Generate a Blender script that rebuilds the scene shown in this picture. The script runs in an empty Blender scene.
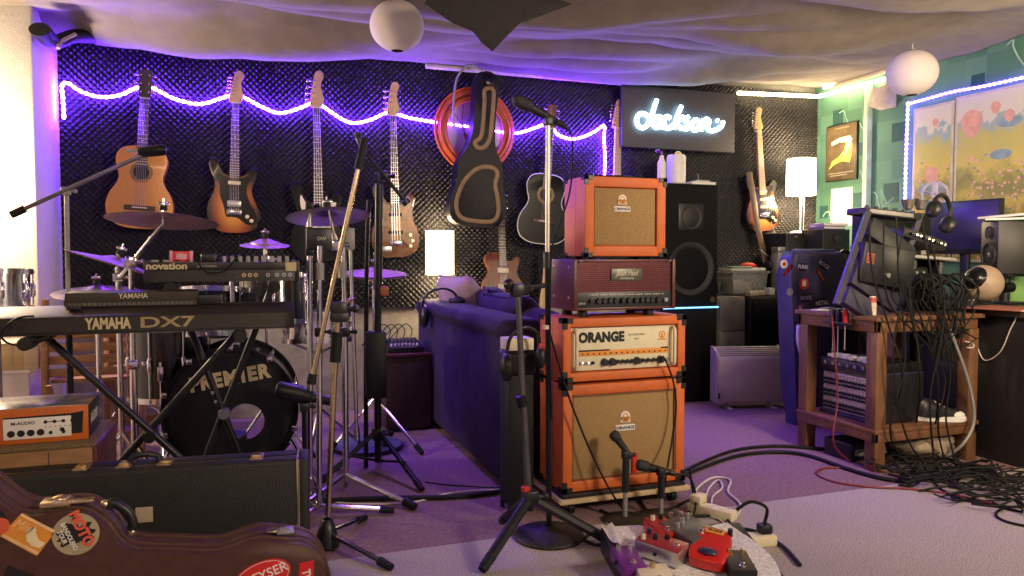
import bpy, bmesh, math, random
from mathutils import Vector, Matrix, noise
R = math.radians
rnd = random.Random(7)
SC = bpy.context.scene
COL = SC.collection
V = Vector

# ------------------------------------------------------------------ camera
FPX, YAW, PITCH, CH = 740.0, R(19.7), R(2.48), 1.02
CAM = V((0, 0, CH))
FWD = V((math.sin(YAW)*math.cos(PITCH), math.cos(YAW)*math.cos(PITCH), -math.sin(PITCH)))
RGT = V((math.cos(YAW), -math.sin(YAW), 0))
UPV = RGT.cross(FWD)
cd = bpy.data.cameras.new('camera'); cd.sensor_width = 36; cd.lens = FPX/1024*36
cd.clip_start = 0.05
cam = bpy.data.objects.new('camera', cd); COL.objects.link(cam)
cam.location = CAM; cam.rotation_euler = (math.pi/2-PITCH, 0, -YAW)
SC.camera = cam

def ray(px, py): return FWD*FPX + RGT*(px-512) + UPV*(288-py)
def W(px, py, Y): d = ray(px, py); return CAM + d*(Y/d.y)                 # on a plane parallel to the back wall
def F(px, py, Z=0.0): d = ray(px, py); return CAM + d*((Z-CH)/d.z)         # on a horizontal plane
def S(px, py, X): d = ray(px, py); return CAM + d*(X/d.x)                 # on a plane parallel to the right wall

# ------------------------------------------------------------------ materials
MATS = {}
def mat(name, col, rough=0.5, metal=0.0, var=0.15, scale=18.0, bump=0.0, bscale=None, spec=0.5, sheen=0.0, trans=0.0, detail=4.0, stretch=None, coat=0.0, alpha=1.0):
    m = bpy.data.materials.new(name); m.use_nodes = True; MATS[name] = m
    nt = m.node_tree; b = nt.nodes['Principled BSDF']; L = nt.links
    tc = nt.nodes.new('ShaderNodeTexCoord'); src = tc.outputs['Object']
    if stretch:
        mp = nt.nodes.new('ShaderNodeMapping'); mp.inputs['Scale'].default_value = stretch
        L.new(src, mp.inputs[0]); src = mp.outputs[0]
    n = nt.nodes.new('ShaderNodeTexNoise'); n.inputs['Scale'].default_value = scale; n.inputs['Detail'].default_value = detail
    L.new(src, n.inputs['Vector'])
    cr = nt.nodes.new('ShaderNodeValToRGB')
    cr.color_ramp.elements[0].position = 0.3; cr.color_ramp.elements[1].position = 0.7
    cr.color_ramp.elements[0].color = tuple(max(0, c*(1-var)) for c in col)+(1,)
    cr.color_ramp.elements[1].color = tuple(min(1, c*(1+var)) for c in col)+(1,)
    L.new(n.outputs['Fac'], cr.inputs[0]); L.new(cr.outputs[0], b.inputs['Base Color'])
    b.inputs['Roughness'].default_value = rough; b.inputs['Metallic'].default_value = metal
    b.inputs['Specular IOR Level'].default_value = spec
    if sheen: b.inputs['Sheen Weight'].default_value = sheen; b.inputs['Sheen Roughness'].default_value = 0.4
    if trans: b.inputs['Transmission Weight'].default_value = trans
    if coat: b.inputs['Coat Weight'].default_value = coat; b.inputs['Coat Roughness'].default_value = 0.08
    if alpha < 1: b.inputs['Alpha'].default_value = alpha
    if bump:
        n2 = nt.nodes.new('ShaderNodeTexNoise'); n2.inputs['Scale'].default_value = bscale or scale*6; n2.inputs['Detail'].default_value = 3
        L.new(src, n2.inputs['Vector'])
        bp = nt.nodes.new('ShaderNodeBump'); bp.inputs['Strength'].default_value = bump; bp.inputs['Distance'].default_value = 0.01
        L.new(n2.outputs['Fac'], bp.inputs['Height']); L.new(bp.outputs[0], b.inputs['Normal'])
    return m
def glow(name, col, strength, base=(0.8, 0.8, 0.8)):
    m = mat(name, base, 0.5, var=0.05); b = m.node_tree.nodes['Principled BSDF']
    b.inputs['Emission Color'].default_value = col+(1,); b.inputs['Emission Strength'].default_value = strength
    return m
def ramp_mat(name, stops, kind='spherical', rough=0.25, coat=0.5, center=(0.5, 0.5, 0.4), scale=(1.6, 0.0, 1.6)):
    """colours of the thing itself laid out from its own bounding box (a sunburst finish)"""
    m = bpy.data.materials.new(name); m.use_nodes = True; MATS[name] = m
    nt = m.node_tree; b = nt.nodes['Principled BSDF']; L = nt.links
    tc = nt.nodes.new('ShaderNodeTexCoord'); mp = nt.nodes.new('ShaderNodeMapping')
    mp.inputs['Location'].default_value = tuple(-center[i]*scale[i] for i in range(3)); mp.inputs['Scale'].default_value = scale
    L.new(tc.outputs['Generated'], mp.inputs[0])
    g = nt.nodes.new('ShaderNodeTexGradient'); g.gradient_type = 'SPHERICAL'; L.new(mp.outputs[0], g.inputs[0])
    cr = nt.nodes.new('ShaderNodeValToRGB'); e = cr.color_ramp.elements
    e[0].position, e[0].color = stops[0][0], stops[0][1]+(1,); e[1].position, e[1].color = stops[-1][0], stops[-1][1]+(1,)
    for p, c in stops[1:-1]:
        x = e.new(p); x.color = c+(1,)
    L.new(g.outputs[0], cr.inputs[0]); L.new(cr.outputs[0], b.inputs['Base Color'])
    b.inputs['Roughness'].default_value = rough; b.inputs['Coat Weight'].default_value = coat
    return m

black = mat('black_plastic', (0.012, 0.012, 0.014), 0.4)
blackm = mat('black_metal', (0.015, 0.015, 0.017), 0.35, 0.6)
rubber = mat('black_rubber', (0.007, 0.007, 0.007), 0.6, spec=0.3)
chrome = mat('chrome', (0.75, 0.75, 0.78), 0.16, 1.0, var=0.05)
goldm = mat('brassy_metal', (0.62, 0.5, 0.3), 0.25, 1.0, var=0.08)
brass = mat('brass_trim', (0.75, 0.6, 0.35), 0.3, 1.0, var=0.1)
bronze = mat('cymbal_bronze', (0.36, 0.27, 0.16), 0.45, 0.65, var=0.12, scale=40)
orange = mat('orange_vinyl', (0.62, 0.14, 0.025), 0.5, var=0.08, bump=0.25, bscale=260)
grille = mat('tan_grille_cloth', (0.34, 0.215, 0.085), 0.85, var=0.25, scale=350, detail=1, bump=0.3, bscale=420)
cream = mat('cream_panel', (0.72, 0.66, 0.45), 0.45, var=0.05)
white = mat('white_plastic', (0.75, 0.74, 0.7), 0.45, var=0.06)
paper = mat('white_paper', (0.82, 0.8, 0.74), 0.8, var=0.04)
ivory = mat('ivory_plastic', (0.7, 0.62, 0.42), 0.4, var=0.06)
darkwood = mat('dark_red_wood', (0.10, 0.025, 0.022), 0.4, var=0.3, scale=8, stretch=(1, 1, 8))
maple = mat('maple_wood', (0.62, 0.42, 0.19), 0.4, var=0.12, scale=6, stretch=(6, 6, 1))
rosewood = mat('rosewood', (0.055, 0.03, 0.02), 0.5, var=0.3, scale=20, stretch=(4, 4, 1))
mahog = mat('mahogany', (0.16, 0.045, 0.02), 0.35, var=0.3, scale=6, stretch=(5, 5, 1), coat=0.3)
spruce = mat('amber_spruce', (0.55, 0.235, 0.055), 0.3, var=0.1, scale=30, stretch=(6, 1, 0.6), coat=0.5)
blackgloss = mat('black_gloss', (0.005, 0.005, 0.006), 0.25, var=0.1, spec=0.35, coat=0.12)
pine = mat('pine_wood', (0.30, 0.155, 0.06), 0.6, var=0.25, scale=7, stretch=(1, 6, 6))
benchwood = mat('bench_wood', (0.155, 0.07, 0.03), 0.6, var=0.3, scale=9, stretch=(3, 3, 1), bump=0.1)
plywood = mat('pale_plywood', (0.55, 0.42, 0.24), 0.6, var=0.15, scale=12)
velvet = mat('purple_velvet', (0.026, 0.015, 0.045), 0.9, var=0.35, scale=5, sheen=0.05, spec=0.2, bump=0.2, bscale=30)
velvet_light = mat('lilac_velvet', (0.34, 0.25, 0.23), 0.85, var=0.2, scale=8, sheen=0.1)
grey = mat('grey_metal', (0.28, 0.27, 0.26), 0.5, 0.2, var=0.12)
cab_grey = mat('cabinet_grey', (0.24, 0.23, 0.2), 0.5, var=0.12)
heater = mat('heater_enamel', (0.52, 0.47, 0.42), 0.45, var=0.06)
silver = mat('silver', (0.6, 0.6, 0.6), 0.3, 0.9, var=0.06)
red = mat('red_plastic', (0.55, 0.02, 0.015), 0.25, coat=0.4, var=0.08)
redglow = mat('red_acrylic', (0.75, 0.05, 0.09), 0.3, var=0.1)
gpurple = mat('purple_enamel', (0.14, 0.02, 0.2), 0.35, var=0.15)
bluecase = mat('dark_blue_shell', (0.045, 0.038, 0.11), 0.5, var=0.15, bump=0.1)
tolex = mat('black_tolex', (0.014, 0.014, 0.013), 0.55, var=0.2, bump=0.35, bscale=220)
brown_vinyl = mat('brown_case_vinyl', (0.075, 0.03, 0.022), 0.42, var=0.2, scale=30, bump=0.3, bscale=300)
brown_rim = mat('brown_case_rim', (0.10, 0.05, 0.035), 0.35, var=0.2, scale=30, bump=0.2, bscale=200)
tan = mat('tan_piping', (0.26, 0.17, 0.09), 0.6, var=0.15)
darkfab = mat('black_nylon', (0.007, 0.007, 0.010), 0.5, var=0.25, bump=0.2, bscale=90, spec=0.25)
cone = mat('speaker_cone', (0.02, 0.02, 0.022), 0.6, var=0.2)
ink = mat('black_ink', (0.01, 0.01, 0.01), 0.6)
gold_ink = mat('pale_gold_lettering', (0.6, 0.52, 0.3), 0.5, var=0.05)
silver_ink = mat('silver_lettering', (0.6, 0.57, 0.45), 0.5, var=0.05)
red_ink = mat('red_ink', (0.55, 0.03, 0.02), 0.6)
white_ink = mat('white_ink', (0.8, 0.78, 0.72), 0.6, var=0.03)
orange_ink = mat('orange_ink', (0.75, 0.30, 0.04), 0.6, var=0.05)
teal_dark = mat('dark_teal_paper', (0.015, 0.08, 0.075), 0.7)
cordw = mat('white_cable', (0.6, 0.55, 0.5), 0.5)
cordr = mat('red_cable', (0.18, 0.02, 0.03), 0.5)
cordo = mat('orange_hose', (0.55, 0.10, 0.03), 0.4)
mesh_red = mat('red_metal_mesh', (0.13, 0.03, 0.04), 0.4, 0.3, var=0.2)
clearp = mat('clear_plastic', (0.5, 0.52, 0.5), 0.25, var=0.1, alpha=0.38)
screen = mat('screen_violet_reflection', (0.03, 0.025, 0.10), 0.3, var=0.1)  # violet reflection of the room put into the base colour
bubble = mat('bubble_wrap', (0.74, 0.71, 0.70), 0.2, var=0.2, scale=90, bump=0.6, bscale=130)
foamend = mat('black_foam', (0.02, 0.019, 0.018), 0.9, var=0.2, bump=0.3)

# ------------------------------------------------------------------ mesh builder
def catmull(pts, n=6, closed=False):
    P = [V(p) for p in pts]; out = []; N = len(P)
    if N < 3: return P
    for i in range(N if closed else N-1):
        if closed: a, b, c, d = P[(i-1) % N], P[i], P[(i+1) % N], P[(i+2) % N]
        else: a, b, c, d = P[max(i-1, 0)], P[i], P[i+1], P[min(i+2, N-1)]
        for k in range(n):
            t = k/n
            out.append(0.5*((2*b)+(c-a)*t+(2*a-5*b+4*c-d)*t*t+(3*b-a-3*c+d)*t**3))
    if not closed: out.append(P[-1])
    return out

class MB:
    def __init__(s): s.bm = bmesh.new(); s.M = Matrix.Identity(4)
    def _v(s, co): return s.bm.verts.new(s.M @ V(co))
    def box(s, x0, y0, z0, x1, y1, z1):
        v = [s._v((x, y, z)) for z in (z0, z1) for x, y in ((x0, y0), (x1, y0), (x1, y1), (x0, y1))]
        for f in ((3, 2, 1, 0), (4, 5, 6, 7), (0, 1, 5, 4), (1, 2, 6, 5), (2, 3, 7, 6), (3, 0, 4, 7)):
            s.bm.faces.new([v[i] for i in f])
        return s
    def bbox(s, x0, y0, z0, x1, y1, z1, b=0.01, seg=2):
        t = bmesh.new(); m = MB(); m.box(x0, y0, z0, x1, y1, z1)
        bmesh.ops.bevel(m.bm, geom=m.bm.edges[:], offset=b, segments=seg, affect='EDGES', profile=0.5)
        return s.merge(m)
    def merge(s, o, M=None):
        mp = {}
        T = s.M @ (M or Matrix.Identity(4))
        for v in o.bm.verts: mp[v] = s.bm.verts.new(T @ v.co)
        for f in o.bm.faces:
            try: s.bm.faces.new([mp[v] for v in f.verts])
            except ValueError: pass
        return s
    def tube(s, pts, r, seg=8, closed=False, flat=1.0):
        P = [V(p) for p in pts]; N = len(P)
        rr = r if isinstance(r, (list, tuple)) else [r]*N
        rings = []; ref = None
        for i in range(N):
            if closed: t = (P[(i+1) % N]-P[i-1])
            else: t = P[min(i+1, N-1)]-P[max(i-1, 0)]
            if t.length < 1e-9: t = V((0, 0, 1))
            t.normalize()
            if ref is None:
                ref = V((0, 0, 1)) if abs(t.z) < 0.9 else V((1, 0, 0))
            a = ref - t*ref.dot(t)
            if a.length < 1e-6: a = t.orthogonal()
            a.normalize(); b = t.cross(a); ref = a
            rings.append([s._v(P[i]+(a*math.cos(q)*flat+b*math.sin(q))*rr[i]) for q in (2*math.pi*k/seg for k in range(seg))])
        for i in range(N if closed else N-1):
            A, B = rings[i], rings[(i+1) % N]
            for k in range(seg): s.bm.faces.new((A[k], A[(k+1) % seg], B[(k+1) % seg], B[k]))
        if not closed:
            s.bm.faces.new(rings[0][::-1]); s.bm.faces.new(rings[-1])
        return s
    def cyl(s, a, b, r, r2=None, seg=14): return s.tube([a, b], [r, r if r2 is None else r2], seg)
    def lathe(s, prof, c=(0, 0, 0), axis='z', seg=24):
        c = V(c)
        def pt(r, h, q):
            x, y = r*math.cos(q), r*math.sin(q)
            return c + (V((x, y, h)) if axis == 'z' else V((x, h, y)) if axis == 'y' else V((h, x, y)))
        rings = [[s._v(pt(max(r, 1e-4), h, 2*math.pi*k/seg)) for k in range(seg)] for r, h in prof]
        for A, B in zip(rings, rings[1:]):
            for k in range(seg): s.bm.faces.new((A[k], A[(k+1) % seg], B[(k+1) % seg], B[k]))
        if prof[0][0] < 2e-3: s.bm.faces.new(rings[0][::-1])
        if prof[-1][0] < 2e-3: s.bm.faces.new(rings[-1])
        return s
    def sphere(s, c, r, seg=16, rings=10, sc=(1, 1, 1)):
        c = V(c); rg = []
        for i in range(rings+1):
            p = math.pi*i/rings; q = max(math.sin(p), 1e-3)
            rg.append([s._v(c+V((r*sc[0]*q*math.cos(2*math.pi*k/seg), r*sc[1]*q*math.sin(2*math.pi*k/seg), r*sc[2]*math.cos(p)))) for k in range(seg)])
        for A, B in zip(rg, rg[1:]):
            for k in range(seg): s.bm.faces.new((A[k], B[k], B[(k+1) % seg], A[(k+1) % seg]))
        return s
    def prism(s, out, y0, y1, bev=0.0, seg=2, plane='xz'):
        """closed outline in a plane, extruded along the third axis"""
        m = MB()
        f = {'xz': lambda a, b, y: (a, y, b), 'xy': lambda a, b, y: (a, b, y), 'yz': lambda a, b, y: (y, a, b)}[plane]
        A = [m._v(f(p[0], p[1], y0)) for p in out]; B = [m._v(f(p[0], p[1], y1)) for p in out]; n = len(A)
        fa = m.bm.faces.new(A); fb = m.bm.faces.new(B[::-1])
        for i in range(n): m.bm.faces.new((A[i], B[i], B[(i+1) % n], A[(i+1) % n]))
        if bev:
            ed = list(set(fa.edges) | set(fb.edges))
            bmesh.ops.bevel(m.bm, geom=ed, offset=bev, segments=seg, affect='EDGES', profile=0.5, clamp_overlap=True)
        bmesh.ops.recalc_face_normals(m.bm, faces=m.bm.faces[:])
        return s.merge(m)
    def ring(s, c, r0, r1, y0, y1, axis='y', seg=32):
        return s.lathe([(r0, y0), (r1, y0), (r1, y1), (r0, y1), (r0, y0)], c, axis, seg)
    def grid(s, fn, nu, nv):
        g = [[s._v(fn(i/nu, j/nv)) for j in range(nv+1)] for i in range(nu+1)]
        for i in range(nu):
            for j in range(nv): s.bm.faces.new((g[i][j], g[i+1][j], g[i+1][j+1], g[i][j+1]))
        return s
    def text(s, txt, size, M, ext=0.002, bold=0.0, xs=1.0, align='CENTER', shear=0.0, sp=1.0):
        cu = bpy.data.curves.new('t', 'FONT'); cu.body = txt; cu.size = size; cu.extrude = ext; cu.offset = bold*size
        cu.align_x = align; cu.align_y = 'CENTER'; cu.resolution_u = 4; cu.shear = shear; cu.space_character = sp
        o = bpy.data.objects.new('t', cu); COL.objects.link(o)
        dg = bpy.context.evaluated_depsgraph_get(); me = bpy.data.meshes.new_from_object(o.evaluated_get(dg))
        base = s.M @ M @ Matrix.Diagonal((xs, 1, 1, 1))
        vs = [s.bm.verts.new(base @ v.co) for v in me.vertices]
        for p in me.polygons:
            try: s.bm.faces.new([vs[i] for i in p.vertices])
            except ValueError: pass
        bpy.data.objects.remove(o); bpy.data.meshes.remove(me); bpy.data.curves.remove(cu)
        return s
    def build(s, name, m, parent=None, world=False, smooth=40, origin=None, recalc=False):
        me = bpy.data.meshes.new(name)
        if recalc: bmesh.ops.recalc_face_normals(s.bm, faces=s.bm.faces[:])
        o = bpy.data.objects.new(name, me); COL.objects.link(o)
        if parent is not None:
            o.parent = parent
            if world: bmesh.ops.transform(s.bm, matrix=full(parent).inverted(), verts=s.bm.verts[:])
        else:
            vs = s.bm.verts
            if origin is None and len(vs):
                xs = [v.co.x for v in vs]; ys = [v.co.y for v in vs]; zs = [v.co.z for v in vs]
                origin = V(((min(xs)+max(xs))/2, (min(ys)+max(ys))/2, min(zs)))
            origin = V(origin or (0, 0, 0))
            bmesh.ops.translate(s.bm, vec=-origin, verts=s.bm.verts[:]); o.location = origin
        for f in s.bm.faces: f.smooth = True
        s.bm.to_mesh(me); s.bm.free()
        for x in (m if isinstance(m, (list, tuple)) else [m]): me.materials.append(x)
        me.set_sharp_from_angle(angle=R(smooth))
        return o
def full(o):
    M = o.matrix_basis.copy()
    while o.parent is not None: o = o.parent; M = o.matrix_basis @ M
    return M
FACE = Matrix.Rotation(math.pi/2, 4, 'X')            # text lying in XY stood up to face -y
def at(x, y, z): return Matrix.Translation((x, y, z))
def thing(name, label, cat, loc=(0, 0, 0), rot=(0, 0, 0), group=None):
    o = bpy.data.objects.new(name, None); COL.objects.link(o); o.empty_display_size = 0.05
    o.location = loc; o.rotation_euler = rot if isinstance(rot, (tuple, list)) else (0, 0, rot)
    o['label'] = label; o['category'] = cat
    if group: o['group'] = group
    return o
def tag(o, label, cat, group=None, kind=None):
    o['label'] = label; o['category'] = cat
    if group: o['group'] = group
    if kind: o['kind'] = kind
    return o
def struct(o): o['kind'] = 'structure'; return o
def box(*a): return MB().box(*a)
def bbox(*a, **k): return MB().bbox(*a, **k)
def tube(*a, **k): return MB().tube(*a, **k)
def cyl(*a, **k): return MB().cyl(*a, **k)
def copy_tree(o, parent=None):
    kids = [c for c in bpy.data.objects if c.parent == o]
    c = o.copy(); COL.objects.link(c); c.parent = parent
    for k in kids: copy_tree(k, c)
    return c
def cable(name, label, pts, r, m, group=None, cat='cable', n=6):
    return tag(tube(catmull(pts, n), r, 6).build(name, m, smooth=80), label, cat, group)
# ------------------------------------------------------------------ the room
XL, XR, YB, YF, ZC = -2.3, 4.40, 4.93, -1.6, 2.52
seamA, seamB = F(333, 555), F(868, 492)
sy = (seamA.y+seamB.y)/2
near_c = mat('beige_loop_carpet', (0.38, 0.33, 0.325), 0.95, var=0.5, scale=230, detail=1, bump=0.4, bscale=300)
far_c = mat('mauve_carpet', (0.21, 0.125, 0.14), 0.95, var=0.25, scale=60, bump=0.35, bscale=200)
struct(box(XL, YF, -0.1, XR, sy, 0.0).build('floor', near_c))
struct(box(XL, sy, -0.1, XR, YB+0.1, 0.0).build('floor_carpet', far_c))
plaster = mat('white_plaster', (0.72, 0.68, 0.62), 0.85, var=0.06, scale=40, bump=0.3)
grey_plaster = mat('grey_plaster', (0.33, 0.32, 0.28), 0.9, var=0.2, scale=14, bump=0.5, bscale=40)
struct(box(XL-0.1, YB, 0, XR+0.1, YB+0.1, ZC).build('wall_back', grey_plaster))
struct(box(XL-0.1, YF, 0, XL, YB, ZC).build('wall_left', plaster))
struct(box(XL-0.1, YF-0.1, 0, XR+0.1, YF, ZC).build('wall_front', plaster))
struct(box(XL, YF, ZC, XR, YB, ZC+0.1).build('ceiling', plaster))
px0 = W(39, 200, 4.36).x; px1 = -1.0
struct(bbox(XL, 4.36, 0, px1, YB, ZC, b=0.012).build('wall_corner', plaster))

# teal papered right wall: squares of slightly different green, plus darker squares and pale scribbles
def teal():
    m = bpy.data.materials.new('teal_wallpaper'); m.use_nodes = True; nt = m.node_tree; L = nt.links; b = nt.nodes['Principled BSDF']
    tc = nt.nodes.new('ShaderNodeTexCoord'); mp = nt.nodes.new('ShaderNodeMapping'); mp.inputs['Scale'].default_value = (1, 7, 7)
    L.new(tc.outputs['Object'], mp.inputs[0])
    sn = nt.nodes.new('ShaderNodeVectorMath'); sn.operation = 'FLOOR'; L.new(mp.outputs[0], sn.inputs[0])
    wn = nt.nodes.new('ShaderNodeTexWhiteNoise'); L.new(sn.outputs[0], wn.inputs['Vector'])
    cr = nt.nodes.new('ShaderNodeValToRGB'); e = cr.color_ramp.elements
    e[0].color = (0.07, 0.185, 0.125, 1); e[1].color = (0.115, 0.265, 0.185, 1); x = e.new(0.5); x.color = (0.09, 0.225, 0.155, 1)
    L.new(wn.outputs['Value'], cr.inputs[0]); L.new(cr.outputs[0], b.inputs['Base Color']); b.inputs['Roughness'].default_value = 0.75
    return m
wr = struct(box(XR, YF, 0, XR+0.1, YB, ZC).build('wall_right', teal(), origin=(XR, 0, 0)))
m = MB()
for px, py, w in ((838, 117, .1), (869, 101, .1), (861, 149, .09), (824, 212, .09), (857, 200, .1), (899, 132, .12), (891, 193, .13), (978, 82, .09), (960, 120, .1)):
    p = S(px, py, XR); m.box(XR-0.003, p.y-w/2, p.z-w*.55, XR+.01, p.y+w/2, p.z+w*.55)
o = m.build('wallpaper_square', teal_dark, wr, world=True); struct(o)
m = MB()
for k in range(26):
    y = rnd.uniform(2.6, 4.85); z = rnd.uniform(1.15, 2.28)
    pts = [(XR-.003, y+a*.05+rnd.uniform(-.02, .02), z+math.sin(a*2.4+k)*.05+a*.05) for a in (-1, -.5, 0, .5, 1)]
    m.tube(catmull(pts, 4), 0.0055, 5)
struct(m.build('wallpaper_scribble', mat('scribble', (0.3, 0.5, 0.4), 0.7), wr, world=True))
ty = S(870, 150, XR).y
struct(bbox(XR-0.05, ty-0.02, 0, XR, ty+0.02, 2.30, b=.004).build('trim_1', mat('pale_green_paint', (0.45, 0.6, 0.5), 0.6)))

# acoustic foam on the back wall, real convoluted relief
foam = mat('charcoal_foam', (0.013, 0.013, 0.015), 0.42, var=0.2, spec=0.65)
fz0, fz1, fx0, fx1 = 0.68, 2.34, px1, XR
def foamf(u, v):
    x = fx0+(fx1-fx0)*u; z = fz0+(fz1-fz0)*v
    h = 0.5+0.5*math.cos(math.pi*x/0.019)*math.cos(math.pi*z/0.019)
    return (x, YB-0.018-0.040*h**1.7, z)
fm = MB().grid(foamf, 852, 262).build('wall_back_foam', foam, smooth=180, origin=(0, YB, fz0)); struct(fm)
FOAMY = YB-0.06

# draped ceiling cloth: long sheets sagging between battens
cloth = mat('drape_cloth', (0.215, 0.18, 0.16), 0.95, var=0.12, scale=9, bump=0.25, bscale=300, sheen=0.15)
def sm(a, b, x): t = min(1, max(0, (x-a)/(b-a))); return t*t*(3-2*t)
def edge(x): return 1-0.85*sm(2.9, 4.2, x)
def sheet(name, y0, y1, sag, seed, z0, z1, xa=XL+.02, xb=XR-.02, label=None):
    def fn(u, v):
        x = xa+(xb-xa)*u; y = y0+(y1-y0)*v
        q = noise.noise(V((x*0.55+seed, seed*1.7, 0)))
        s = sag*(1+0.75*q)*edge(x)
        z = (z0(x) if callable(z0) else z0)*(1-v)+(z1(x) if callable(z1) else z1)*v - s*math.sin(math.pi*v**0.9)
        # folds pulled between fixing points
        e = math.sin(math.pi*v)
        z -= 0.05*e*noise.noise(V((x*1.1+seed*3, y*2.0+x*0.5, seed)))
        z -= 0.17*e*edge(x)*abs(noise.noise(V((x*0.45+seed, (y+x*0.22)*2.6, seed*2))))
        z -= 0.035*(1-v)*abs(noise.noise(V((x*2.2, seed, 3))))+0.03*v*abs(noise.noise(V((x*2.0, seed+5, 3))))
        z -= 0.008*e*abs(noise.noise(V((x*1.6+y*2.2+seed, y*7.5-x*1.9, seed))))
        return (x, y, z)
    o = MB().grid(fn, 240, 60).build(name, cloth, smooth=180, origin=(xa, y0, 2.2))
    mo = o.modifiers.new('s', 'SOLIDIFY'); mo.thickness = 0.004
    return o
S1 = sheet('ceiling_drape', 4.88, 3.95, 0.045, 1.3, lambda x: 2.31+.075*sm(2.3, 3.3, x), lambda x: 2.34+.02*sm(2.6, 3.6, x))
tag(S1, 'rearmost grey cloth sheet sagging along the top of the foam wall', 'drape', 'cloth sheets under the ceiling')
S2 = sheet('ceiling_drape', 4.05, 3.05, 0.10, 4.1, lambda x: 2.33+.02*sm(2.6, 3.6, x), lambda x: 2.31+.05*sm(2.6, 3.6, x))
tag(S2, 'middle grey cloth sheet sagging beneath the ceiling', 'drape', 'cloth sheets under the ceiling')
S3 = sheet('ceiling_drape', 3.15, 1.6, 0.16, 8.7, 2.36, 2.38)
tag(S3, 'nearest grey cloth sheet sagging overhead above the amplifiers', 'drape', 'cloth sheets under the ceiling')
struct(sheet('ceiling_cloth', 1.65, -1.5, 0.1, 2.2, 2.42, 2.45))
# loose pointed flap
FL = [(425, 3), (452, 22), (474, 30), (482, 42), (493, 51), (503, 40), (520, 22), (545, 14), (572, 4), (545, -6), (480, -10), (430, -8)]
P = [(W(x, y, 3.0).x, W(x, y, 3.0).z) for x, y in FL]
o = MB().prism(P, 3.0, 3.012, bev=.003).build('cloth_flap', mat('dark_drape_cloth', (0.035, 0.03, 0.03), 0.95, bump=0.2))
tag(o, 'dark pointed flap of cloth hanging down right of the white paper lantern', 'cloth')
# rolled cloth end in the left corner
a, b2 = W(54, 42, 4.42), W(76, 36, 4.5)
t = thing('cloth_roll', 'rolled dark cloth end poking out beneath the ceiling in the left corner', 'cloth', (a.x, a.y, a.z-.09))
MB().tube(catmull([a+V((-.03, -.15, .02)), a, b2, b2+V((.12, .2, .05))], 6), 0.05, 18, flat=0.7).build('roll', darkfab, t, world=True)
MB().tube(catmull([a+V((0.03, -.06, -.045)), a+V((.04, -.03, .0)), a+V((.10, .0, .05))], 6), .009, 8).build('hem', velvet_light, t, world=True)

# white service pipe along the top of the back wall
p0, p1 = W(405, 66, 4.84), W(618, 90, 4.84)
tag(cyl((1.12, 4.80, 2.262), (2.55, 4.80, 2.262), 0.018, seg=12).build('ceiling_pipe', mat('cream_pipe', (0.6, 0.55, 0.48), 0.5)), 'cream service pipe running along the top of the foam wall', 'pipe')

# ------------------------------------------------------------------ lamps and added fill lights
def light(kind, name, loc, col, power, size=0.1, rot=None, spread=None, shape=None, sy_=None):
    d = bpy.data.lights.new(name, kind); d.color = col; d.energy = power
    if kind == 'AREA':
        d.size = size
        if shape: d.shape = shape; d.size_y = sy_
        if spread: d.spread = spread
    else: d.shadow_soft_size = size
    o = bpy.data.objects.new(name, d); COL.objects.link(o); o.location = loc
    if rot: o.rotation_euler = rot
    return o
def aim(loc, tgt): return (V(tgt)-V(loc)).to_track_quat('-Z', 'Y').to_euler()
WARM, VIO = (1.0, 0.72, 0.42), (0.32, 0.12, 1.0)
light('POINT', 'left_corner_lamp', (-1.45, 4.12, 1.45), (1.0, 0.80, 0.52), 105, 0.10)
loc = (2.6, -0.7, 2.0); light('AREA', 'room_lamp', loc, (1.0, 0.80, 0.60), 78, 0.5, aim(loc, (1.7, 2.6, 0.4)))
loc = (-0.6, 0.2, 2.0); light('AREA', 'room_lamp_behind', loc, (1.0, 0.72, 0.5), 9, 0.5, aim(loc, (0, 3, 0.6)))
loc = (2.5, 1.3, 1.85); light('AREA', 'right_wall_fill', loc, (1.0, 0.78, 0.52), 40, 0.3, aim(loc, (4.4, 3.3, 1.75)))  # added area light brightening the right wall and picture, no desk lamp there
loc = (3.9, 1.7, 1.25); light('AREA', 'right_ceiling_fill', loc, (1.0, 0.76, 0.46), 13, 0.25, aim(loc, (3.8, 2.6, 2.4)))  # added upward light to brighten the right-hand ceiling cloth, no fitting behind it
loc = (0.75, 3.9, 1.95); light('AREA', 'violet_fill_behind_stand', loc, VIO, 7, 0.3, aim(loc, (0.85, 3.5, 0)), spread=R(105))  # added violet fill for the floor and sofa side, no LED strip here
loc = (2.3, 4.1, 1.9); light('AREA', 'violet_fill_over_sofa', loc, VIO, 5, 0.3, aim(loc, (2.35, 3.4, 0)), spread=R(75))  # added violet fill tinting the carpet behind the amplifiers, not a real strip
w = bpy.data.worlds.new('world'); SC.world = w; w.use_nodes = True
w.node_tree.nodes['Background'].inputs[0].default_value = (0.02, 0.018, 0.022, 1); w.node_tree.nodes['Background'].inputs[1].default_value = 1.0
SC.view_settings.view_transform = 'Standard'; SC.view_settings.look = 'None'
SC.view_settings.gamma = 1; SC.view_settings.exposure = 0.14; SC.view_settings.use_curve_mapping = False
SC.cycles.use_denoising = True
SC.cycles.sample_clamp_indirect = 6

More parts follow.
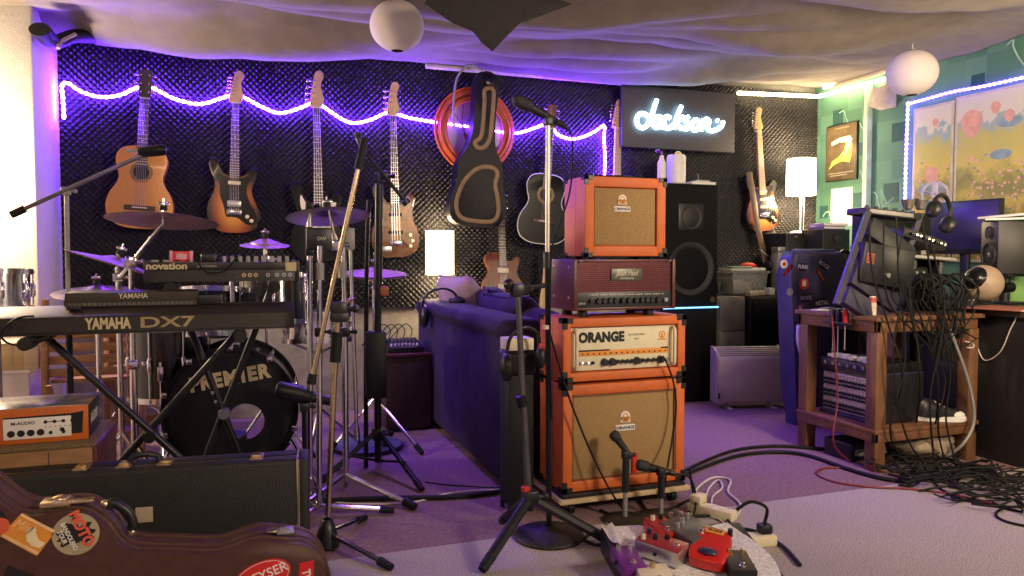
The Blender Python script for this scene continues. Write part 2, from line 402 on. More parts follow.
# LED rope on the foam wall
ledm = glow('violet_led', (0.14, 0.026, 1.0), 330)
ledm2 = glow('violet_led_soft', (0.16, 0.06, 1.0), 10)
def rope(name, label, pts, r=0.0085, lm=None):
    P = catmull(pts, 10); Q = [P[0]]
    acc = 0
    for a, b in zip(P, P[1:]):                       # resample evenly so the beads are regular
        n = max(1, int((b-a).length/0.006))
        Q += [a.lerp(b, (k+1)/n) for k in range(n)]
    rr = []; d = 0
    for i, p in enumerate(Q):
        if i: d += (p-Q[i-1]).length
        rr.append(r*(0.55+0.7*abs(math.sin(math.pi*d/0.034))))
    return tag(MB().tube(Q, rr, 6).build(name, lm or ledm, smooth=180), label, 'light string', 'violet light ropes')
LY = FOAMY-0.02
ptsL = [W(x, y, 4.80 if x < 66 else LY) for x, y in ((64, 119), (63, 100), (62, 86), (68, 83), (80, 91), (100, 97), (120, 95), (136, 88), (150, 87), (175, 99), (200, 104), (222, 98), (233, 95), (243, 97), (262, 107), (280, 113), (300, 108), (312, 103), (322, 106), (340, 118), (353, 123), (370, 120), (386, 113), (397, 114), (410, 118), (440, 123), (470, 127), (500, 132), (518, 133), (540, 126), (549, 121), (557, 134), (573, 139), (590, 134), (604, 125))]
rope('led_rope', 'violet LED rope looping along the foam wall behind the hanging guitars', ptsL)
rope('led_rope', 'short violet LED rope hanging straight down beside the white guitar neck', [W(x, y, LY) for x, y in ((605, 126), (604, 140), (605, 158), (604, 185))])
tp = [S(x, y, XR-0.03) for x, y in ((905, 205), (906, 160), (908, 104), (930, 98), (952, 92), (985, 86), (1030, 76))]
rope('led_rope', 'violet LED rope framing the two tapestry panels on the teal wall', [tp[0], tp[1], tp[2].lerp(tp[1], .05), tp[2], tp[2].lerp(tp[3], .08)]+tp[3:], 0.010, ledm2)

# warm light tubes under the cloth at the right-hand end of the back wall
wt = glow('warm_tube', (1.0, 0.78, 0.42), 20)
t0, t1 = W(738, 93, 4.83), W(814, 96.5, 4.83)
c1 = V((XR-0.06, 4.80, t1.z)); c2 = S(884, 79, XR-0.06)
tag(MB().tube([t0, t1+V((-.06, 0, 0)), V((XR-.08, 4.82, t1.z)), V((XR-.06, 4.78, t1.z)), c2], 0.014, 8).build('light_tube', wt, smooth=60), 'lower warm light tube running round the corner under the ceiling cloth', 'light tube', 'warm light tubes')
tag(MB().tube([V((XR-.07, 4.75, t1.z+.055)), S(872, 74, XR-.07)], 0.013, 8).build('light_tube', wt, smooth=60), 'upper warm light tube on the teal wall beneath the ceiling cloth', 'light tube', 'warm light tubes')
tag(MB().tube([S(835, 86, XR-.10), S(890, 69, XR-.10)], 0.02, 10).build('wall_pipe', mat('pipe_paint', (.6, .52, .4), .5)), 'thick painted pipe beside the upper warm light tube', 'pipe')

# paper lanterns
def lantern(px, py, rpx, dia, label):
    ppm = 2*rpx/dia; zf = FPX/ppm; p = CAM+ray(px, py)*(zf/FPX)
    t = thing('paper_lantern', label, 'lantern', (p.x, p.y, p.z-dia/2), group='white paper lanterns')
    r = dia/2; prof = []
    for i in range(61):
        q = math.pi*(0.07+0.86*i/60); rr = r*math.sin(q)*(1-0.012*(0.5+0.5*math.cos(i*math.pi)))
        prof.append((rr, r-r*0.93*math.cos(q)))
    MB().lathe(prof, seg=40).build('shade', mat('lantern_paper', (0.75, 0.68, 0.68), 0.9, var=0.03, trans=0.0), t, smooth=30)
    MB().ring((0, 0, 2*r*.965), r*.18, r*.24, 0, .006, 'z', 20).build('top_ring', silver, t)
    cyl((0, 0, 2*r*.96), (0, 0, 2.44-(p.z-r)), 0.003, seg=6).build('cord', white, t)
lantern(397, 26, 27, 0.25, 'round white paper lantern hanging overhead near the middle of the ceiling')
lantern(912, 73, 24, 0.29, 'round white paper lantern hanging beside the teal wall')
# ------------------------------------------------------------------ guitars
STRAT = [(0, 0), (-.08, .006), (-.14, .045), (-.163, .12), (-.150, .19), (-.122, .25), (-.120, .31), (-.143, .365), (-.152, .415), (-.136, .447), (-.108, .43), (-.083, .375), (-.055, .345), (-.03, .338), (.03, .338), (.055, .345), (.085, .375), (.115, .40), (.138, .385), (.136, .345), (.113, .29), (.108, .24), (.132, .18), (.160, .12), (.150, .055), (.09, .01)]
GUARD = [(-.045, .335), (-.088, .36), (-.105, .33), (-.085, .29), (-.08, .22), (-.06, .16), (-.045, .10), (-.02, .095), (.02, .09), (.06, .06), (.095, .05), (.125, .075), (.12, .13), (.09, .18), (.07, .24), (.075, .29), (.10, .345), (.08, .35), (.05, .335)]
PBASS = [(0, 0), (-.09, .006), (-.15, .05), (-.172, .13), (-.160, .20), (-.135, .27), (-.135, .34), (-.155, .41), (-.160, .475), (-.142, .505), (-.112, .48), (-.085, .41), (-.055, .37), (-.03, .36), (.03, .36), (.055, .37), (.085, .41), (.115, .44), (.138, .42), (.14, .375), (.118, .31), (.115, .25), (.142, .19), (.172, .125), (.16, .05), (.09, .01)]
PGUARD = [(-.04, .355), (-.075, .37), (-.105, .42), (-.11, .36), (-.09, .29), (-.08, .22), (-.03, .20), (.02, .17), (.05, .12), (.09, .08), (.12, .10), (.11, .16), (.08, .22), (.08, .30), (.11, .37), (.075, .37), (.04, .355)]
JAZZ = [(0, 0), (-.09, .0), (-.155, .04), (-.178, .12), (-.165, .20), (-.13, .27), (-.128, .34), (-.152, .41), (-.160, .47), (-.142, .50), (-.112, .475), (-.085, .41), (-.055, .37), (-.03, .36), (.03, .36), (.055, .37), (.085, .41), (.118, .44), (.145, .42), (.145, .37), (.128, .31), (.135, .25), (.165, .185), (.178, .11), (.15, .04), (.08, .005)]
ACO = [(0, 0), (-.10, .008), (-.17, .05), (-.192, .125), (-.175, .20), (-.135, .265), (-.125, .31), (-.14, .365), (-.145, .42), (-.115, .47), (-.06, .488), (0, .49), (.06, .488), (.115, .47), (.145, .42), (.14, .365), (.125, .31), (.135, .265), (.175, .20), (.192, .125), (.17, .05), (.10, .008)]
SINGLE = [(0, 0), (-.09, .005), (-.15, .05), (-.165, .12), (-.145, .19), (-.11, .245), (-.108, .29), (-.13, .33), (-.135, .37), (-.105, .40), (-.06, .405), (-.03, .395), (.03, .36), (.05, .34), (.075, .345), (.10, .375), (.128, .385), (.13, .34), (.112, .285), (.112, .24), (.145, .19), (.165, .12), (.15, .05), (.09, .005)]
HEADF = [(-.021, 0), (-.029, .02), (-.018, .10), (-.006, .17), (.006, .193), (.026, .194), (.038, .172), (.030, .145), (.022, .125), (.030, .075), (.036, .04), (.021, 0)]
HEADA = [(-.023, 0), (-.035, .02), (-.036, .16), (-.02, .175), (0, .168), (.02, .175), (.036, .16), (.035, .02), (.023, 0)]
def closed(o, n=5): return [(p[0], p[1]) for p in catmull([(a, b, 0) for a, b in o], n, True)]

HEADF = [(x*1.25 if z > .01 else x, z) for x, z in HEADF]
def guitar(label, loc, outline, bodym, scale=0.648, bridge=0.13, neckend=0.34, neckw=(.028, .021), head='f', nt=6, guard=None, guardm=None, boardm=rosewood,
           pickups=(), pick_m=None, hole=None, thick=.045, neckm=maple, headm=None, rot=(0, 0, 0), bridgem=chrome, knobs=(), cat='guitar', name='electric_guitar', size=1.0, group='guitars on the back wall', strap=False, hollow=False, binding=None):
    t = thing(name, label, cat, loc, rot, group); t.scale = (size,)*3
    T = thick; y0 = -T
    MB().prism(closed(outline), y0, 0, bev=.006 if hollow else .009, seg=3).build('body', bodym, t, smooth=50)
    if binding:
        P = [(a, y0+.002, b) for a, b in closed(outline)]
        MB().tube(P, .004, 6, True).build('binding', binding, t)
    if guard: MB().prism(closed(guard), y0-.004, y0+.001).build('pickguard', guardm, t)
    nut = bridge+scale
    z0 = neckend
    m = MB()
    prof = []
    for z, w in ((z0-.02, neckw[0]), (nut, neckw[1])):
        prof.append((z, w))
    ny = y0+.004
    v = [m._v(c) for c in ((-neckw[0], ny, prof[0][0]), (neckw[0], ny, prof[0][0]), (neckw[0]*.6, ny+.028, prof[0][0]), (-neckw[0]*.6, ny+.028, prof[0][0]),
                           (-neckw[1], ny, nut), (neckw[1], ny, nut), (neckw[1]*.6, ny+.022, nut), (-neckw[1]*.6, ny+.022, nut))]
    for f in ((3, 2, 1, 0), (4, 5, 6, 7), (0, 1, 5, 4), (1, 2, 6, 5), (2, 3, 7, 6), (3, 0, 4, 7)): m.bm.faces.new([v[i] for i in f])
    m.build('neck', neckm, t)
    fe = hole[1]+hole[2]*.75 if hole else z0-.055
    we = neckw[0]+.001
    MB().prism([(-we, fe), (we, fe), (neckw[1], nut), (-neckw[1], nut)], ny-.009, ny+.001).build('fretboard', boardm, t)
    m = MB()
    for k in range(1, 21):
        z = nut-scale*(1-2**(-k/12))
        if z < fe+.005: break
        w = neckw[1]+(we-neckw[1])*(nut-z)/(nut-fe)
        m.box(-w, ny-.0105, z-.0012, w, ny-.008, z+.0012)
    m.build('frets', silver, t)
    m = MB()
    for k in (3, 5, 7, 9, 12):
        za = nut-scale*(1-2**(-k/12)); zb = nut-scale*(1-2**(-(k-1)/12)); m.cyl((0, ny-.0102, (za+zb)/2), (0, ny-.008, (za+zb)/2), .004, seg=8)
    m.build('inlay', white, t)
    box(-neckw[1], ny-.013, nut-.003, neckw[1], ny, nut+.003).build('nut', white, t)
    hs = HEADF if head == 'f' else HEADA
    k = 1.25 if nt == 4 else 1.0
    hp = [(a*(1.05 if nt == 4 else 1), nut+b*(1.18 if nt == 4 else 1)) for a, b in hs]
    MB().prism(closed(hp, 4) if head == 'f' else hp, ny-.004+.006, ny+.016, bev=.003).build('headstock', headm or neckm, t)
    for i in range(nt):
        if head == 'f':
            z = nut+(.05+.1*i/(nt-1)*(1.15 if nt == 4 else 1)); sd = -1; x = -.016+.11*(.025+.1*i/(nt-1))-.006
        else:
            z = nut+.035+.05*(i % 3); sd = -1 if i < 3 else 1; x = .022*sd
        m = MB().cyl((x, ny-.012, z), (x, ny+.004, z), .0045*k, seg=8)
        m.cyl((x+sd*.012, ny+.009, z), (x+sd*.024*k, ny+.009, z), .0025*k, seg=6)
        m.sphere((x+sd*.031*k, ny+.009, z), .0085*k, 8, 6, (1, .5, .8 if nt == 6 else 1.2))
        m.build('tuning_peg', chrome, t, smooth=60)
    for i in range(nt):
        f = i/(nt-1)-.5
        tube([(f*neckw[0]*1.75, ny-.018, bridge), (f*neckw[1]*1.6, ny-.0135, nut)], .0007 if nt == 6 else .0012, 4).build('string', silver, t)
    for z, w, h, pm in pickups:
        bbox(-w/2, y0-.011, z-h/2, w/2, y0+.001, z+h/2, b=.003).build('pickup', pm, t)
    if hole:
        x, z, r = hole
        MB().lathe([(.0005, 0), (r, 0)], (x, y0-.0008, z), 'y', 32).build('sound_hole', ink, t)
        MB().ring((x, y0-.0012, z), r, r*1.45, 0, .0015).build('rosette', mat('rosette', (.25, .14, .05), .5, var=.5, scale=80), t)
    if bridge is not None:
        if hole: bbox(-.085, y0-.009, bridge-.018, .085, y0+.001, bridge+.012, b=.003).build('bridge', rosewood, t); box(-.04, y0-.014, bridge-.004, .04, y0-.006, bridge+.002).build('saddle', white, t)
        else: bbox(-.043, y0-.013, bridge-.022, .043, y0+.001, bridge+.012, b=.003).build('bridge', bridgem, t)
    for x, z in knobs:
        cyl((x, y0-.018, z), (x, y0-.002, z), .011, .0125, 12).build('knob', pick_m or chrome, t)
    bb = V((0, 0, 0))
    # wall hook that carries it
    m = MB(); zt = nut+.02
    for sd in (-1, 1): m.tube(catmull([(sd*.03, ny-.02, zt), (sd*.034, ny+.0, zt), (sd*.03, .01, zt-.002), (0, .03, zt)], 4), .004, 6)
    if rot[0] == 0: m.build('hanger', blackm, t)
    return t
sunburst = ramp_mat('sunburst', [(0.0, (.008, .006, .006)), (0.12, (.03, .012, .006)), (0.38, (.30, .075, .012)), (0.72, (.62, .28, .045)), (1, (.68, .33, .06))], center=(.5, .5, .36), scale=(1.95, 0, 1.75))
jazzburst = ramp_mat('faded_sunburst', [(0.0, (.03, .012, .01)), (0.2, (.10, .04, .018)), (0.6, (.22, .11, .04)), (1, (.30, .16, .055))], center=(.5, .5, .38), scale=(1.5, 0, 1.3))
whitep, blackp = mat('white_pickguard', (.72, .68, .58), .35), blackgloss
GY = FOAMY-0.035
def wall_at(px, pybot): return W(px, pybot, GY)
def place(pxb, pyb, pxt, pyt):
    """a guitar hanging with its foot and its head where the wall shows them: base point, size and lean"""
    a, b = W(pxb, pyb, GY), W(pxt, pyt, GY)
    return a, (b-a).length, math.atan2(b.x-a.x, b.z-a.z)
a, L, q = place(141, 229, 148, 72)
guitar('amber nylon string acoustic guitar hanging at the left end of the foam wall', a, [(x*.95, z) for x, z in ACO], spruce, scale=.65, bridge=.125, neckend=.48, neckw=(.03, .026), head='a', hole=(0, .335, .043), thick=.10, neckm=mahog, headm=rosewood, rot=(0, q, 0), size=L/.953, name='acoustic_guitar', hollow=True)
a, L, q = place(234, 233, 236, 72)
SB = [(.19, .07, .022, ivory), (.25, .07, .022, ivory), (.31, .07, .022, ivory)]
guitar('sunburst electric guitar with black pickguard hanging second from the left', a, [(x*.93, z) for x, z in STRAT], sunburst, guard=GUARD, guardm=blackp, pickups=[(.175, .078, .036, silver), (.245, .07, .02, ink), (.30, .07, .02, ivory)], knobs=((.075, .10), (.10, .075)), pick_m=ivory, rot=(0, q, 0), size=L/.973)
a, L, q = place(319, 262, 315, 72)
guitar('black bass guitar with white pickguard hanging behind the cymbal', a, PBASS, blackgloss, scale=.864, bridge=.10, neckend=.36, neckw=(.031, .02), nt=4, guard=PGUARD, guardm=whitep, pickups=[(.26, .10, .03, ink)], knobs=((.07, .13), (.09, .10)), rot=(0, q, 0), size=L/1.194, name='bass_guitar', cat='bass guitar')
a, L, q = place(395, 257, 391, 83)
g = guitar('brown sunburst bass guitar with tan body hanging left of the round lamp-lit cable coil', a, [(x*.93, z) for x, z in JAZZ], jazzburst, scale=.864, bridge=.10, neckend=.36, neckw=(.031, .02), nt=4, guard=PGUARD, guardm=mat('tortoise', (.28, .16, .07), .3, var=.4), pickups=[(.17, .10, .024, ink), (.29, .09, .024, ink)], knobs=((.10, .15), (.115, .11), (.10, .075)), pick_m=brass, rot=(0, q, 0), size=L/1.194, name='bass_guitar', cat='bass guitar')
g['label'] = 'brown sunburst bass guitar hanging beside the coiled orange hose and guitar bag'
bbox(-.11, -.052, .035, -.03, -.044, .075, b=.002).build('bridge_cover', silver, g)
a, L, q = place(537, 244, 548, 108)
guitar('black acoustic guitar with pale edging hanging left of the amplifier stack', a, ACO, blackgloss, scale=.65, bridge=.16, neckend=.48, neckw=(.029, .023), head='a', hole=(0, .345, .045), thick=.09, neckm=mahog, headm=mahog, rot=(0, q, 0), size=.98, name='acoustic_guitar', hollow=True, binding=white)
a = W(502, 308, 4.60); b = W(507, 183, 4.80)
guitar('red brown electric guitar standing behind the purple sofa', a, SINGLE, mahog, scale=.63, bridge=.09, neckend=.36, neckw=(.028, .022), head='a', pickups=[(.15, .085, .038, ivory), (.27, .085, .038, ivory)], pick_m=ink, knobs=((.10, .10), (.12, .07)), neckm=mahog, headm=ink, rot=(math.atan2(a.y-b.y, b.z-a.z), .05, 0), size=.90, group='guitars on the back wall')
a = W(613, 245, GY); b = W(614, 100, GY)
guitar('electric guitar with pale maple neck hanging behind the topmost orange amplifier', a, STRAT, blackgloss, guard=GUARD, guardm=whitep, boardm=maple, pickups=SB, rot=(0, 0.01, 0), size=(b-a).length/.973)
a, L, q = place(761, 231, 754, 108)
g = guitar('sunburst electric guitar with maple neck and strap hanging near the paper shade lamp', a, STRAT, sunburst, guard=GUARD, guardm=blackp, boardm=maple, pickups=SB, knobs=((.075, .10), (.10, .075)), pick_m=ivory, rot=(0, q, 0), size=L/.973)
p = [W(x, y, 4.72) for x, y in ((749, 172), (753, 195), (757, 222), (763, 250), (768, 272))]
MB().tube(catmull(p, 6), .0045, 8, flat=6).build('strap', mat('brown_leather', (.12, .075, .05), .6), g, world=True)
MB().tube(catmull([W(x, y, 4.70) for x, y in ((771, 222), (775, 240), (770, 256), (761, 250))], 6), .005, 6).build('lead', cordw, g, world=True)

P = [(548, 243), (551, 262), (551, 285), (549, 305), (546, 330), (540, 330), (541, 300), (544, 280), (545, 260)]
Q = [(W(x, y, 4.72).x, W(x, y, 4.72).z) for x, y in P]; zq = min(q[1] for q in Q)
Q = [q if q[1] > zq+.001 else (q[0], 0.0) for q in Q]
t = thing('wooden_post', 'slim pale wooden post standing beneath the black acoustic guitar', 'post', (sum(q[0] for q in Q)/len(Q), 4.70, 0)); xq = sum(q[0] for q in Q)/len(Q)
MB().prism([(a_-xq, b_) for a_, b_ in Q], 0, .045, bev=.008, seg=3).build('post', mat('pale_ash', (.55, .42, .22), .5, var=.15, scale=6, stretch=(6, 6, 1)), t)
bbox(-.09, -.05, 0, .09, .10, .02, b=.004).build('foot', maple, t)
# guitar bag hanging in front of the coil
a = W(474, 227, 4.70); b = W(486, 74, 4.70); hgt = (b-a).length
t = thing('guitar_bag', 'black guitar gig bag with tan piping hanging over the coiled orange hose', 'guitar bag', a, (0, math.atan2(b.x-a.x, b.z-a.z), 0))
BAG = [(0, 0), (-.10, .003), (-.165, .03), (-.185, .10), (-.175, .20), (-.15, .28), (-.155, .36), (-.145, .42), (-.10, .50), (-.075, .60), (-.07, .75), (-.075, .90), (-.07, .96), (-.04, .985), (.04, .985), (.07, .96), (.078, .90), (.072, .75), (.075, .60), (.09, .50), (.135, .42), (.15, .36), (.155, .28), (.175, .20), (.185, .10), (.16, .03), (.10, .003)]
k = hgt/.985; BAG = [(x*k, z*k) for x, z in BAG]
MB().prism(closed(BAG, 4), -.06, .06, bev=.022, seg=3).build('bag_body', darkfab, t, smooth=60)
def piping(pts, r, name='piping'):
    MB().tube(catmull([(x*k, -.064, z*k) for x, z in pts], 6, True), r, 8, True, flat=2.9).build(name, tan, t)
piping([(-.035, .50), (-.055, .53), (-.02, .57), (-.012, .66), (-.014, .80), (-.02, .86), (.012, .885), (.04, .87), (.045, .80), (.045, .66), (.04, .57), (.01, .51)], .0048)
piping([(-.02, .035), (-.11, .05), (-.145, .12), (-.13, .22), (-.085, .31), (-.01, .375), (.075, .385), (.11, .35), (.10, .28), (.125, .19), (.135, .10), (.10, .045)], .0048)
MB().sphere((.0, -.055, .93*k), .045, 14, 8, (1, .35, 1)).build('head_patch', blackgloss, t)
MB().tube(catmull([(-.03, -.02, 1.0*k), (-.12, 0, 1.02*k), (-.19, .01, .93*k), (-.20, .01, .75*k), (-.18, .02, .62*k)], 6), .008, 8).build('carry_strap', grey, t)

# coiled orange hose behind the bag
c = W(477, 131, 4.80)
t = thing('hose_coil', 'coil of orange and pink hose hanging on the foam wall behind the guitar bag', 'hose coil', (c.x, c.y, c.z-.28))
m = MB(); 
for k in range(9):
    rr = .275-.012*(k % 5)-.004*k; off = V((rnd.uniform(-.012, .012), .03-.012*(k//3)+rnd.uniform(-.004, .004), rnd.uniform(-.012, .012)))
    m.tube([c+off+V((rr*math.cos(q), 0, rr*1.02*math.sin(q))) for q in (2*math.pi*i/56 for i in range(56))], .0095, 8, True)
m.build('hose_loops', cordo, t, world=True, smooth=80)
m = MB()
for k in range(3):
    m.tube(catmull([c+V((-.2+.1*k, -.02, .16)), c+V((-.1, -.03, -.02*k)), c+V((.0+.05*k, -.02, -.18)), c+V((.14, -.01, -.1))], 6), .004, 6)
m.build('loose_cord', cordr, t, world=True)
MB().lathe([(.002, 0), (.205, 0), (.205, .015), (.002, .015)], (0, .045, .28), 'y', 40).build('reel_disc', mat('lilac_disc', (.45, .40, .5), .6, var=.3, scale=5), t)
# ------------------------------------------------------------------ amplifier stack
AY = 2.64
ax0, ax1 = W(563, 400, AY).x, W(685, 400, AY).x
AW = ax1-ax0
def corners(t, w, d, h, pm=black, s=.042):
    """black corner protectors, three-sided caps on the front corners and the back ones"""
    for ix in (0, 1):
        for iz in (0, 1):
            for iy in (0, 1):
                x = w if ix else 0; z = h if iz else 0; y = d if iy else 0
                dx, dz, dy = (-1 if ix else 1), (-1 if iz else 1), (-1 if iy else 1)
                e = .003; m = MB()
                def bb(a, b, c, a2, b2, c2): m.bbox(min(a, a2), min(b, b2), min(c, c2), max(a, a2), max(b, b2), max(c, c2), b=.0012, seg=1)
                X, Y, Z = x-dx*e, y-dy*e, z-dz*e
                bb(X, Y, Z, x+dx*s, y+dy*.004, z+dz*s*.45); bb(X, Y, Z, x+dx*s*.45, y+dy*.004, z+dz*s)
                bb(X, Y, Z, x+dx*.004, y+dy*s, z+dz*s*.45); bb(X, Y, Z, x+dx*s*.45, y+dy*s, z+dz*.004)
                m.build('corner_protector', pm, t)
def frame_box(w, d, h, b, rec, mm=0.012):
    m = MB(); e = .006
    m.bbox(0, rec, 0, w, d, h, b=e)
    m.bbox(0, 0, 0, b, rec+.01, h, b=e); m.bbox(w-b, 0, 0, w, rec+.01, h, b=e)
    m.bbox(b*.9, 0, 0, w-b*.9, rec+.01, b, b=e); m.bbox(b*.9, 0, h-b, w-b*.9, rec+.01, h, b=e)
    return m
def seam(t, d, h): box(-.0006, d*.42, .006, .002, d*.42+.003, h-.006).build('side_seam', MATS.get('dark_piping') or mat('dark_piping', (.2, .07, .02), .6), t)
def crest(t, x, z, s, y):
    bbox(x-.5*s, y-.004, z-.1*s-.04*s, x+.5*s, y, z+.14*s, b=.0015).build('name_plate', white_ink, t)
    pl = t
    MB().text('ORANGE', .2*s, at(x, y-.0045, z)@FACE, .0008, .02, 1.15).build('name_lettering', ink, t)
    m = MB().lathe([(.001, 0), (.25*s, 0), (.25*s, .003), (.001, .003)], (x, y-.004, z+.52*s), 'y', 20); m.box(x-.25*s, y-.004, z+.24*s, x+.25*s, y-.001, z+.5*s)
    m.build('crest', white_ink, t)
    m = MB().ring((x, y-.0055, z+.54*s), .10*s, .15*s, 0, .0015, 'y', 16); m.box(x-.18*s, y-.0055, z+.27*s, x-.09*s, y-.004, z+.5*s); m.box(x+.09*s, y-.0055, z+.27*s, x+.18*s, y-.004, z+.5*s)
    m.box(x-.04*s, y-.0055, z+.3*s, x+.04*s, y-.004, z+.52*s); m.build('crest_mark', orange_ink, t)

zb = lambda px, py, Y=AY: W(px, py, Y).z
DZ = .085
# dolly
t = thing('wheeled_dolly', 'low plywood dolly on casters carrying the stack of orange amplifiers', 'dolly', (ax0-.025, AY-.04, 0))
bbox(0, 0, DZ-.034, AW+.03, .35, DZ-.016, b=.003).build('board', plywood, t)
bbox(.014, .016, DZ-.0165, AW+.016, .335, DZ-.001, b=.002).build('underlay', black, t)
for x in (.06, AW-.03):
    for y in (.05, .31):
        m = MB().cyl((x-.012, y, .024), (x+.012, y, .024), .024, seg=18)
        w_ = m.build('caster', rubber, t)
        box(x-.016, y-.012, .024, x+.016, y+.012, DZ-.0335).build('fork', silver, w_)
# lower cabinet
h1 = zb(563, 381)-DZ-.02
t = thing('speaker_cabinet', 'large orange speaker cabinet with tan grille at the bottom of the stack', 'speaker cabinet', (ax0, AY, DZ))
D1 = .245
frame_box(AW, D1, h1, .042, .02).build('shell', orange, t)
seam(t, D1, h1)
bbox(.045, .012, .045, AW-.045, .0195, h1-.045, b=.002).build('grille_cloth', grille, t)
m = MB(); e = .042
for a, b2, c, d2 in ((e, e, AW-e, e+.006), (e, h1-e-.006, AW-e, h1-e), (e, e, e+.006, h1-e), (AW-e-.006, e, AW-e, h1-e)): m.box(a, .004, b2, c, .018, d2)
m.build('grille_piping', MATS['dark_piping'], t)
crest(t, AW*.505, h1*.56, .088, .0119)
corners(t, AW, D1, h1)
# amplifier head with the cream panel
z2 = DZ+h1+.012; h2 = zb(563, 319)-z2
t = thing('amplifier_head', 'orange amplifier head with cream control panel standing on the large orange cabinet', 'amplifier head', (ax0, AY, z2))
frame_box(AW, D1, h2, .036, .03).build('shell', orange, t)
seam(t, D1, h2)
bbox(.04, .018, .04, AW-.04, .0295, h2-.04, b=.002).build('control_panel', cream, t)
pw = AW-.08; ph = h2-.08
MB().text('ORANGE', .053, at(.04+pw*.285, .0172, .04+ph*.76)@FACE, .001, .06, .90, sp=1.05).build('name_lettering', ink, t)
MB().text('ROCKERVERB', .011, at(.04+pw*.62, .0172, .04+ph*.80)@FACE, .0006, .0, 1.1).build('model_lettering', mat('grey_ink', (.3, .27, .18), .6), t)
MB().text('MK II', .009, at(.04+pw*.62, .0172, .04+ph*.70)@FACE, .0006, .0, 1.1).build('model_lettering', MATS['grey_ink'], t)
m = MB().ring((.04+pw*.87, .0165, .04+ph*.78), .011, .015, 0, .0015, 'y', 20); m.box(.04+pw*.87-.004, .0165, .04+ph*.78-.013, .04+pw*.87+.004, .018, .04+ph*.78+.006); m.box(.04+pw*.87-.02, .0165, .04+ph*.78-.022, .04+pw*.87+.02, .018, .04+ph*.78-.017)
m.build('crest', orange_ink, t)
zz = .04+ph*.40
bbox(.04+pw*.07, .0166, zz-.011, .04+pw*.93, .0182, zz+.011, b=.0008).build('scale_strip', orange_ink, t)
m = MB(); m.box(.04+pw*.07, .016, zz+.008, .04+pw*.36, .0166, zz+.014); m.box(.04+pw*.86, .016, zz+.008, .04+pw*.93, .0166, zz+.014)
for i in range(16): x = .04+pw*(.10+.053*i); m.box(x, .016, zz-.006, x+.006, .0166, zz+.001)
m.build('scale_marks', ink, t)
zz = .04+ph*.18
for i in range(3):
    x = .04+pw*(.09+.055*i); m = MB().cyl((x, .008, zz), (x, .018, zz), .0065, seg=10); m.cyl((x, -.004, zz+.004), (x, .01, zz), .003, seg=8); m.build('toggle_switch', silver if i < 2 else black, t)
for i, (f, r) in enumerate(((.31, .016), (.385, .016), (.44, .0085), (.485, .0085), (.53, .0085), (.575, .0085), (.62, .016), (.68, .0085), (.73, .0085), (.785, .0085), (.85, .016))):
    x = .04+pw*f; k = MB().cyl((x, .0, zz), (x, .018, zz), r*.85, r, 16).build('knob', black, t)
x = .04+pw*.93; MB().lathe([(.004, 0), (.009, 0), (.009, .008), (.004, .008)], (x, .009, zz), 'y', 14).build('jack_socket', silver, t)
for x in (.04+.016, AW-.04-.016):
    m = MB().tube(catmull([(x, .018, .05), (x, -.004, .058), (x, -.006, h2*.5), (x, -.004, h2-.058), (x, .018, h2-.05)], 6), .0075, 10); m.build('panel_handle', ivory, t)
corners(t, AW, D1, h2)
for x in (.06, AW-.06):
    for y in (.04, D1-.04): cyl((x, y, -.0125), (x, y, .002), .014, seg=12).build('foot', rubber, t)
# valve amplifier in dark red case
jx0, jx1 = W(575, 290, AY).x, W(677, 290, AY).x; JW = jx1-jx0
z3 = z2+h2+.028; h3 = zb(577, 259.5)-z3
t = thing('amplifier_head', 'dark red amplifier head with perforated metal front between the orange amplifiers', 'amplifier head', (jx0, AY+.01, z3))
m = MB(); m.bbox(0, 0, 0, .016, .25, h3, b=.004); m.bbox(JW-.016, 0, 0, JW, .25, h3, b=.004); m.bbox(.015, .02, h3-.012, JW-.015, .25, h3, b=.003); m.bbox(.015, .012, 0, JW-.015, .25, .012, b=.003); m.box(.015, .235, .01, JW-.015, .248, h3-.01); m.box(.015, .03, .01, JW-.015, .04, h3-.01)
m.build('case', darkwood, t)
m = MB()
zl, zh = h3*.36, h3-.012; cs = .0095; nx = int((JW-.032)/cs); nz = int((zh-zl)/(cs*.87))
for j in range(nz):                                     # perforated sheet as a field of small punched rings
    for i in range(nx-(j % 2)):
        x = .016+cs*(i+.5+.5*(j % 2)); z = zl+cs*.87*(j+.5)
        m.lathe([(.0033, .004), (.0037, 0), (.0058, 0)], (x, .012, z), 'y', 6)
m.build('perforated_grille', mat('wine_metal', (.30, .10, .11), .35, .6, var=.1), t, smooth=20)
box(.016, .02, zl, JW-.016, .024, zh).build('grille_backing', mat('wine_backing', (.05, .012, .018), .7), t)
bbox(.016, .008, .012, JW-.016, .02, zl, b=.002).build('control_panel', mat('slate_panel', (.035, .04, .042), .4, .3), t)
m = MB(); m.text('A  B  C   GAIN   BASS   MID   TREBLE   VOLUME', .0075, at(JW*.5, .0076, zl-.014)@FACE, .0003)
bpy.data.meshes  # (scale lettering is too small to read in the photograph)
m = MB()
for i in range(34): m.box(.07+i*(JW-.12)/34, .0074, zl-.013, .07+i*(JW-.12)/34+.006*(1 if i % 4 else .3), .0082, zl-.009)
m.build('scale_marks', silver_ink, t)
bbox(JW*.36, .004, h3*.58, JW*.66, .013, h3*.82, b=.002).build('name_plate', mat('olive_plate', (.12, .12, .09), .4, .4), t)
MB().text('Jean Paul', .03, at(JW*.51, .0035, h3*.725)@FACE, .0006, .0, .9, shear=.35).build('name_lettering', silver_ink, t)
MB().text('Instruments', .014, at(JW*.51, .0035, h3*.63)@FACE, .0006, .0, .9, shear=.35).build('name_lettering', silver_ink, t)
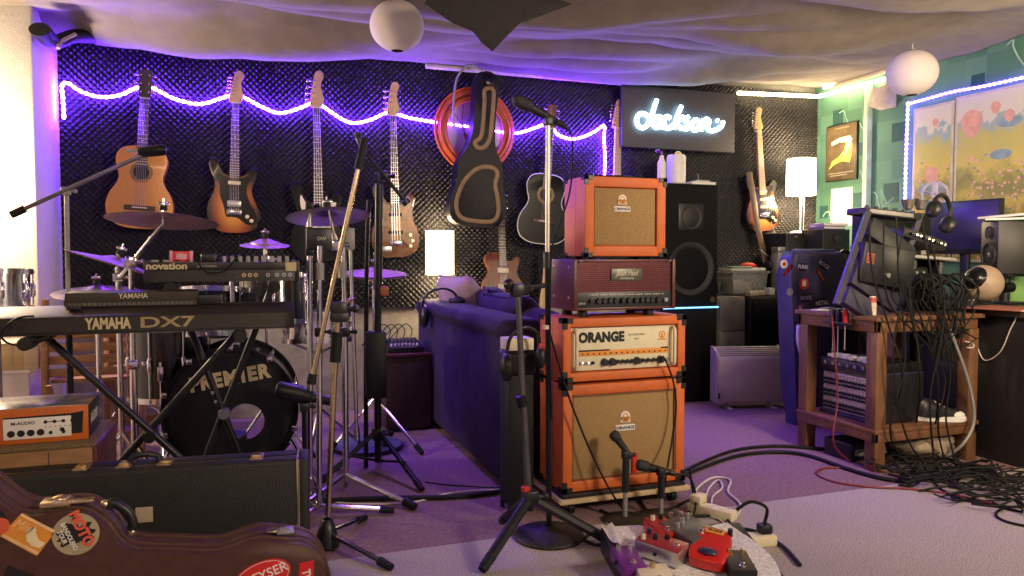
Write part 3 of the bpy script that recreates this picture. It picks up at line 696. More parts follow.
for f, r in ((.16, .008), (.235, .012), (.29, .012), (.345, .012), (.40, .012), (.47, .012), (.53, .012), (.60, .012), (.66, .012), (.71, .012), (.76, .012), (.82, .012)):
    x = JW*f; MB().cyl((x, -.008, zl*.52), (x, .009, zl*.52), r*.8, r, 14).build('knob', black, t)
MB().cyl((JW*.9, -.004, zl*.52), (JW*.9, .009, zl*.52), .009, seg=12).build('power_switch', silver, t)
MB().text('JPM-4', .012, at(JW*.085, .0076, zl*.38)@FACE, .0003).build('model_lettering', silver_ink, t)
for y in (.05, .2):
    for z in (h3*.25, h3*.85): MB().sphere((-.001, y, z), .006, 8, 6, (.5, 1, 1)).build('side_screw', silver, t)
for x in (.06, JW-.10):
    for y in (.05, .2): cyl((x, y, -.028), (x, y, .002), .022, .018, 14).build('foot', rubber, t)
for x in (.03, JW-.03): MB().sphere((x, -.001, h3-.006), .005, 8, 6).build('front_screw', silver, t)
# small combo on top
TY = AY+.03
tx0, tx1 = W(585, 220, TY).x, W(666, 220, TY).x; TW = tx1-tx0
z4 = z3+h3+.012; h4 = zb(585, 175.5, TY)-z4
t = thing('combo_amplifier', 'small square orange amplifier with tan grille on top of the stack', 'amplifier', (tx0, TY, z4))
D4 = .205
frame_box(TW, D4, h4, .042, .016).build('shell', orange, t)
seam(t, D4, h4)
bbox(.046, .010, .046, TW-.046, .0155, h4-.046, b=.002).build('grille_cloth', grille, t)
crest(t, TW*.46, h4*.60, .075, .0099)
corners(t, TW, D4, h4, s=.034)
m = MB().tube(catmull([(TW*.5-.09, D4*.5, h4), (TW*.5-.07, D4*.5, h4+.012), (TW*.5+.07, D4*.5, h4+.012), (TW*.5+.09, D4*.5, h4)], 5), .006, 8); m.build('carry_handle', black, t)
for x in (.05, TW-.05):
    for y in (.04, D4-.04): cyl((x, y, -.0125), (x, y, .002), .014, seg=12).build('foot', rubber, t)
# red tag and cables on the cabinet front
p = W(635, 461, AY+.006)
tag(bbox(p.x-.012, AY+.003, p.z-.05, p.x+.012, AY+.0095, p.z+.035, b=.001).build('red_tape_strip', red_ink), 'strip of red tape on the tan grille behind the two small microphones', 'tape')

# ------------------------------------------------------------------ tall black loudspeakers
SY = 4.40
sx0, sx1 = W(663, 300, SY).x, W(718, 300, SY).x; zs = zb(700, 307, SY); zt = zb(700, 184, SY)
def tower(label, z0, z1, sub):
    t = thing('loudspeaker', label, 'loudspeaker', (sx0, SY, z0), group='black loudspeaker tower'); w = sx1-sx0; h = z1-z0
    bbox(0, .012, 0, w, .42, h, b=.008).build('cabinet', mat('speaker_carpet', (.006, .006, .006), .8, bump=.4, bscale=200, spec=.2) if 'speaker_carpet' not in MATS else MATS['speaker_carpet'], t)
    if sub: bbox(.02, 0, .02, w-.02, .014, h-.02, b=.004).build('grille', mat('perforated_black', (.006, .006, .006), .6, .1, bump=.5, bscale=300, spec=.2), t)
    else:
        bbox(w*.5-.10, .004, h*.62, w*.5+.10, .016, h*.84, b=.006).build('horn_plate', black, t)
        MB().lathe([(.001, .03), (.03, .03), (.055, .012), (.075, .0), (.082, .0), (.082, .012)], (w*.5, .0, h*.73), 'y', 28).build('horn', cone, t)
        MB().lathe([(.001, .05), (.04, .035), (.05, .06), (.15, .01), (.165, .0), (.185, .0), (.185, .014)], (w*.5, .0, h*.31), 'y', 40).build('woofer', cone, t)
        MB().lathe([(.001, 0), (.021, 0), (.021, .004), (.001, .004)], (w-.045, -.002, .045), 'y', 18).build('badge', brass, t)
    return t
tower('black subwoofer loudspeaker at the bottom of the tower behind the orange amplifiers', 0, zs-.01, True)
tower('tall black loudspeaker with horn and woofer standing on the subwoofer', zs+.004, zt, False)
tag(tube([(sx0, SY-.006, zs-.003), (sx1, SY-.006, zs-.003)], .006, 6).build('cyan_led_strip', glow('cyan_led', (.08, .45, .9), 2.2)), 'thin cyan LED strip between the two black loudspeakers', 'light strip')
# things on the tower
p = W(676, 180, 4.5); t = thing('plastic_beaker', 'tall white plastic beaker standing on the black loudspeaker tower', 'beaker', (p.x, 4.5, zt))
MB().lathe([(.001, 0), (.055, 0), (.066, .01), (.066, .19), (.058, .205), (.045, .205), (.05, .19), (.05, .02), (.001, .02)], seg=28).build('vessel', white, t)
MB().sphere((.015, 0, .215), .025, 12, 8, (1, 1, .7)).build('cap', mat('yellow_plastic', (.7, .55, .1), .4), t)
p = W(660, 180, 4.48); t = thing('spray_bottle', 'slim white bottle beside the beaker on the loudspeaker tower', 'bottle', (p.x, 4.46, zt))
MB().lathe([(.001, 0), (.026, 0), (.029, .01), (.029, .14), (.015, .17), (.013, .19), (.001, .19)], seg=20).build('bottle', white, t)
MB().tube([(0, 0, .185), (0, 0, .215), (-.02, 0, .222), (-.045, 0, .215)], .009, 8).build('nozzle', gpurple, t)
p = W(698, 181, 4.5); t = thing('small_radio', 'flat white gadget lying on the black loudspeaker tower', 'gadget', (p.x+.01, 4.5, zt))
bbox(-.095, -.06, 0, .10, .06, .022, b=.006).build('body', white, t); bbox(-.05, -.045, .0215, .06, .04, .036, b=.005).build('cover', silver, t); cyl((0, .0, .03), (.0, .02, .085), .0022, seg=6).build('aerial', silver, t)

# ------------------------------------------------------------------ neon sign
NY = 4.74
nx0, nx1 = W(622, 120, NY).x, W(735, 120, NY).x; nz0, nz1 = zb(622, 146.5, NY), zb(622, 84, NY)
t = thing('neon_sign', 'dark board with glowing white neon script hanging above the loudspeaker tower', 'neon sign', ((nx0+nx1)/2, NY, nz0))
hw = (nx1-nx0)/2
bbox(-hw, 0, 0, hw, .03, nz1-nz0, b=.004).build('board', mat('sign_board', (.05, .046, .06), .6, var=.1), t)
neon = glow('neon_white', (.45, .85, 1.0), 12)
m = MB()
ST = [[(295, 125), (275, 185), (255, 245), (232, 305), (195, 348), (152, 340), (133, 295), (150, 245), (192, 238), (232, 270), (258, 330)],
      [(325, 262), (285, 268), (268, 308), (285, 347), (315, 335), (332, 268), (330, 335), (350, 347)],
      [(402, 272), (372, 260), (352, 300), (362, 345), (395, 352), (420, 330)],
      [(492, 176), (465, 240), (445, 300), (430, 358)], [(508, 262), (455, 308), (482, 350), (512, 355)],
      [(548, 262), (520, 285), (548, 322), (535, 360), (506, 350)], [(600, 285), (575, 320), (590, 367), (625, 357), (637, 312), (605, 282)],
      [(668, 282), (650, 372)], [(655, 322), (690, 280), (714, 300), (700, 348), (722, 373), (770, 368), (810, 340), (826, 300)], [(775, 290), (783, 292)]]
stroke = []
for k, s in enumerate(ST):
    P = [W(620+x/8, 84+y/8, NY-.02) for x, y in s]
    m = MB().tube(catmull(P, 6), .0155, 8); m.build('neon_tube', neon, t, world=True, smooth=180)
# ------------------------------------------------------------------ stands
def leg_tripod(t, hub, feet, r, m, foot_r=None, top=.0):
    for f in feet:
        f = V(f); d = (f-V(hub)).normalized()
        fz = max(f.z, foot_r or r); f.z = fz
        L = tube([V(hub)+V((0, 0, top)), f], r, 8).build('leg', m, t, world=True)
        cyl(f-d*.045, f+d*.012, (foot_r or r*1.5)*.95, (foot_r or r*1.5)*.75, 10).build('rubber_foot', rubber, L, world=True)
def clamp(p, r, m=blackm):
    return MB().bbox(p[0]-r, p[1]-r, p[2]-r, p[0]+r, p[1]+r, p[2]+r, b=r*.25).cyl((p[0]+r*.8, p[1]-r*.2, p[2]), (p[0]+r*2.0, p[1]-r*.4, p[2]), r*.35, seg=8).sphere((p[0]+r*2.1, p[1]-r*.4, p[2]), r*.55, 8, 6)
def microphone(t, a, b, r=.017, m=black):
    """a = grille end, b = cable end, in world coordinates"""
    a, b = V(a), V(b); d = (b-a)
    L = d.length
    M = MB()
    M.tube([a, a+d*.03, a+d*.09, a+d*.28, a+d*.33], [r*.55, r*1.15, r*1.45, r*1.35, r*1.0], 14); M.build('mic_grille', mat('mic_mesh', (.05, .05, .055), .5, .6, bump=.4, bscale=500) if 'mic_mesh' not in MATS else MATS['mic_mesh'], t, world=True)
    tube([a+d*.32, a+d*.36, a+d*.92, b], [r*1.0, r*1.05, r*.7, r*.6], 14).build('mic_body', m, t, world=True)

# brassy boom microphone stand, front of the drum kit
hub = F(327, 534, .05); base = V((hub.x, hub.y, 0)); Y = hub.y
t = thing('microphone_stand', 'brassy boom microphone stand with black hub standing right of the black guitar case', 'microphone stand', base)
joint = W(339, 309, Y)
lo = W(328, 516, Y)
cyl(lo, W(334.5, 372, Y), .010).build('lower_shaft', goldm, t, world=True)
cyl(W(334.5, 374, Y), W(338, 322, Y), .0105).build('upper_shaft', goldm, t, world=True)
cyl(W(335, 362, Y), W(337.5, 332, Y), .019, seg=14).build('height_grip', rubber, t, world=True)
m = clamp(joint, .026); m.bbox(joint.x-.03, joint.y-.03, joint.z-.045, joint.x+.03, joint.y+.02, joint.z-.01, b=.008); m.build('boom_clamp', black, t, world=True)
cyl(W(332, 314, Y), W(353, 298, Y-.03), .006, seg=8).build('clamp_lever', goldm, t, world=True)
B0, B1 = W(311, 384, Y-.02), W(359, 166, Y-.02)
cyl(B0, B1, .0085).build('boom_arm', goldm, t, world=True)
cyl(B0, B0.lerp(B1, .045), .016, .014, 12).build('boom_weight', rubber, t, world=True)
cyl(B0.lerp(B1, .985), B0.lerp(B1, 1.13), .015, .012, 12).build('boom_grip', rubber, t, world=True)
tip = B0.lerp(B1, 1.14)
MB().lathe([(.001, 0), (.028, .0), (.034, .03), (.03, .055), (.012, .06), (.001, .06)], (base.x, base.y, 0), 'z', 14)
MB().lathe([(.012, .105), (.02, .10), (.03, .07), (.045, .015), (.044, .008), (.001, .008)], tuple(base), 'z', 16).build('hub', black, t, world=True)
leg_tripod(t, base+V((0, 0, .055)), [F(389, 566, .016), F(364, 518, .016), F(306, 548, .016)], .010, chrome, .016)

# chrome cymbal stands
def cymbal(label, c, dia, tilt=(0, 0), m=bronze, group='cymbals of the drum kit', hole=True, name='cymbal'):
    t = thing(name, label, 'cymbal', c, (tilt[0], tilt[1], 0), group); r = dia/2
    prof = [(.006, .022), (.02, .021), (.035, .016), (.05, .008), (.07, .004), (r*.6, -.002), (r*.98, -.012), (r, -.013), (r*.98, -.0145), (r*.6, -.0045), (.07, .0015), (.05, .0055), (.03, .014), (.006, .019)]
    MB().lathe(prof, seg=48).build('disc', m, t, smooth=30)
    MB().lathe([(.001, .03), (.013, .03), (.015, .035), (.012, .048), (.001, .05)], seg=12).build('felt', foamend, t)
    m2 = MB().cyl((0, 0, .045), (0, 0, .075), .004, seg=8); m2.bbox(-.02, -.004, .05, .02, .004, .062, b=.002); m2.build('wing_nut', chrome, t)
    return t
pcym = mat('dark_bronze', (.22, .17, .16), .3, 1.0, var=.2, scale=40)
# c1: high crash on boom left, with the tilted ride below
Yc = 3.12
c1 = W(163, 218, Yc); cymbal('highest bronze cymbal in front of the amber acoustic guitar', c1, .40, (R(-7), R(3)))
c2 = W(117, 262, 3.25); cymbal('tilted bronze cymbal behind the upper left end of the keyboards', c2, .37, (R(-4), R(19)))
t = thing('cymbal_stand', 'chrome boom cymbal stand holding the highest cymbal left of the bass drum', 'cymbal stand', (W(131, 300, Yc+.05).x, Yc+.05, 0), group='chrome drum stands')
j = W(131, 262, Yc+.05); bx = j.x
cyl((bx, j.y, .06), (bx, j.y, .62), .0135).build('lower_tube', chrome, t, world=True); cyl((bx, j.y, .60), j, .010).build('upper_tube', chrome, t, world=True)
cyl(j+ (j-V(c1))*.35, V(c1)+V((0, 0, -.02)), .0075).build('boom_arm', chrome, t, world=True)
clamp(j, .02, chrome).build('boom_clamp', chrome, t, world=True); clamp((bx, j.y, .60), .018).build('height_clamp', chrome, t, world=True)
cyl(V(c1)+V((0, 0, -.03)), V(c1)+V((0, 0, .03)), .005, seg=8).build('cymbal_post', chrome, t, world=True)
leg_tripod(t, (bx, j.y, .30), [(bx-.22, j.y-.16, 0), (bx+.20, j.y-.2, 0), (bx+.02, j.y+.28, 0)], .009, chrome, .014)
t = thing('cymbal_stand', 'chrome cymbal stand carrying the tilted cymbal behind the wooden slatted chair', 'cymbal stand', (c2.x, c2.y+.02, 0), group='chrome drum stands')
cyl((c2.x, c2.y+.02, .05), (c2.x, c2.y+.02, c2.z-.02), .011).build('tube', chrome, t, world=True); cyl((c2.x, c2.y+.02, c2.z-.03), V(c2)+V((.005, 0, .035)), .005, seg=8).build('cymbal_post', chrome, t, world=True)
clamp((c2.x, c2.y+.02, c2.z-.06), .017).build('tilter', chrome, t, world=True)
leg_tripod(t, (c2.x, c2.y+.02, .32), [(c2.x-.2, c2.y-.15, 0), (c2.x+.22, c2.y-.12, 0), (c2.x, c2.y+.28, 0)], .009, chrome, .014)

# c3: dark cymbal, on the chrome pole at 343
hb = F(346, 489, .02); Ys = hb.y
t = thing('cymbal_stand', 'tall chrome cymbal stand with wide tripod legs behind the brassy microphone stand', 'cymbal stand', (hb.x, Ys, 0), group='chrome drum stands')
xs = hb.x
top = W(343.5, 236, Ys)
cyl((xs, Ys, .03), W(345, 330, Ys), .013).build('lower_tube', chrome, t, world=True); cyl(W(345, 334, Ys), top, .011).build('upper_tube', chrome, t, world=True)
cyl(W(342.5, 278, Ys), W(342.5, 262, Ys), .018).build('sleeve', grey, t, world=True)
clamp(W(345, 332, Ys), .02).build('height_clamp', blackm, t, world=True)
c3 = W(328, 214, Ys-.02); j3 = W(336, 245, Ys-.01)
MB().tube([top, j3, V(c3)+V((.0, 0, .04))], .006, 8).build('boom_arm', chrome, t, world=True)
clamp(j3, .022, chrome).build('tilter', chrome, t, world=True)
leg_tripod(t, (xs, Ys, .085), [F(413, 506, .018), F(284, 520, .018), (xs+.02, Ys+.36, 0)], .011, chrome, .02)
cymbal('dark cymbal in front of the black bass guitar with white pickguard', c3, .345, (R(-11), R(-2)), pcym)
# second chrome pole at 319
hb = F(319, 511, .02); Ys2 = hb.y
t = thing('cymbal_stand', 'chrome stand pole between the brassy microphone stand and the bass drum', 'cymbal stand', (hb.x, Ys2, 0), group='chrome drum stands')
cyl((hb.x, Ys2, .03), W(319.5, 330, Ys2), .0115).build('lower_tube', chrome, t, world=True); cyl(W(319.5, 334, Ys2), W(320, 246, Ys2), .0105).build('upper_tube', chrome, t, world=True)
cyl(W(320, 280, Ys2), W(320, 263, Ys2), .016).build('sleeve', grey, t, world=True)
clamp(W(319.5, 332, Ys2), .018).build('height_clamp', blackm, t, world=True)
leg_tripod(t, (hb.x, Ys2, .04), [F(391, 510, .016), F(290, 498, .016), (hb.x-.12, Ys2-.12, 0)], .0105, chrome, .016)
# front pole 309 with black double clamp block
Y9 = Ys2+.22; x9 = W(308, 300, Y9).x
t = thing('tom_holder', 'chrome double pole rack with black clamp block under the dark cymbal', 'stand', (x9, Y9, 0), group='chrome drum stands')
cyl((x9, Y9, 0), W(309.5, 209, Y9), .0115).build('tube', chrome, t, world=True)
p, q = W(306, 250, Y9), W(331, 228, Y9); bbox(p.x, Y9-.03, p.z, q.x, Y9+.03, q.z, b=.006).build('clamp_block', black, t, world=True)
MB().text('DW', .02, at((p.x+q.x)/2+.01, Y9-.031, (p.z+q.z)/2)@FACE, .0005).build('lettering', silver_ink, t, world=True)
p2, q2 = W(343, 250, Y9+.05), W(354, 228, Y9+.05); bbox(p2.x, Y9+.02, p2.z, q2.x, Y9+.08, q2.z, b=.006).build('clamp_block', grey, t, world=True)
cyl((p.x, Y9, p.z+.03), (q2.x, Y9+.05, p2.z+.03), .008, seg=8).build('cross_bar', chrome, t, world=True)
cyl(W(350, 232, Y9+.05), W(357, 438, Y9+.05), .0085).build('tube', chrome, t, world=True)
cyl(W(356.5, 428, Y9+.05), W(357, 440, Y9+.05), .013).build('tube_end', chrome, t, world=True)
for px, py in ((309.5, 206), (309.5, 231), (309.5, 252)): clamp(W(px, py, Y9), .016).build('collar', blackm, t, world=True)

# tall black stand with boom microphone
hb = F(378, 470, 0); Yk = hb.y; xk = hb.x
t = thing('boom_stand', 'tall black tripod stand with boom arm before the brown sunburst bass guitar', 'stand', (xk, Yk, 0))
cyl((xk, Yk, .04), W(378, 280, Yk), .016).build('lower_tube', blackm, t, world=True)
cyl(W(378, 290, Yk), W(379, 184, Yk), .020).build('upper_tube', blackm, t, world=True)
cyl(W(376.5, 470, Yk), W(377, 340, Yk), .017)
bbox(*(tuple(W(381, 296, Yk-.03))), *(tuple(W(387, 286, Yk+.01))), b=.004).build('orange_tag', mat('rusty_tag', (.28, .07, .03), .6), t, world=True)
MB().tube(catmull([W(366, 470, Yk+.06), W(366, 360, Yk+.05), W(367, 250, Yk+.04), W(369, 200, Yk+.04)], 6), .011, 8).build('second_tube', blackm, t, world=True)
bbox(*(tuple(W(367, 400, Yk-.02))), *(tuple(W(384, 330, Yk+.05))), b=.012).build('cloth_bag', darkfab, t, world=True)
hubk = V((xk, Yk, .30))
clamp(W(378, 434, Yk), .028).build('leg_collar', blackm, t, world=True)
leg_tripod(t, W(378, 430, Yk), [F(421, 488, .018), F(318, 484, .018), (xk+.10, Yk+.38, 0)], .012, blackm, .017)
for f in (F(405, 462, .1), F(345, 455, .1)): cyl((xk, Yk, .045), f, .006, seg=8).build('brace', blackm, t, world=True)
A, B = W(361, 148, Yk-.05), W(405, 201, Yk-.05)
cyl(A, B, .009).build('boom_arm', blackm, t, world=True); clamp(W(383, 176, Yk-.03), .022).build('boom_clamp', blackm, t, world=True)
cyl(B.lerp(A, .02), B.lerp(A, -.06), .02).build('boom_weight', black, t, world=True)
t2 = thing('microphone', 'black microphone at the upper tip of the boom above the drum kit', 'microphone', W(358, 140, Yk-.05), group='microphones in the room')
microphone(t2, W(357, 132, Yk-.05), W(361, 148, Yk-.05), .014)
# round blue disc on the carpet
c = F(368, 448, 0); t = thing('round_pad', 'round dull blue pad lying on the carpet beneath the black tripod stand', 'pad', c)
MB().lathe([(.001, 0), (.17, 0), (.178, .006), (.178, .022), (.165, .025), (.001, .022)], seg=40).build('disc', mat('dull_blue', (.09, .10, .16), .7), t); MB().ring((0, 0, 0), .176, .184, 0, .02, 'z', 40).build('rim', black, t)

# left boom microphone over the keyboards
Yl = 3.22; xl = W(66.5, 240, Yl).x
t = thing('microphone_stand', 'black boom microphone stand rising behind the left end of the keyboards', 'microphone stand', (xl, Yl, 0))
cyl((xl, Yl, .03), (xl, Yl, .75), .012).build('lower_shaft', blackm, t, world=True); cyl((xl, Yl, .73), W(66.5, 190, Yl), .0085).build('upper_shaft', grey, t, world=True)
A, B = W(11, 215, Yl-.02), W(143, 155, Yl-.02)
cyl(A, B, .008).build('boom_arm', mat('boom_steel', (.22, .21, .22), .3, .8), t, world=True); clamp(W(66, 191, Yl-.01), .015).build('boom_clamp', grey, t, world=True)
cyl(A, A.lerp(B, .1), .014).build('boom_weight', rubber, t, world=True)
leg_tripod(t, (xl, Yl, .10), [(xl-.26, Yl-.1, 0), (xl+.22, Yl-.16, 0), (xl+.06, Yl+.28, 0)], .009, blackm, .014)
t2 = thing('microphone', 'short fat black microphone in front of the amber acoustic guitar', 'microphone', W(150, 151, Yl-.02), group='microphones in the room')
tube([W(138, 152, Yl-.02), W(143, 152, Yl-.02), W(163, 150, Yl-.04), W(166, 150, Yl-.04)], [.012, .021, .022, .016], 14).build('mic_body', blackm, t2, world=True)
tube([W(126, 150, Yl-.02), W(139, 152, Yl-.02)], [.006, .008], 8).build('cable_plug', silver, t2, world=True)

# round-base stand with the microphone, left of the amplifiers
c = F(549, 537, 0); t = thing('microphone_stand', 'tall straight microphone stand with heavy round base left of the orange stack', 'microphone stand', c)
MB().lathe([(.001, .045), (.02, .045), (.03, .035), (.07, .03), (.10, .022), (.122, .016), (.128, .008), (.125, 0), (.001, 0)], seg=40).build('round_base', mat('cast_iron', (.03, .028, .03), .5, .4, bump=.3), t)
Yr = c.y; 
cyl((c.x, Yr, .04), W(547.5, 255, Yr), .010).build('lower_shaft', blackm, t, world=True)
cyl(W(547.5, 258, Yr), W(548, 122, Yr), .0085).build('upper_shaft', mat('pale_steel', (.62, .58, .5), .35, .6), t, world=True)
cyl(W(547.5, 268, Yr), W(547.5, 252, Yr), .015).build('height_grip', black, t, world=True)
cyl(W(546, 329, Yr-.002), W(546, 325, Yr-.002), .0125).build('tape_band', ivory, t, world=True)
clamp(W(548, 121, Yr), .016).build('mic_clip', black, t, world=True)
t2 = thing('microphone', 'black vocal microphone on the tall round-base stand beside the cable coil', 'microphone', W(540, 118, Yr), group='microphones in the room')
microphone(t2, W(513, 98, Yr-.03), W(566, 127, Yr+.03), .0155)
MB().tube(catmull([W(565, 127, Yr+.03), W(572, 140, Yr+.02), W(570, 190, Yr+.01), W(556, 235, Yr-.01), W(551, 260, Yr-.014), W(550, 350, Yr-.014), W(552, 420, Yr-.013)], 8), .0032, 6).build('lead', rubber, t2, world=True)

# low tripod stand left of the round base
ft = [F(484, 567, .02), F(610, 541, .02), F(503, 520, .02)]
t = thing('tripod_stand', 'grey tripod stand with thick black legs in front of the purple sofa', 'stand', (sum(f.x for f in ft)/3, sum(f.y for f in ft)/3, 0))
hubp = F(529, 497, 0); 
hx, hy = W(528, 497, c.y-.06).x, c.y-.06
cyl(W(529, 506, hy), W(523, 398, hy), .0125).build('lower_tube', mat('dull_steel', (.10, .10, .105), .4, .6), t, world=True)
cyl(W(523, 406, hy), W(520, 396, hy), .018).build('height_clamp', blackm, t, world=True)
cyl(W(523, 400, hy), W(518, 296, hy), .0105).build('upper_tube', mat('steel_grey', (.13, .13, .13), .35, .7), t, world=True)
m = clamp(W(517, 290, hy), .022); A = W(517, 290, hy); m.cyl(A+V((-.04, 0, 0)), A+V((.10, -.01, .015)), .009, seg=8); m.sphere(A+V((-.03, 0, .02)), .02, 8, 6); m.build('swivel_head', black, t, world=True)
hub = W(530, 497, hy); clamp(hub, .026).build('hub', black, t, world=True)
MB().bbox(hub.x-.035, hub.y-.03, hub.z+.028, hub.x-.012, hub.y-.0, hub.z+.045, b=.004).build('red_lever', red, t, world=True)
leg_tripod(t, hub, ft, .018, black, .02)

# two short stands with microphones in front of the lower cabinet
def short_mic(label, fx, fy, ptop, a, b, lab2, r=.016):
    c = F(fx, fy, 0); t = thing('microphone_stand', label, 'microphone stand', c, group='low microphone stands at the orange cabinet')
    MB().lathe([(.001, .02), (.015, .02), (.05, .014), (.085, .010), (.09, 0), (.001, 0)], seg=28).build('round_base', black, t)
    top = W(ptop[0], ptop[1], c.y)
    cyl((c.x, c.y, .015), (top.x, c.y, top.z), .009).build('shaft', grey, t, world=True); cyl((c.x, c.y, top.z*.45), (top.x, c.y, top.z), .0135).build('grip', black, t, world=True)
    clamp(top, .015).build('mic_clip', black, t, world=True)
    t2 = thing('microphone', lab2, 'microphone', top, group='microphones in the room')
    microphone(t2, W(a[0], a[1], c.y+.06), W(b[0], b[1], c.y-.01), r)
short_mic('low straight microphone stand before the centre of the tan grille', 625, 521, (626, 455), (612, 432), (630, 456), 'small black microphone pointing at the middle of the large tan grille', .0145)
short_mic('low microphone stand before the right side of the tan grille', 661, 518, (661, 472), (636, 464), (676, 474), 'black pear-shaped microphone lying level before the right side of the tan grille', .016)
# ------------------------------------------------------------------ drum kit
headw = mat('drum_head', (.62, .6, .58), .5, var=.06)
headk = mat('dark_drum_skin', (.03, .03, .035), .35)
shellb = mat('black_drum_shell', (.012, .013, .014), .18, coat=.6)
def drum(label, loc, r, h, rot=(0, 0, 0), nl=6, shell=shellb, name='tom_drum', skin=None, legs=None, group='drums of the kit', front=None, hoop=chrome, badge=None):
    t = thing(name, label, 'drum', loc, rot, group)
    MB().lathe([(r, .006), (r, h-.006)], seg=48).build('shell', shell, t)
    MB().lathe([(.001, h-.002), (r*.97, h-.002), (r*.99, h-.005)], seg=48).build('drum_head', skin or headw, t)
    MB().lathe([(.001, .004), (r*.97, .004), (r*.99, .006)], seg=48).build('bottom_head', headw, t)
    for z0 in (0, h-.022):
        MB().ring((0, 0, 0), r-.001, r+.012, z0, z0+.024, 'z', 48).build('hoop', hoop, t)
    for i in range(nl):
        q = 2*math.pi*(i+.5)/nl; x, y = math.cos(q), math.sin(q)
        m = MB().cyl((x*(r+.010), y*(r+.010), .012), (x*(r+.010), y*(r+.010), h-.008), .0035, seg=6)
        m.tube([(x*(r+.004), y*(r+.004), h*.5-.03), (x*(r+.011), y*(r+.011), h*.5-.02), (x*(r+.011), y*(r+.011), h*.5+.02), (x*(r+.004), y*(r+.004), h*.5+.03)], .009, 8)
        for z in (.012, h-.008): m.cyl((x*(r+.010), y*(r+.010), z-.006), (x*(r+.010), y*(r+.010), z+.006), .007, seg=8)
        m.build('lug', chrome, t, smooth=60)
    if legs:
        for i in range(3):
            q = 2*math.pi*i/3+.4; x, y = math.cos(q)*(r+.015), math.sin(q)*(r+.015)
            L = tube([(x, y, h*.55), (x, y, -.08), (x*1.12, y*1.12, -legs+.02)], .006, 8).build('leg', chrome, t)
            cyl((x*1.12, y*1.12, -legs), (x*1.12, y*1.12, -legs+.04), .012, seg=10).build('rubber_foot', rubber, L)
            bbox(x-.012, y-.012, h*.3, x+.012, y+.012, h*.5, b=.003).build('leg_bracket', chrome, t)
    return t
# bass drum with lettered front head and round port hole
BY = 3.36; c = W(231, 412, BY); BR, BD = .262, .40
t = thing('bass_drum', 'large black bass drum with lettered black front head and a round hole', 'drum', (c.x, BY, c.z), (0, 0, R(-4)), 'drums of the kit')
MB().lathe([(BR, 0.02), (BR, BD)], (0, 0, 0), 'y', 64).build('shell', shellb, t)
hx, hz, hr = .058, -.045, .080
m = MB(); n = 64                                                    # head as a disc with an off-centre hole
A = [m._v((BR*math.cos(2*math.pi*k/n), 0.012, BR*math.sin(2*math.pi*k/n))) for k in range(n)]
B_ = [m._v((hx+hr*math.cos(2*math.pi*k/n), 0.004, hz+hr*math.sin(2*math.pi*k/n))) for k in range(n)]
for k in range(n): m.bm.faces.new((A[k], A[(k+1) % n], B_[(k+1) % n], B_[k]))
m.build('front_head', mat('black_drum_head', (.01, .01, .011), .35), t)
MB().ring((hx, .002, hz), hr-.003, hr+.006, 0, .006, 'y', 40).build('hole_ring', black, t)
MB().lathe([(.001, BD-.01), (BR*.98, BD-.01)], (0, 0, 0), 'y', 48).build('rear_head', mat('clear_head', (.5, .5, .52), .3, alpha=.2), t)
for y0 in (-.006, BD-.03):
    MB().ring((0, 0, 0), BR-.004, BR+.016, y0, y0+.034, 'y', 64).build('hoop', blackgloss, t)
for i in range(10):
    q = 2*math.pi*(i+.5)/10; x, z = math.cos(q)*(BR+.012), math.sin(q)*(BR+.012)
    m = MB().cyl((x, .0, z), (x, BD, z), .004, seg=6); m.tube([(x*.96, BD*.3, z*.96), (x, BD*.34, z), (x, BD*.62, z), (x*.96, BD*.66, z*.96)], .010, 8)
    m.bbox(x-.012, -.012, z-.012, x+.012, .028, z+.012, b=.003); m.build('tension_claw', chrome, t, smooth=60)
for s, x in (('P', -.150), ('R', -.104), ('E', -.058), ('M', -.002), ('I', .047), ('E', .085), ('R', .133)):
    MB().text(s, .083, at(x*.98+.004, .001, .145+.16*x)@FACE@Matrix.Rotation(R(8), 4, 'Z'), .0012, .05, .92).build('head_lettering', gold_ink, t)
for sd in (-1, 1):
    MB().tube([(sd*BR*.92, .08, -.14), (sd*(BR+.09), -.02, -c.z+.015)], .009, 8).build('spur', chrome, t)
MB().bbox(-.03, .1, BR-.002, .03, .18, BR+.03, b=.005).cyl((0, .14, BR+.02), (0, .14, BR+.30), .012).build('tom_mount', chrome, t)
m = MB().lathe([(.001, 0), (.06, 0), (.10, .03), (.10, .06), (.001, .06)], (-.05, .2, -.2), 'z', 20); m.build('damping_pillow', mat('lilac_cloth', (.2, .15, .22), .9), t)
# microphone of the bass drum
yb = BY-.20
tb = thing('microphone', 'long fat black microphone pointing at the bass drum beside its lettering', 'microphone', W(305, 395, yb), group='microphones in the room')
A, B = W(277, 389, yb+.06), W(333, 402, yb-.02)
tube([A, A.lerp(B, .03), A.lerp(B, .42), A.lerp(B, .46), A.lerp(B, .62), A.lerp(B, .65), A.lerp(B, 1)], [.028, .036, .038, .032, .03, .022, .018], 18).build('mic_body', black, tb, world=True)
f0 = F(300, 470, 0); f0 = V((W(304, 400, yb).x, yb, 0))
ts = thing('microphone_stand', 'low black microphone stand at the right edge of the bass drum', 'microphone stand', f0)
MB().lathe([(.001, .02), (.02, .02), (.10, .012), (.11, 0), (.001, 0)], seg=28).build('round_base', black, ts)
cyl((f0.x, yb, .015), (f0.x, yb, W(304, 401, yb).z-.02), .010).build('shaft', blackm, ts, world=True); clamp((f0.x, yb, W(304, 401, yb).z-.025), .018).build('mic_clip', black, ts, world=True)
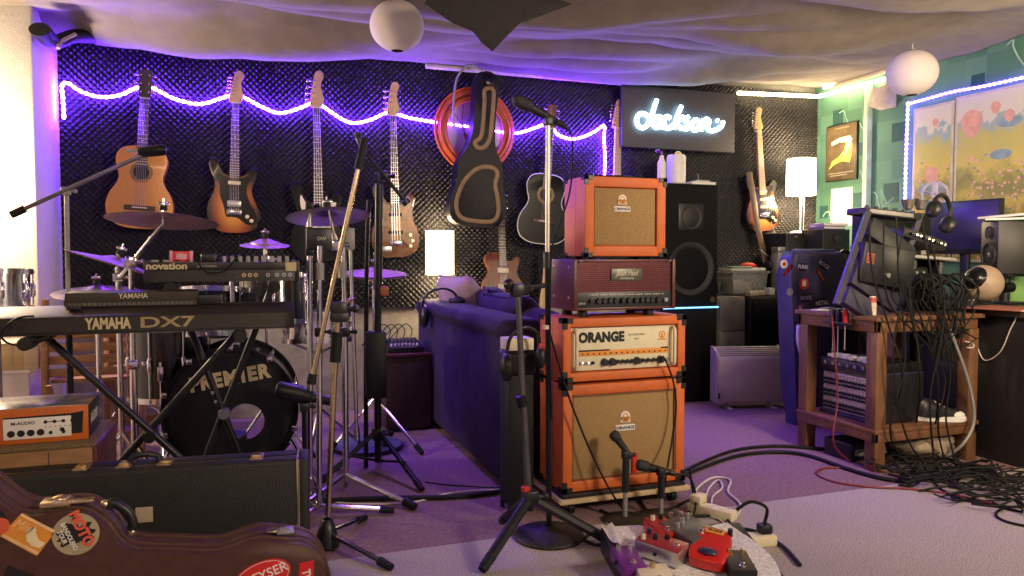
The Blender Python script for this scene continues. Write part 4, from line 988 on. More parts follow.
# toms and snares
p = W(171, 397, 3.62)
drum('black floor tom with chrome lugs left of the bass drum', (p.x, 3.62, p.z), .165, .33, nl=8, legs=p.z, name='floor_tom', skin=headk)
p = W(209, 324, 3.62); drum('black rack tom above the left side of the bass drum', (p.x, 3.60, p.z-.06), .145, .22, (R(-8), 0, 0), skin=headk)
p = W(273, 322, 3.66); tt = drum('black rack tom with red letter badge above the right side of the bass drum', (p.x, 3.66, p.z-.02), .155, .24, (R(-8), 0, 0), skin=headk)
pb = W(275, 292, 3.49); 
MB().text('P', .062, Matrix.Translation((0.0, -.1565, .15))@FACE, .001, .05).build('letter_badge', red_ink, tt)
p = W(318, 342, 3.85); drum('chrome snare drum behind the two chrome stand poles', (p.x, 3.85, p.z), .165, .15, (R(-4), 0, 0), nl=8, shell=chrome, name='snare_drum')
ts = thing('snare_stand', 'chrome stand holding the chrome snare drum behind the bass drum', 'stand', (p.x, 3.85, 0), group='chrome drum stands')
cyl((p.x, 3.85, .05), (p.x, 3.85, p.z-.05), .012).build('tube', chrome, ts, world=True)
for i in range(3):
    q = 2*math.pi*i/3+.5; MB().tube([(p.x, 3.85, p.z-.06), (p.x+.14*math.cos(q), 3.85+.14*math.sin(q), p.z-.012), (p.x+.16*math.cos(q), 3.85+.16*math.sin(q), p.z-.004)], .006, 8).build('basket_arm', chrome, ts, world=True)
leg_tripod(ts, (p.x, 3.85, .25), [(p.x+.24*math.cos(q), 3.85+.24*math.sin(q), 0) for q in (0.2, 2.3, 4.4)], .008, chrome, .013)
# hi-hat
Yh = 4.0; p = W(374, 271, Yh)
for dz, rx, lab in ((0, R(6), 'upper violet lit cymbal of the hi-hat pair beside the black tripod stand'), (-.035, R(186), 'lower cymbal of the hi-hat pair beside the black tripod stand')):
    cymbal(lab, (p.x, Yh, p.z+dz), .345, (rx, 0), bronze)
ts = thing('hi_hat_stand', 'chrome hi-hat stand with black rubber feet left of the purple sofa', 'cymbal stand', (p.x, Yh, 0), group='chrome drum stands')
cyl((p.x, Yh, .04), (p.x, Yh, p.z-.05), .011).build('tube', chrome, ts, world=True); cyl((p.x, Yh, p.z-.06), (p.x, Yh, p.z+.10), .0035, seg=8).build('pull_rod', chrome, ts, world=True)
leg_tripod(ts, (p.x, Yh, .26), [F(421, 452, .014)+V((0, 0, 0)), (p.x-.25, Yh-.1, 0), (p.x+.05, Yh+.3, 0)], .008, chrome, .016)
bbox(p.x-.05, Yh-.2, .005, p.x+.05, Yh+.1, .02, b=.004).build('pedal', chrome, ts, world=True)
# splash on a small stand, and a violet-lit cymbal behind the upper keyboard
p = W(265, 243, 3.9); cymbal('small splash cymbal below the sunburst guitar with black pickguard', p, .24, (R(8), 0), bronze)
ts = thing('cymbal_stand', 'thin chrome stand carrying the small splash cymbal', 'cymbal stand', (p.x, 3.9, 0), group='chrome drum stands')
cyl((p.x, 3.9, .05), (p.x, 3.9, p.z), .009).build('tube', chrome, ts, world=True); clamp((p.x, 3.9, p.z-.08), .02, chrome).build('tilter', chrome, ts, world=True)
leg_tripod(ts, (p.x, 3.9, .28), [(p.x-.2, 3.8, 0), (p.x+.22, 3.82, 0), (p.x, 4.18, 0)], .008, chrome, .013)
p = W(97, 290, 3.75); cymbal('low violet lit cymbal just above the shorter lettered keyboard', p, .36, (R(8), 0), pcym)
ts = thing('cymbal_stand', 'chrome stand of the low cymbal behind the shorter keyboard', 'cymbal stand', (p.x, 3.75, 0), group='chrome drum stands')
cyl((p.x, 3.75, .05), (p.x, 3.75, p.z), .011).build('tube', chrome, ts, world=True)
leg_tripod(ts, (p.x, 3.75, .28), [(p.x-.2, 3.65, 0), (p.x+.22, 3.62, 0), (p.x, 4.0, 0)], .008, chrome, .013)
# bass drum pedal hardware glints left of the drum
p = F(118, 440, 0)
t = thing('pedal', 'chrome drum pedal frame lying on the carpet left of the bass drum', 'pedal', (p.x+.02, p.y, 0))
for k, (dx, dz) in enumerate(((0, 0), (.12, 0))):
    MB().tube(catmull([(dx-.07, 0, .006), (dx-.04, .02, .14), (dx+.03, .03, .17), (dx+.09, .0, .12)], 6), .008, 8).build('frame_bar', chrome, t)
bbox(-.12, -.10, .0, .18, -.06, .012, b=.003).build('base_plate', chrome, t); bbox(-.04, -.06, .004, .04, .14, .016, b=.003).build('foot_plate', silver, t)

# ------------------------------------------------------------------ keyboards
KY = 2.76
kx1 = W(294.5, 320, KY).x; kx0 = kx1-1.018; kz = W(150, 332.5, KY).z; kh = .084
kb = mat('keyboard_brown', (.028, .021, .015), .5, var=.1)
t = thing('synthesizer', 'long dark brown synthesizer with its lettered back turned to the room on a folding stand', 'keyboard', (kx0, KY, kz)); KW = kx1-kx0
prof = [(0, 0), (0, .058), (.012, .064), (.10, .085), (.20, .085), (.21, .06), (.345, .055), (.345, 0)]
MB().prism(prof, 0, KW, plane='yz', bev=.002).build('body', kb, t)
bbox(.004, -.0015, .004, KW-.004, .002, .012, b=.0005).build('lower_strip', black, t)
bbox(0.004, .02, .0655, KW-.004, .09, .0835, b=.001)
m = MB(); m.box(.006, -.001, .056, KW-.006, .001, .059); m.build('seam', black, t)
def wx(px): return W(px, 320, KY).x-kx0
xm = (wx(85)+wx(131))/2
MB().text('YAMAHA', .050, at(xm, -.0012, .033)@FACE, .0008, .045, .64).build('name_lettering', gold_ink, t)
m = MB(); x = wx(138); y_, zb_, zt_ = -.0012, .018, .048                     # outlined model letters
MB().text('DX7', .050, at(wx(167), -.0012, .033)@FACE, .0008, .02, 1.75).build('model_lettering', mat('dull_gold', (.38, .3, .16), .5), t)
bbox(wx(63), .05, .079, wx(78), .07, .0845+.008, b=.001).build('panel_catch', black, t)
for px in (9, 22): cyl((wx(px), -.004, .03), (wx(px), .002, .03), .008, seg=12).build('jack_socket', black, t)
m = MB()
for i in range(36):                                                       # white keys seen only from the player's side
    m.bbox(.10+i*.0236, .22, .055, .10+i*.0236+.0226, .352, .068, b=.001)
m.build('keys', white, t)
# shorter keyboard lying on the long one
zk = kz+.0855
sx_0, sx_1 = W(64, 298, KY+.09).x, W(222, 298, KY+.09).x
t = thing('small_keyboard', 'shorter dark keyboard with ribbed lettered back lying on the long synthesizer', 'keyboard', (sx_0, KY+.09, zk)); w = (W(197, 298, KY+.09).x-sx_0); w2 = sx_1-sx_0
MB().prism([(0, 0), (0, .012), (.006, .02), (.012, .047), (.10, .052), (.115, .03), (.115, 0)], 0, w, plane='yz', bev=.002).build('body', kb, t)
bbox(w, .004, 0, w2, .10, .034, b=.003).build('end_block', black, t)
m = MB()
for i in range(26): m.box(.01+i*(w-.02)/26, -.0012, .003, .01+(i+.72)*(w-.02)/26, .001, .013)
m.build('ribs', mat('rib_grey', (.12, .11, .09), .5), t)
MB().text('YAMAHA', .026, at((W(133, 298, KY+.09).x-sx_0), .0068, .034)@FACE@Matrix.Rotation(R(-12), 4, 'X'), .0008, .01, .85).build('name_lettering', silver_ink, t)
# upper keyboard
NYk = 2.95
ux0, ux1 = W(144, 270, NYk).x, W(299, 270, NYk).x; uz = W(220, 281.5, NYk).z; UW = ux1-ux0; uh = W(220, 262, NYk).z-uz
t = thing('small_synthesizer', 'black synthesizer with pale lettering on the upper tier of the keyboard stand', 'keyboard', (ux0, NYk, uz))
MB().prism([(0, 0), (0, uh*.62), (-.0, uh*.66), (.02, uh), (.24, uh*.92), (.26, 0)], .012, UW-.012, plane='yz', bev=.002).build('body', mat('synth_grey', (.03, .028, .024), .45), t)
for x in (0, UW-.012): bbox(x, -.006, -.004, x+.0125, .265, uh+.006, b=.002).build('end_cheek', black, t)
bbox(.012, -.006, uh*.60, UW-.012, .02, uh*1.0, b=.002).build('rear_lip', mat('synth_dark', (.018, .017, .016), .4), t)
MB().text('novation', .034, at(.075, -.0068, uh*.79)@FACE, .0008, .035, 1.15).build('name_lettering', gold_ink, t)
MB().text('BASS STATION', .010, at(.21, -.0068, uh*.78)@FACE, .0005).build('model_lettering', silver_ink, t)
for i in range(9):
    x = UW*(.50+.053*i); MB().cyl((x, .05, uh*.9), (x, .05, uh+.022), .008, .007, 12).build('knob', mat('knob_grey', (.35, .33, .32), .4) if 'knob_grey' not in MATS else MATS['knob_grey'], t)
for i in range(4): x = UW*(.04+.07*i); bbox(x, .03, uh*.9, x+.022, .05, uh+.008, b=.001).build('slider_cap', MATS['knob_grey'], t)
for px, k in ((244, 1), (250, 1), (256, 1), (268, 0), (277, 0), (284, 0), (290, 0)):
    x = W(px, 275, NYk).x-ux0; MB().lathe([(.003, -.002), (.008, -.002), (.008, .003), (.003, .003)], (x, 0, uh*.32), 'y', 14).build('jack_socket', brass if k else silver, t)
for px in (225, 233): x = W(px, 275, NYk).x-ux0; cyl((x, -.001, uh*.32), (x, .003, uh*.32), .005, seg=8).build('port', black, t)
bbox(UW-.05, -.0075, uh*.52, UW-.01, -.004, uh*.98, b=.001).build('paper_tag', mat('buff_tag', (.6, .5, .28), .7), t)
for s in (.14, .86):
    pass
p = W(183, 259, NYk+.1); zt_ = uz+uh*.97
t = thing('red_clock', 'small red see-through gadget standing on the upper synthesizer', 'gadget', (p.x, NYk+.05, zt_))
bbox(-.034, -.02, 0, .034, .02, .042, b=.004).build('case', redglow, t); bbox(-.018, -.0205, .012, .018, -.018, .032, b=.001).build('display', mat('pale_display', (.7, .4, .5), .4), t)
for sd in (-1, 1): bbox(sd*.034-.006, -.021, -.0, sd*.034+.004, .021, .044, b=.002).build('end_cap', mat('pink_plastic', (.75, .35, .42), .3) if sd < 0 else MATS['pink_plastic'], t)
t = thing('power_adapter', 'black power adapter lying on the upper synthesizer next to the red gadget', 'adapter', (W(216, 258, NYk).x, NYk+.08, zt_))
bbox(-.055, -.03, 0, .0, .03, .034, b=.006).build('housing', black, t); bbox(.004, -.025, 0, .05, .025, .022, b=.006).build('plug', black, t)
MB().tube(catmull([(.045, 0, .015), (.08, -.02, .03), (.07, -.075, .02), (.03, -.10, -.03), (-.03, -.105, -.035), (-.06, -.09, .0)], 6), .003, 6).build('lead', rubber, t)
# stand: two X frames
XY = 2.98
def xarm(t, a, b, end=True):
    L = tube([a, b], .0135, 12).build('arm', mat('stand_tube', (.02, .02, .022), .4, .4) if 'stand_tube' not in MATS else MATS['stand_tube'], t, world=True)
    return L
t = thing('keyboard_stand', 'wide black X-shaped folding stand carrying the long synthesizer', 'keyboard stand', (W(150, 436, XY).x, XY, 0), group='keyboard stands')
tl, tr = W(45, 344, XY), W(241, 341, XY); ct = W(150, 436, XY)
tl.z = tr.z = kz-.022; fl = V((2*ct.x-tr.x, XY, .02)); fr = V((2*ct.x-tl.x, XY, .02))
xarm(t, tl, fr); xarm(t, tr+V((0, .045, 0)), fl+V((0, .045, 0)))
cyl(ct+V((0, -.03, .0)), ct+V((0, .08, 0)), .021, seg=20).build('hub_disc', black, t, world=True)
for p in (tl, tr):
    L = cyl((p.x, KY+.02, p.z), (p.x, KY+.34, p.z), .0165, seg=14).build('support_arm', black, t, world=True)
    cyl((p.x, KY-.035, p.z), (p.x, KY+.05, p.z), .0215, seg=16).build('foam_end', foamend, L, world=True)
for p in (fl, fr): cyl((p.x, XY-.22, .018), (p.x, XY+.22, .018), .016, seg=12).build('foot_bar', black, t, world=True)
XY2 = NYk+.13
t = thing('keyboard_stand', 'narrow black X-shaped stand carrying the upper synthesizer in front of the bass drum', 'keyboard stand', (W(224, 416, XY2).x, XY2, 0), group='keyboard stands')
tl, tr = W(174, 287, XY2), W(273, 287, XY2); tl.z = tr.z = uz-.022; ct = W(223.5, 413, XY2)
r_ = (ct.z-.02)/(tl.z-ct.z); fl = V((ct.x-(tr.x-ct.x)*r_, XY2, .02)); fr = V((ct.x+(ct.x-tl.x)*r_, XY2, .02))
xarm(t, tl, fr); xarm(t, tr+V((0, .04, 0)), fl+V((0, .04, 0)))
cyl(ct+V((0, -.03, 0)), ct+V((0, .07, 0)), .02, seg=16).build('hub_disc', silver, t, world=True)
for dz in (.05, .085): cyl(ct+V((-.012-dz*.3, -.025, dz)), ct+V((-.012-dz*.3, -.015, dz)), .006, seg=10).build('bolt', silver, t, world=True)
for p in (tl, tr):
    L = cyl((p.x, NYk+.0, p.z), (p.x, NYk+.26, p.z), .0165, seg=14).build('support_arm', black, t, world=True)
    cyl((p.x, NYk-.04, p.z), (p.x, NYk+.04, p.z), .022, seg=16).build('foam_end', foamend, L, world=True)
for p in (fl, fr): cyl((p.x, XY2-.2, .018), (p.x, XY2+.2, .018), .016, seg=12).build('foot_bar', black, t, world=True)
cable('lead', 'thin black lead drooping from the left end of the long synthesizer', [W(x, y, KY-.03) for x, y in ((34, 316), (18, 318), (4, 328), (2, 338), (14, 345), (32, 343), (46, 338))]+[W(52, 339, KY+.0)], .0035, rubber)

# slatted wooden chair behind
def slat_chair(px, Y, label, rz):
    c = W(px, 400, Y); t = thing('slatted_chair', label, 'chair', (c.x, Y, 0), (0, 0, rz), 'folding wooden chairs behind the keyboards')
    w = .40
    for sd in (-1, 1):
        MB().prism([(-.02, 0), (.02, 0), (.10, .82), (.065, .82)], sd*w/2-.014, sd*w/2+.014, plane='yz', bev=.004).build('back_leg', pine, t)
        MB().prism([(.22, 0), (.26, 0), (-.04, .44), (-.08, .44)], sd*(w/2-.035)-.011, sd*(w/2-.035)+.011, plane='yz', bev=.004).build('front_leg', pine, t)
    for i in range(6):
        z = .46+i*.058; y = .045+.05*(z-.4)/.4
        bbox(-w/2+.014, y-.008, z, w/2-.014, y+.012, z+.038, b=.003).build('back_slat', pine, t)
    for i in range(5): bbox(-w/2+.02, .06+i*.066, .43, w/2-.02, .115+i*.066, .447, b=.003).build('seat_slat', pine, t)
    bbox(-w/2+.01, .0, .16, w/2-.01, .022, .195, b=.003).build('rail', pine, t)
slat_chair(93, 3.86, 'folding slatted wooden chair standing by the white corner behind the keyboards', 0)
slat_chair(150, 4.22, 'folding slatted wooden chair half hidden by the black floor tom', 0)

# ------------------------------------------------------------------ left foreground
# box on the wooden amplifier
AYb = 2.58
p = W(96, 450, AYb); top = W(40, 443, AYb+.05).z
t = thing('practice_amplifier', 'wooden cased amplifier with woven top standing behind the black guitar case', 'amplifier', (-.88, AYb, 0)); w = p.x+.88
bbox(0, 0, .02, w, .36, top-.012, b=.008).build('case', pine, t)
bbox(.01, -.004, top-.0125, w-.008, .355, top, b=.003).build('woven_top', mat('tweed', (.20, .13, .06), .9, var=.5, scale=220, bump=.5), t)
box(w*.70, -.0015, .03, w*.704, .001, top-.02).build('joint', rosewood, t)
bbox(w-.012, .0, .03, w+.002, .36, top-.013, b=.002).build('side_panel', darkwood, t)
for x in (.05, w-.05):
    for y in (.05, .3): cyl((x, y, 0), (x, y, .022), .02, seg=12).build('foot', rubber, t)
BY0 = AYb+.045
x0, x1 = -.80, W(88, 430, BY0).x
t = thing('carton', 'orange and silver cardboard box showing an audio interface on top of the wooden amplifier', 'box', (x0, BY0, top+.001), (0, 0, R(1.5))); w = x1-x0; h = W(40, 408, BY0).z-top
bbox(0, 0, 0, w, .225, h, b=.002).build('carton', mat('orange_card', (.55, .13, .02), .45, var=.12, scale=6), t)
bbox(.0005, .0005, h-.0015, w-.0005, .2245, h+.0012, b=.0006).build('silver_lid', mat('foil_card', (.5, .48, .5), .22, .75, var=.15, scale=3), t)
bbox(w-.0015, .003, .002, w+.0012, .222, h-.002, b=.0006).build('dark_side', mat('dark_card', (.03, .025, .03), .4), t)
MB().text('AUDIO', .045, at(w+.0014, .11, h*.5)@Matrix.Rotation(math.pi/2, 4, 'Z')@FACE, .0004, .02).build('side_lettering', silver_ink, t)
u0, u1 = W(3, 430, BY0).x-x0, W(71, 430, BY0).x-x0
MB().prism([(u0, h*.16), (u1+.03, h*.2), (u1+.034, h*.83), (u1, h*.78), (u0, h*.76)], -.0012, .001).build('printed_case', ink, t)
bbox(u0, -.0022, h*.14, u1, -.0005, h*.72, b=.0004).build('printed_panel', white_ink, t)
MB().text('M-AUDIO', .0135, at(u0+.052, -.0024, h*.58)@FACE, .0004, .02, 1.1).build('printed_lettering', ink, t)
m = MB()
for i in range(4): m.cyl((u0+.02+i*.026, -.0028, h*.30), (u0+.02+i*.026, -.002, h*.30), .0105, seg=14)
for i in range(4): m.cyl((u0+.112+i*.024, -.0028, h*.58), (u0+.112+i*.024, -.002, h*.58), .0055, seg=10)
for i in range(2): m.cyl((u0+.125+i*.035, -.0028, h*.27), (u0+.125+i*.035, -.002, h*.27), .0055, seg=10)
for i in range(7): m.box(u0+.11+i*.013, -.0028, h*.43, u0+.114+i*.013, -.002, h*.45)
m.cyl((u1-.025, -.0028, h*.34), (u1-.025, -.002, h*.34), .007, seg=10); m.box(u1-.07, -.0028, h*.57, u1-.02, -.002, h*.59)
m.build('printed_knobs', ink, t)
# black case
a, b = V((W(20, 470, 2.46).x, 2.46, 0)), V((W(308, 450, 2.38).x, 2.38, 0))
ang = math.atan2(b.y-a.y, b.x-a.x); Lc = 1.12
hc = W(308, 459, 2.38).z
t = thing('guitar_case', 'long black rectangular guitar case standing on edge behind the brown stickered case', 'guitar case', (b.x, b.y, 0), (0, 0, ang))
bbox(-Lc, 0, 0, -.024, .062, hc, b=.012, seg=3).build('front_shell', tolex, t)
bbox(-Lc, .066, 0, -.024, .135, hc, b=.012, seg=3).build('lid_shell', tolex, t)
box(-Lc+.01, .058, .006, -.03, .070, hc-.004).build('valance', brass, t)
bbox(-.030, -.001, 0, 0, .136, hc+.001, b=.008).build('end_cap', tolex, t)
m = MB().bbox(-.036, -.0025, .004, -.031, .137, hc+.0025, b=.0008); m.build('brass_binding', brass, t)
m = MB()
for i in range(46): m.box(-.029, -.002, .01+i*hc/47, -.0275, .0, .014+i*hc/47)
m.build('stitching', white_ink, t)
def loc_x(px, py): 
    q = W(px, py, 2.40); return (V((q.x-b.x, q.y-b.y, 0)) @ V((math.cos(ang), math.sin(ang), 0)))
for px, py in ((70, 468), (116, 462), (159, 459), (255, 455)):
    x = loc_x(px, py)
    l = MB().bbox(x-.020, .03, hc-.002, x+.020, .10, hc+.004, b=.002).bbox(x-.014, .045, hc+.003, x+.014, .085, hc+.011, b=.003); l.build('latch', brass, t)
x0, x1 = loc_x(121, 460), loc_x(153, 458)
MB().tube(catmull([(x0, .065, hc), (x0+.006, .065, hc+.022), ((x0+x1)/2, .065, hc+.03), (x1-.006, .065, hc+.022), (x1, .065, hc)], 6), .009, 8).build('handle', black, t)
q = W(143, 517, 2.41)
bbox(loc_x(133, 517), -.0015, q.z-.022, loc_x(151, 517), .001, q.z+.024, b=.0006).build('paper_label', mat('buff_label', (.5, .42, .28), .7), t)

# brown shaped case in the foreground
GYc = 2.02; T0 = .15
pts = [(-95, 470), (-60, 455), (-25, 455), (5, 474), (28, 492), (48, 497), (70, 494), (88, 493), (102, 497), (116, 508), (126, 521), (136, 529), (150, 532), (180, 533), (210, 534), (228, 532), (246, 525), (262, 522), (285, 524), (303, 527), (316, 536), (323, 552), (325, 580)]
out = [(W(x, y, GYc+.15).x, W(x, y, GYc+.15).z) for x, y in pts]
zc = out[13][1]-.085                                                     # axis of the neck
low = []
for x, z in reversed(out[:-1]): low.append((x, max(0.0, 2*zc-z)))
xe = out[-1][0]
OUT = out+[(xe, zc-.03)]+low[1:]
cx = sum(o[0] for o in OUT)/len(OUT)
t = thing('guitar_case', 'brown shaped guitar case covered with stickers lying on edge in the foreground', 'guitar case', (cx, GYc, 0))
O2 = [(x-cx, z) for x, z in OUT]
def smooth2(o): return [(p[0], p[1]) for p in catmull([(a, c_, 0) for a, c_ in o], 3, True)]
OS = smooth2(O2); OS = [(x, max(z, 0)) for x, z in OS]
MB().prism(OS, 0, T0, bev=.016, seg=3).build('shell', brown_vinyl, t, smooth=60)
R3 = [(x, -.002+.012, z) for x, z in OS]
for yy in (.028, .062, .12): MB().tube([(x, yy, z) for x, z in OS if z > .0], .0045, 6).build('rim_piping', brown_rim, t)
def cw(px, py, Y=GYc): q = W(px, py, Y); return q.x-cx, q.z
cw0 = cw
def cw(px, py): return cw0(px, py, GYc+.11)
x, z = cw(62, 496); MB().bbox(x-.03, .02, z-.004, x+.035, .075, z+.012, b=.004).sphere((x+.01, .05, z+.012), .017, 12, 8, (1.2, 1, .5)).build('latch', brass, t)
x, z = cw(84, 493); MB().bbox(x-.035, .03, z-.003, x+.035, .06, z+.004, b=.002).build('latch_plate', brass, t)
x, z = cw(285, 524); MB().bbox(x-.025, .03, z-.002, x+.02, .07, z+.008, b=.003).sphere((x+.0, .05, z+.006), .014, 12, 8, (1.2, 1, .5)).build('latch', silver, t)
x, z = cw(272, 523); MB().lathe([(.001, .004), (.016, .004), (.017, 0)], (x, .05, z), 'z', 16).build('rivet', brass, t)
(xa, za), (xb, zb2) = cw(111, 503), cw(133, 524)
MB().tube(catmull([(xa, .07, za), (xa+.012, .07, za+.012), ((xa+xb)/2+.02, .07, (za+zb2)/2+.014), (xb+.006, .07, zb2+.012), (xb, .07, zb2)], 6), .012, 10).build('handle', black, t)
for (x, z) in (cw(108, 500), cw(134, 527)): MB().sphere((x, .07, z+.002), .012, 10, 8).build('handle_ring', brass, t)
# stickers on the case front
cw = cw0
def quad(pxs, name, m, y=-.0012, parent=None):
    P = [cw(a, c_) for a, c_ in pxs]; return MB().prism(P, y, .001).build(name, m, t)
quad([(0, 536), (22, 513), (56, 531), (37, 556)], 'orange_sticker', orange_ink)
quad([(1.5, 536), (3.5, 534), (39, 552), (37.5, 554.5)], 'sticker_stripe', mat('pale_orange', (.85, .6, .3), .6), y=-.002)
quad([(20, 515), (22.5, 513.5), (55.5, 530.5), (54, 533)], 'sticker_stripe', MATS['pale_orange'], y=-.002)
P = [cw(26, 535), cw(29, 529), cw(36, 526), cw(36, 533), cw(39, 540), cw(45, 543), cw(40, 548), cw(32, 546), cw(27, 541)]
MB().prism(P, -.002, 0).build('sticker_crescent', mat('pale_yellow', (.85, .75, .45), .6), t)
x, z = cw(23, 526); MB().text('Mild', .03, at(x, -.0015, z)@FACE@Matrix.Rotation(R(-32), 4, 'Z'), .0005, .0, .8, shear=.3).build('sticker_lettering', MATS['pale_orange'], t)
x, z = cw(76, 534); rr = .051
MB().lathe([(.001, 0), (rr, 0), (rr, .002)], (x, -.0012, z), 'y', 36).build('round_sticker', mat('khaki_sticker', (.42, .36, .22), .6), t)
P = []
for k in range(40):
    q = 2*math.pi*k/40; r2 = rr*(.42+.34*rnd.random()) * (1.15 if abs(math.cos(q)) > .5 else .8); P.append((x+r2*math.cos(q), z+r2*math.sin(q)))
MB().prism(P, -.0018, -.001).build('ink_splash', ink, t)
MB().text('MOTO', .033, at(x+.012, -.0026, z+.012)@FACE@Matrix.Rotation(R(-68), 4, 'Z'), .0005, .05, .95).build('sticker_lettering', mat('salmon_ink', (.75, .12, .06), .6), t)
for k, s in enumerate(('BANDOLERO', 'TOUR')): MB().text(s, .014, at(x-.014-.015*k, -.0026, z-.004)@FACE@Matrix.Rotation(R(-68), 4, 'Z'), .0005, .03, .9).build('sticker_lettering', white_ink, t)
quad([(-6, 512), (2, 510), (7, 518), (0, 523)], 'dark_sticker', ink); quad([(8, 565), (42, 578), (30, 600), (-2, 590)], 'dark_sticker', ink)
x, z = cw(0, 526); MB().lathe([(.001, 0), (.02, 0), (.02, .002)], (x, -.0014, z), 'y', 24).build('red_dot_sticker', mat('coral', (.7, .12, .05), .5), t)
(xa, za), (xb, zb2) = cw(262, 575), cw(262, 557)
m = MB(); P = [(xa+.075*math.cos(q)*math.cos(.30)-.045*math.sin(q)*math.sin(.30), za-.008+.075*math.cos(q)*math.sin(.30)+.045*math.sin(q)*math.cos(.30)) for q in (2*math.pi*k/40 for k in range(40))]
m.prism(P, -.0014, .001).build('oval_sticker', mat('sticker_red', (.6, .02, .02), .45), t)
MB().text('GEYSER', .036, at(xa+.008, -.002, za)@FACE@Matrix.Rotation(.30, 4, 'Z'), .0005, .01, .95).build('sticker_lettering', white_ink, t)
MB().tube([(p_[0]*.0+xa+(p_[0]-xa)*.92, -.0018, za-.008+(p_[1]-za+.008)*.90) for p_ in P], .0008, 4, True).build('sticker_outline', white_ink, t)
quad([(300, 563), (314, 560), (313, 590), (297, 592)], 'red_sticker', MATS['sticker_red'])
x, z = cw(306.5, 574); MB().text('TWI', .03, at(x, -.002, z-.01)@FACE@Matrix.Rotation(R(-84), 4, 'Z'), .0005, .03, .8).build('sticker_lettering', white_ink, t)

# snare on stand and small cabinet by the white corner
p = W(6, 311, 3.55); r = .115
drum('chrome snare drum with pale head at the left edge beside the white corner', (p.x-.03, 3.55, p.z), .115, .17, (R(-3), 0, 0), nl=8, shell=chrome, name='snare_drum')
ts = thing('snare_stand', 'thin stand under the chrome snare drum at the left edge', 'stand', (p.x-.03, 3.55, 0), group='chrome drum stands')
X = p.x-.03
cyl((X, 3.55, .05), (X, 3.55, p.z-.05), .01).build('tube', chrome, ts, world=True)
for i in range(3):
    q = 2*math.pi*i/3+.5; MB().tube([(X, 3.55, p.z-.06), (X+.11*math.cos(q), 3.55+.11*math.sin(q), p.z-.015), (X+.125*math.cos(q), 3.55+.125*math.sin(q), p.z-.004)], .006, 8).build('basket_arm', chrome, ts, world=True)
leg_tripod(ts, (X, 3.55, .24), [(X+.22*math.cos(q), 3.55+.22*math.sin(q), 0) for q in (0.1, 2.2, 4.3)], .007, chrome, .012)
p, q = W(-30, 372, 3.9), W(38, 342, 3.9)
t = thing('wooden_crate', 'pale wooden box on a white plinth at the left edge of the room', 'box', (p.x, 3.9, p.z))
w = q.x-p.x; h = q.z-p.z
palewood = mat('pale_birch', (.62, .48, .22), .55, var=.12, scale=5, stretch=(1, 6, 6))
bbox(0, 0, 0, w-.06, .2, h, b=.004).build('case', palewood, t); bbox(w-.061, 0, 0, w, .2, h, b=.004).build('end_panel', mat('birch_ply', (.5, .4, .25), .6), t)
bbox(.02, -.004, .02, w-.1, .002, h-.02, b=.002).build('front_panel', palewood, t)
pl = thing('plinth', 'white painted plinth under the pale wooden box at the left edge', 'plinth', (p.x, 3.9, 0))
bbox(.0, .0, 0.05, w-.04, .2, p.z-.012, b=.004).build('body', plaster, pl); bbox(-.01, -.01, p.z-.014, w-.03, .21, p.z-.001, b=.003).build('top_board', white, pl); bbox(.02, .02, 0, w-.06, .18, .051, b=.002).build('foot', grey, pl)
# ------------------------------------------------------------------ sofa and things around it
X0 = 1.025; y0, y1 = 2.99, 4.66; 
t = thing('sofa', 'purple velvet two-seat sofa with its back to the drum kit', 'sofa', (X0, y0, 0)); L = y1-y0
hb_ = .745
m = MB(); m.bbox(0, 0, .03, .20, L, hb_-.04, b=.03, seg=4)
m.build('back', velvet, t, smooth=60)
MB().bbox(-.012, .0, hb_-.09, .20, L+.02, hb_, b=.04, seg=4).build('back_top', velvet, t, smooth=60)
MB().bbox(.19, .02, .03, .82, .17, .52, b=.05, seg=4).build('arm', velvet, t, smooth=60); MB().bbox(.19, L-.17, .03, .82, L-.02, .52, b=.05, seg=4).build('arm', velvet, t, smooth=60)
MB().bbox(.19, .165, .06, .80, L-.165, .30, b=.02, seg=2).build('seat_base', velvet, t)
for k in range(2):
    a = .17+k*(L-.34)/2; MB().bbox(.20, a+.005, .29, .84, a+(L-.34)/2-.005, .44, b=.045, seg=4).build('seat_cushion', velvet, t, smooth=60)
for x in (.06, .75):
    for y in (.06, L-.06): cyl((x, y, 0), (x, y, .04), .025, .03, 12).build('leg', rosewood, t)
def cushion(label, c, sx_, sy__, th, rot, m, nm='cushion'):
    t = thing(nm, label, 'cushion', c, rot, 'cushions on the purple sofa')
    def f(u, v, s):
        x, y = 2*u-1, 2*v-1; e = (1-abs(x)**3.2)*(1-abs(y)**3.2)
        z = s*th*max(e, 0)**.45*(1+.12*noise.noise(V((x*2+c[0]*5, y*2+c[1]*3, s))))
        k = 1-.07*(1-abs(x))*abs(y)**4-.07*(1-abs(y))*abs(x)**4
        return (x*sx_/2*k, y*sy__/2*k, z)
    m2 = MB().grid(lambda u, v: f(u, v, 1), 18, 18); m2.grid(lambda u, v: f(v, u, -1), 18, 18)
    bmesh.ops.remove_doubles(m2.bm, verts=m2.bm.verts[:], dist=.0005)
    m2.build('cover', m, t, smooth=180)
    MB().tube([f(a, b_, 0) for a, b_ in [(i/16, 0) for i in range(16)]+[(1, i/16) for i in range(16)]+[(1-i/16, 1) for i in range(16)]+[(0, 1-i/16) for i in range(16)]], .005, 6, True).build('piping', m, t)
cushion('pale lilac cushion on the far end of the purple sofa beneath the lamp', (X0+.24, y1-.24, .70), .42, .42, .10, (0, R(70), R(10)), velvet_light)
cushion('dark purple cushion against the sofa back in front of the red brown guitar', (X0+.36, y0+1.05, .66), .40, .50, .09, (0, R(62), R(-14)), velvet)
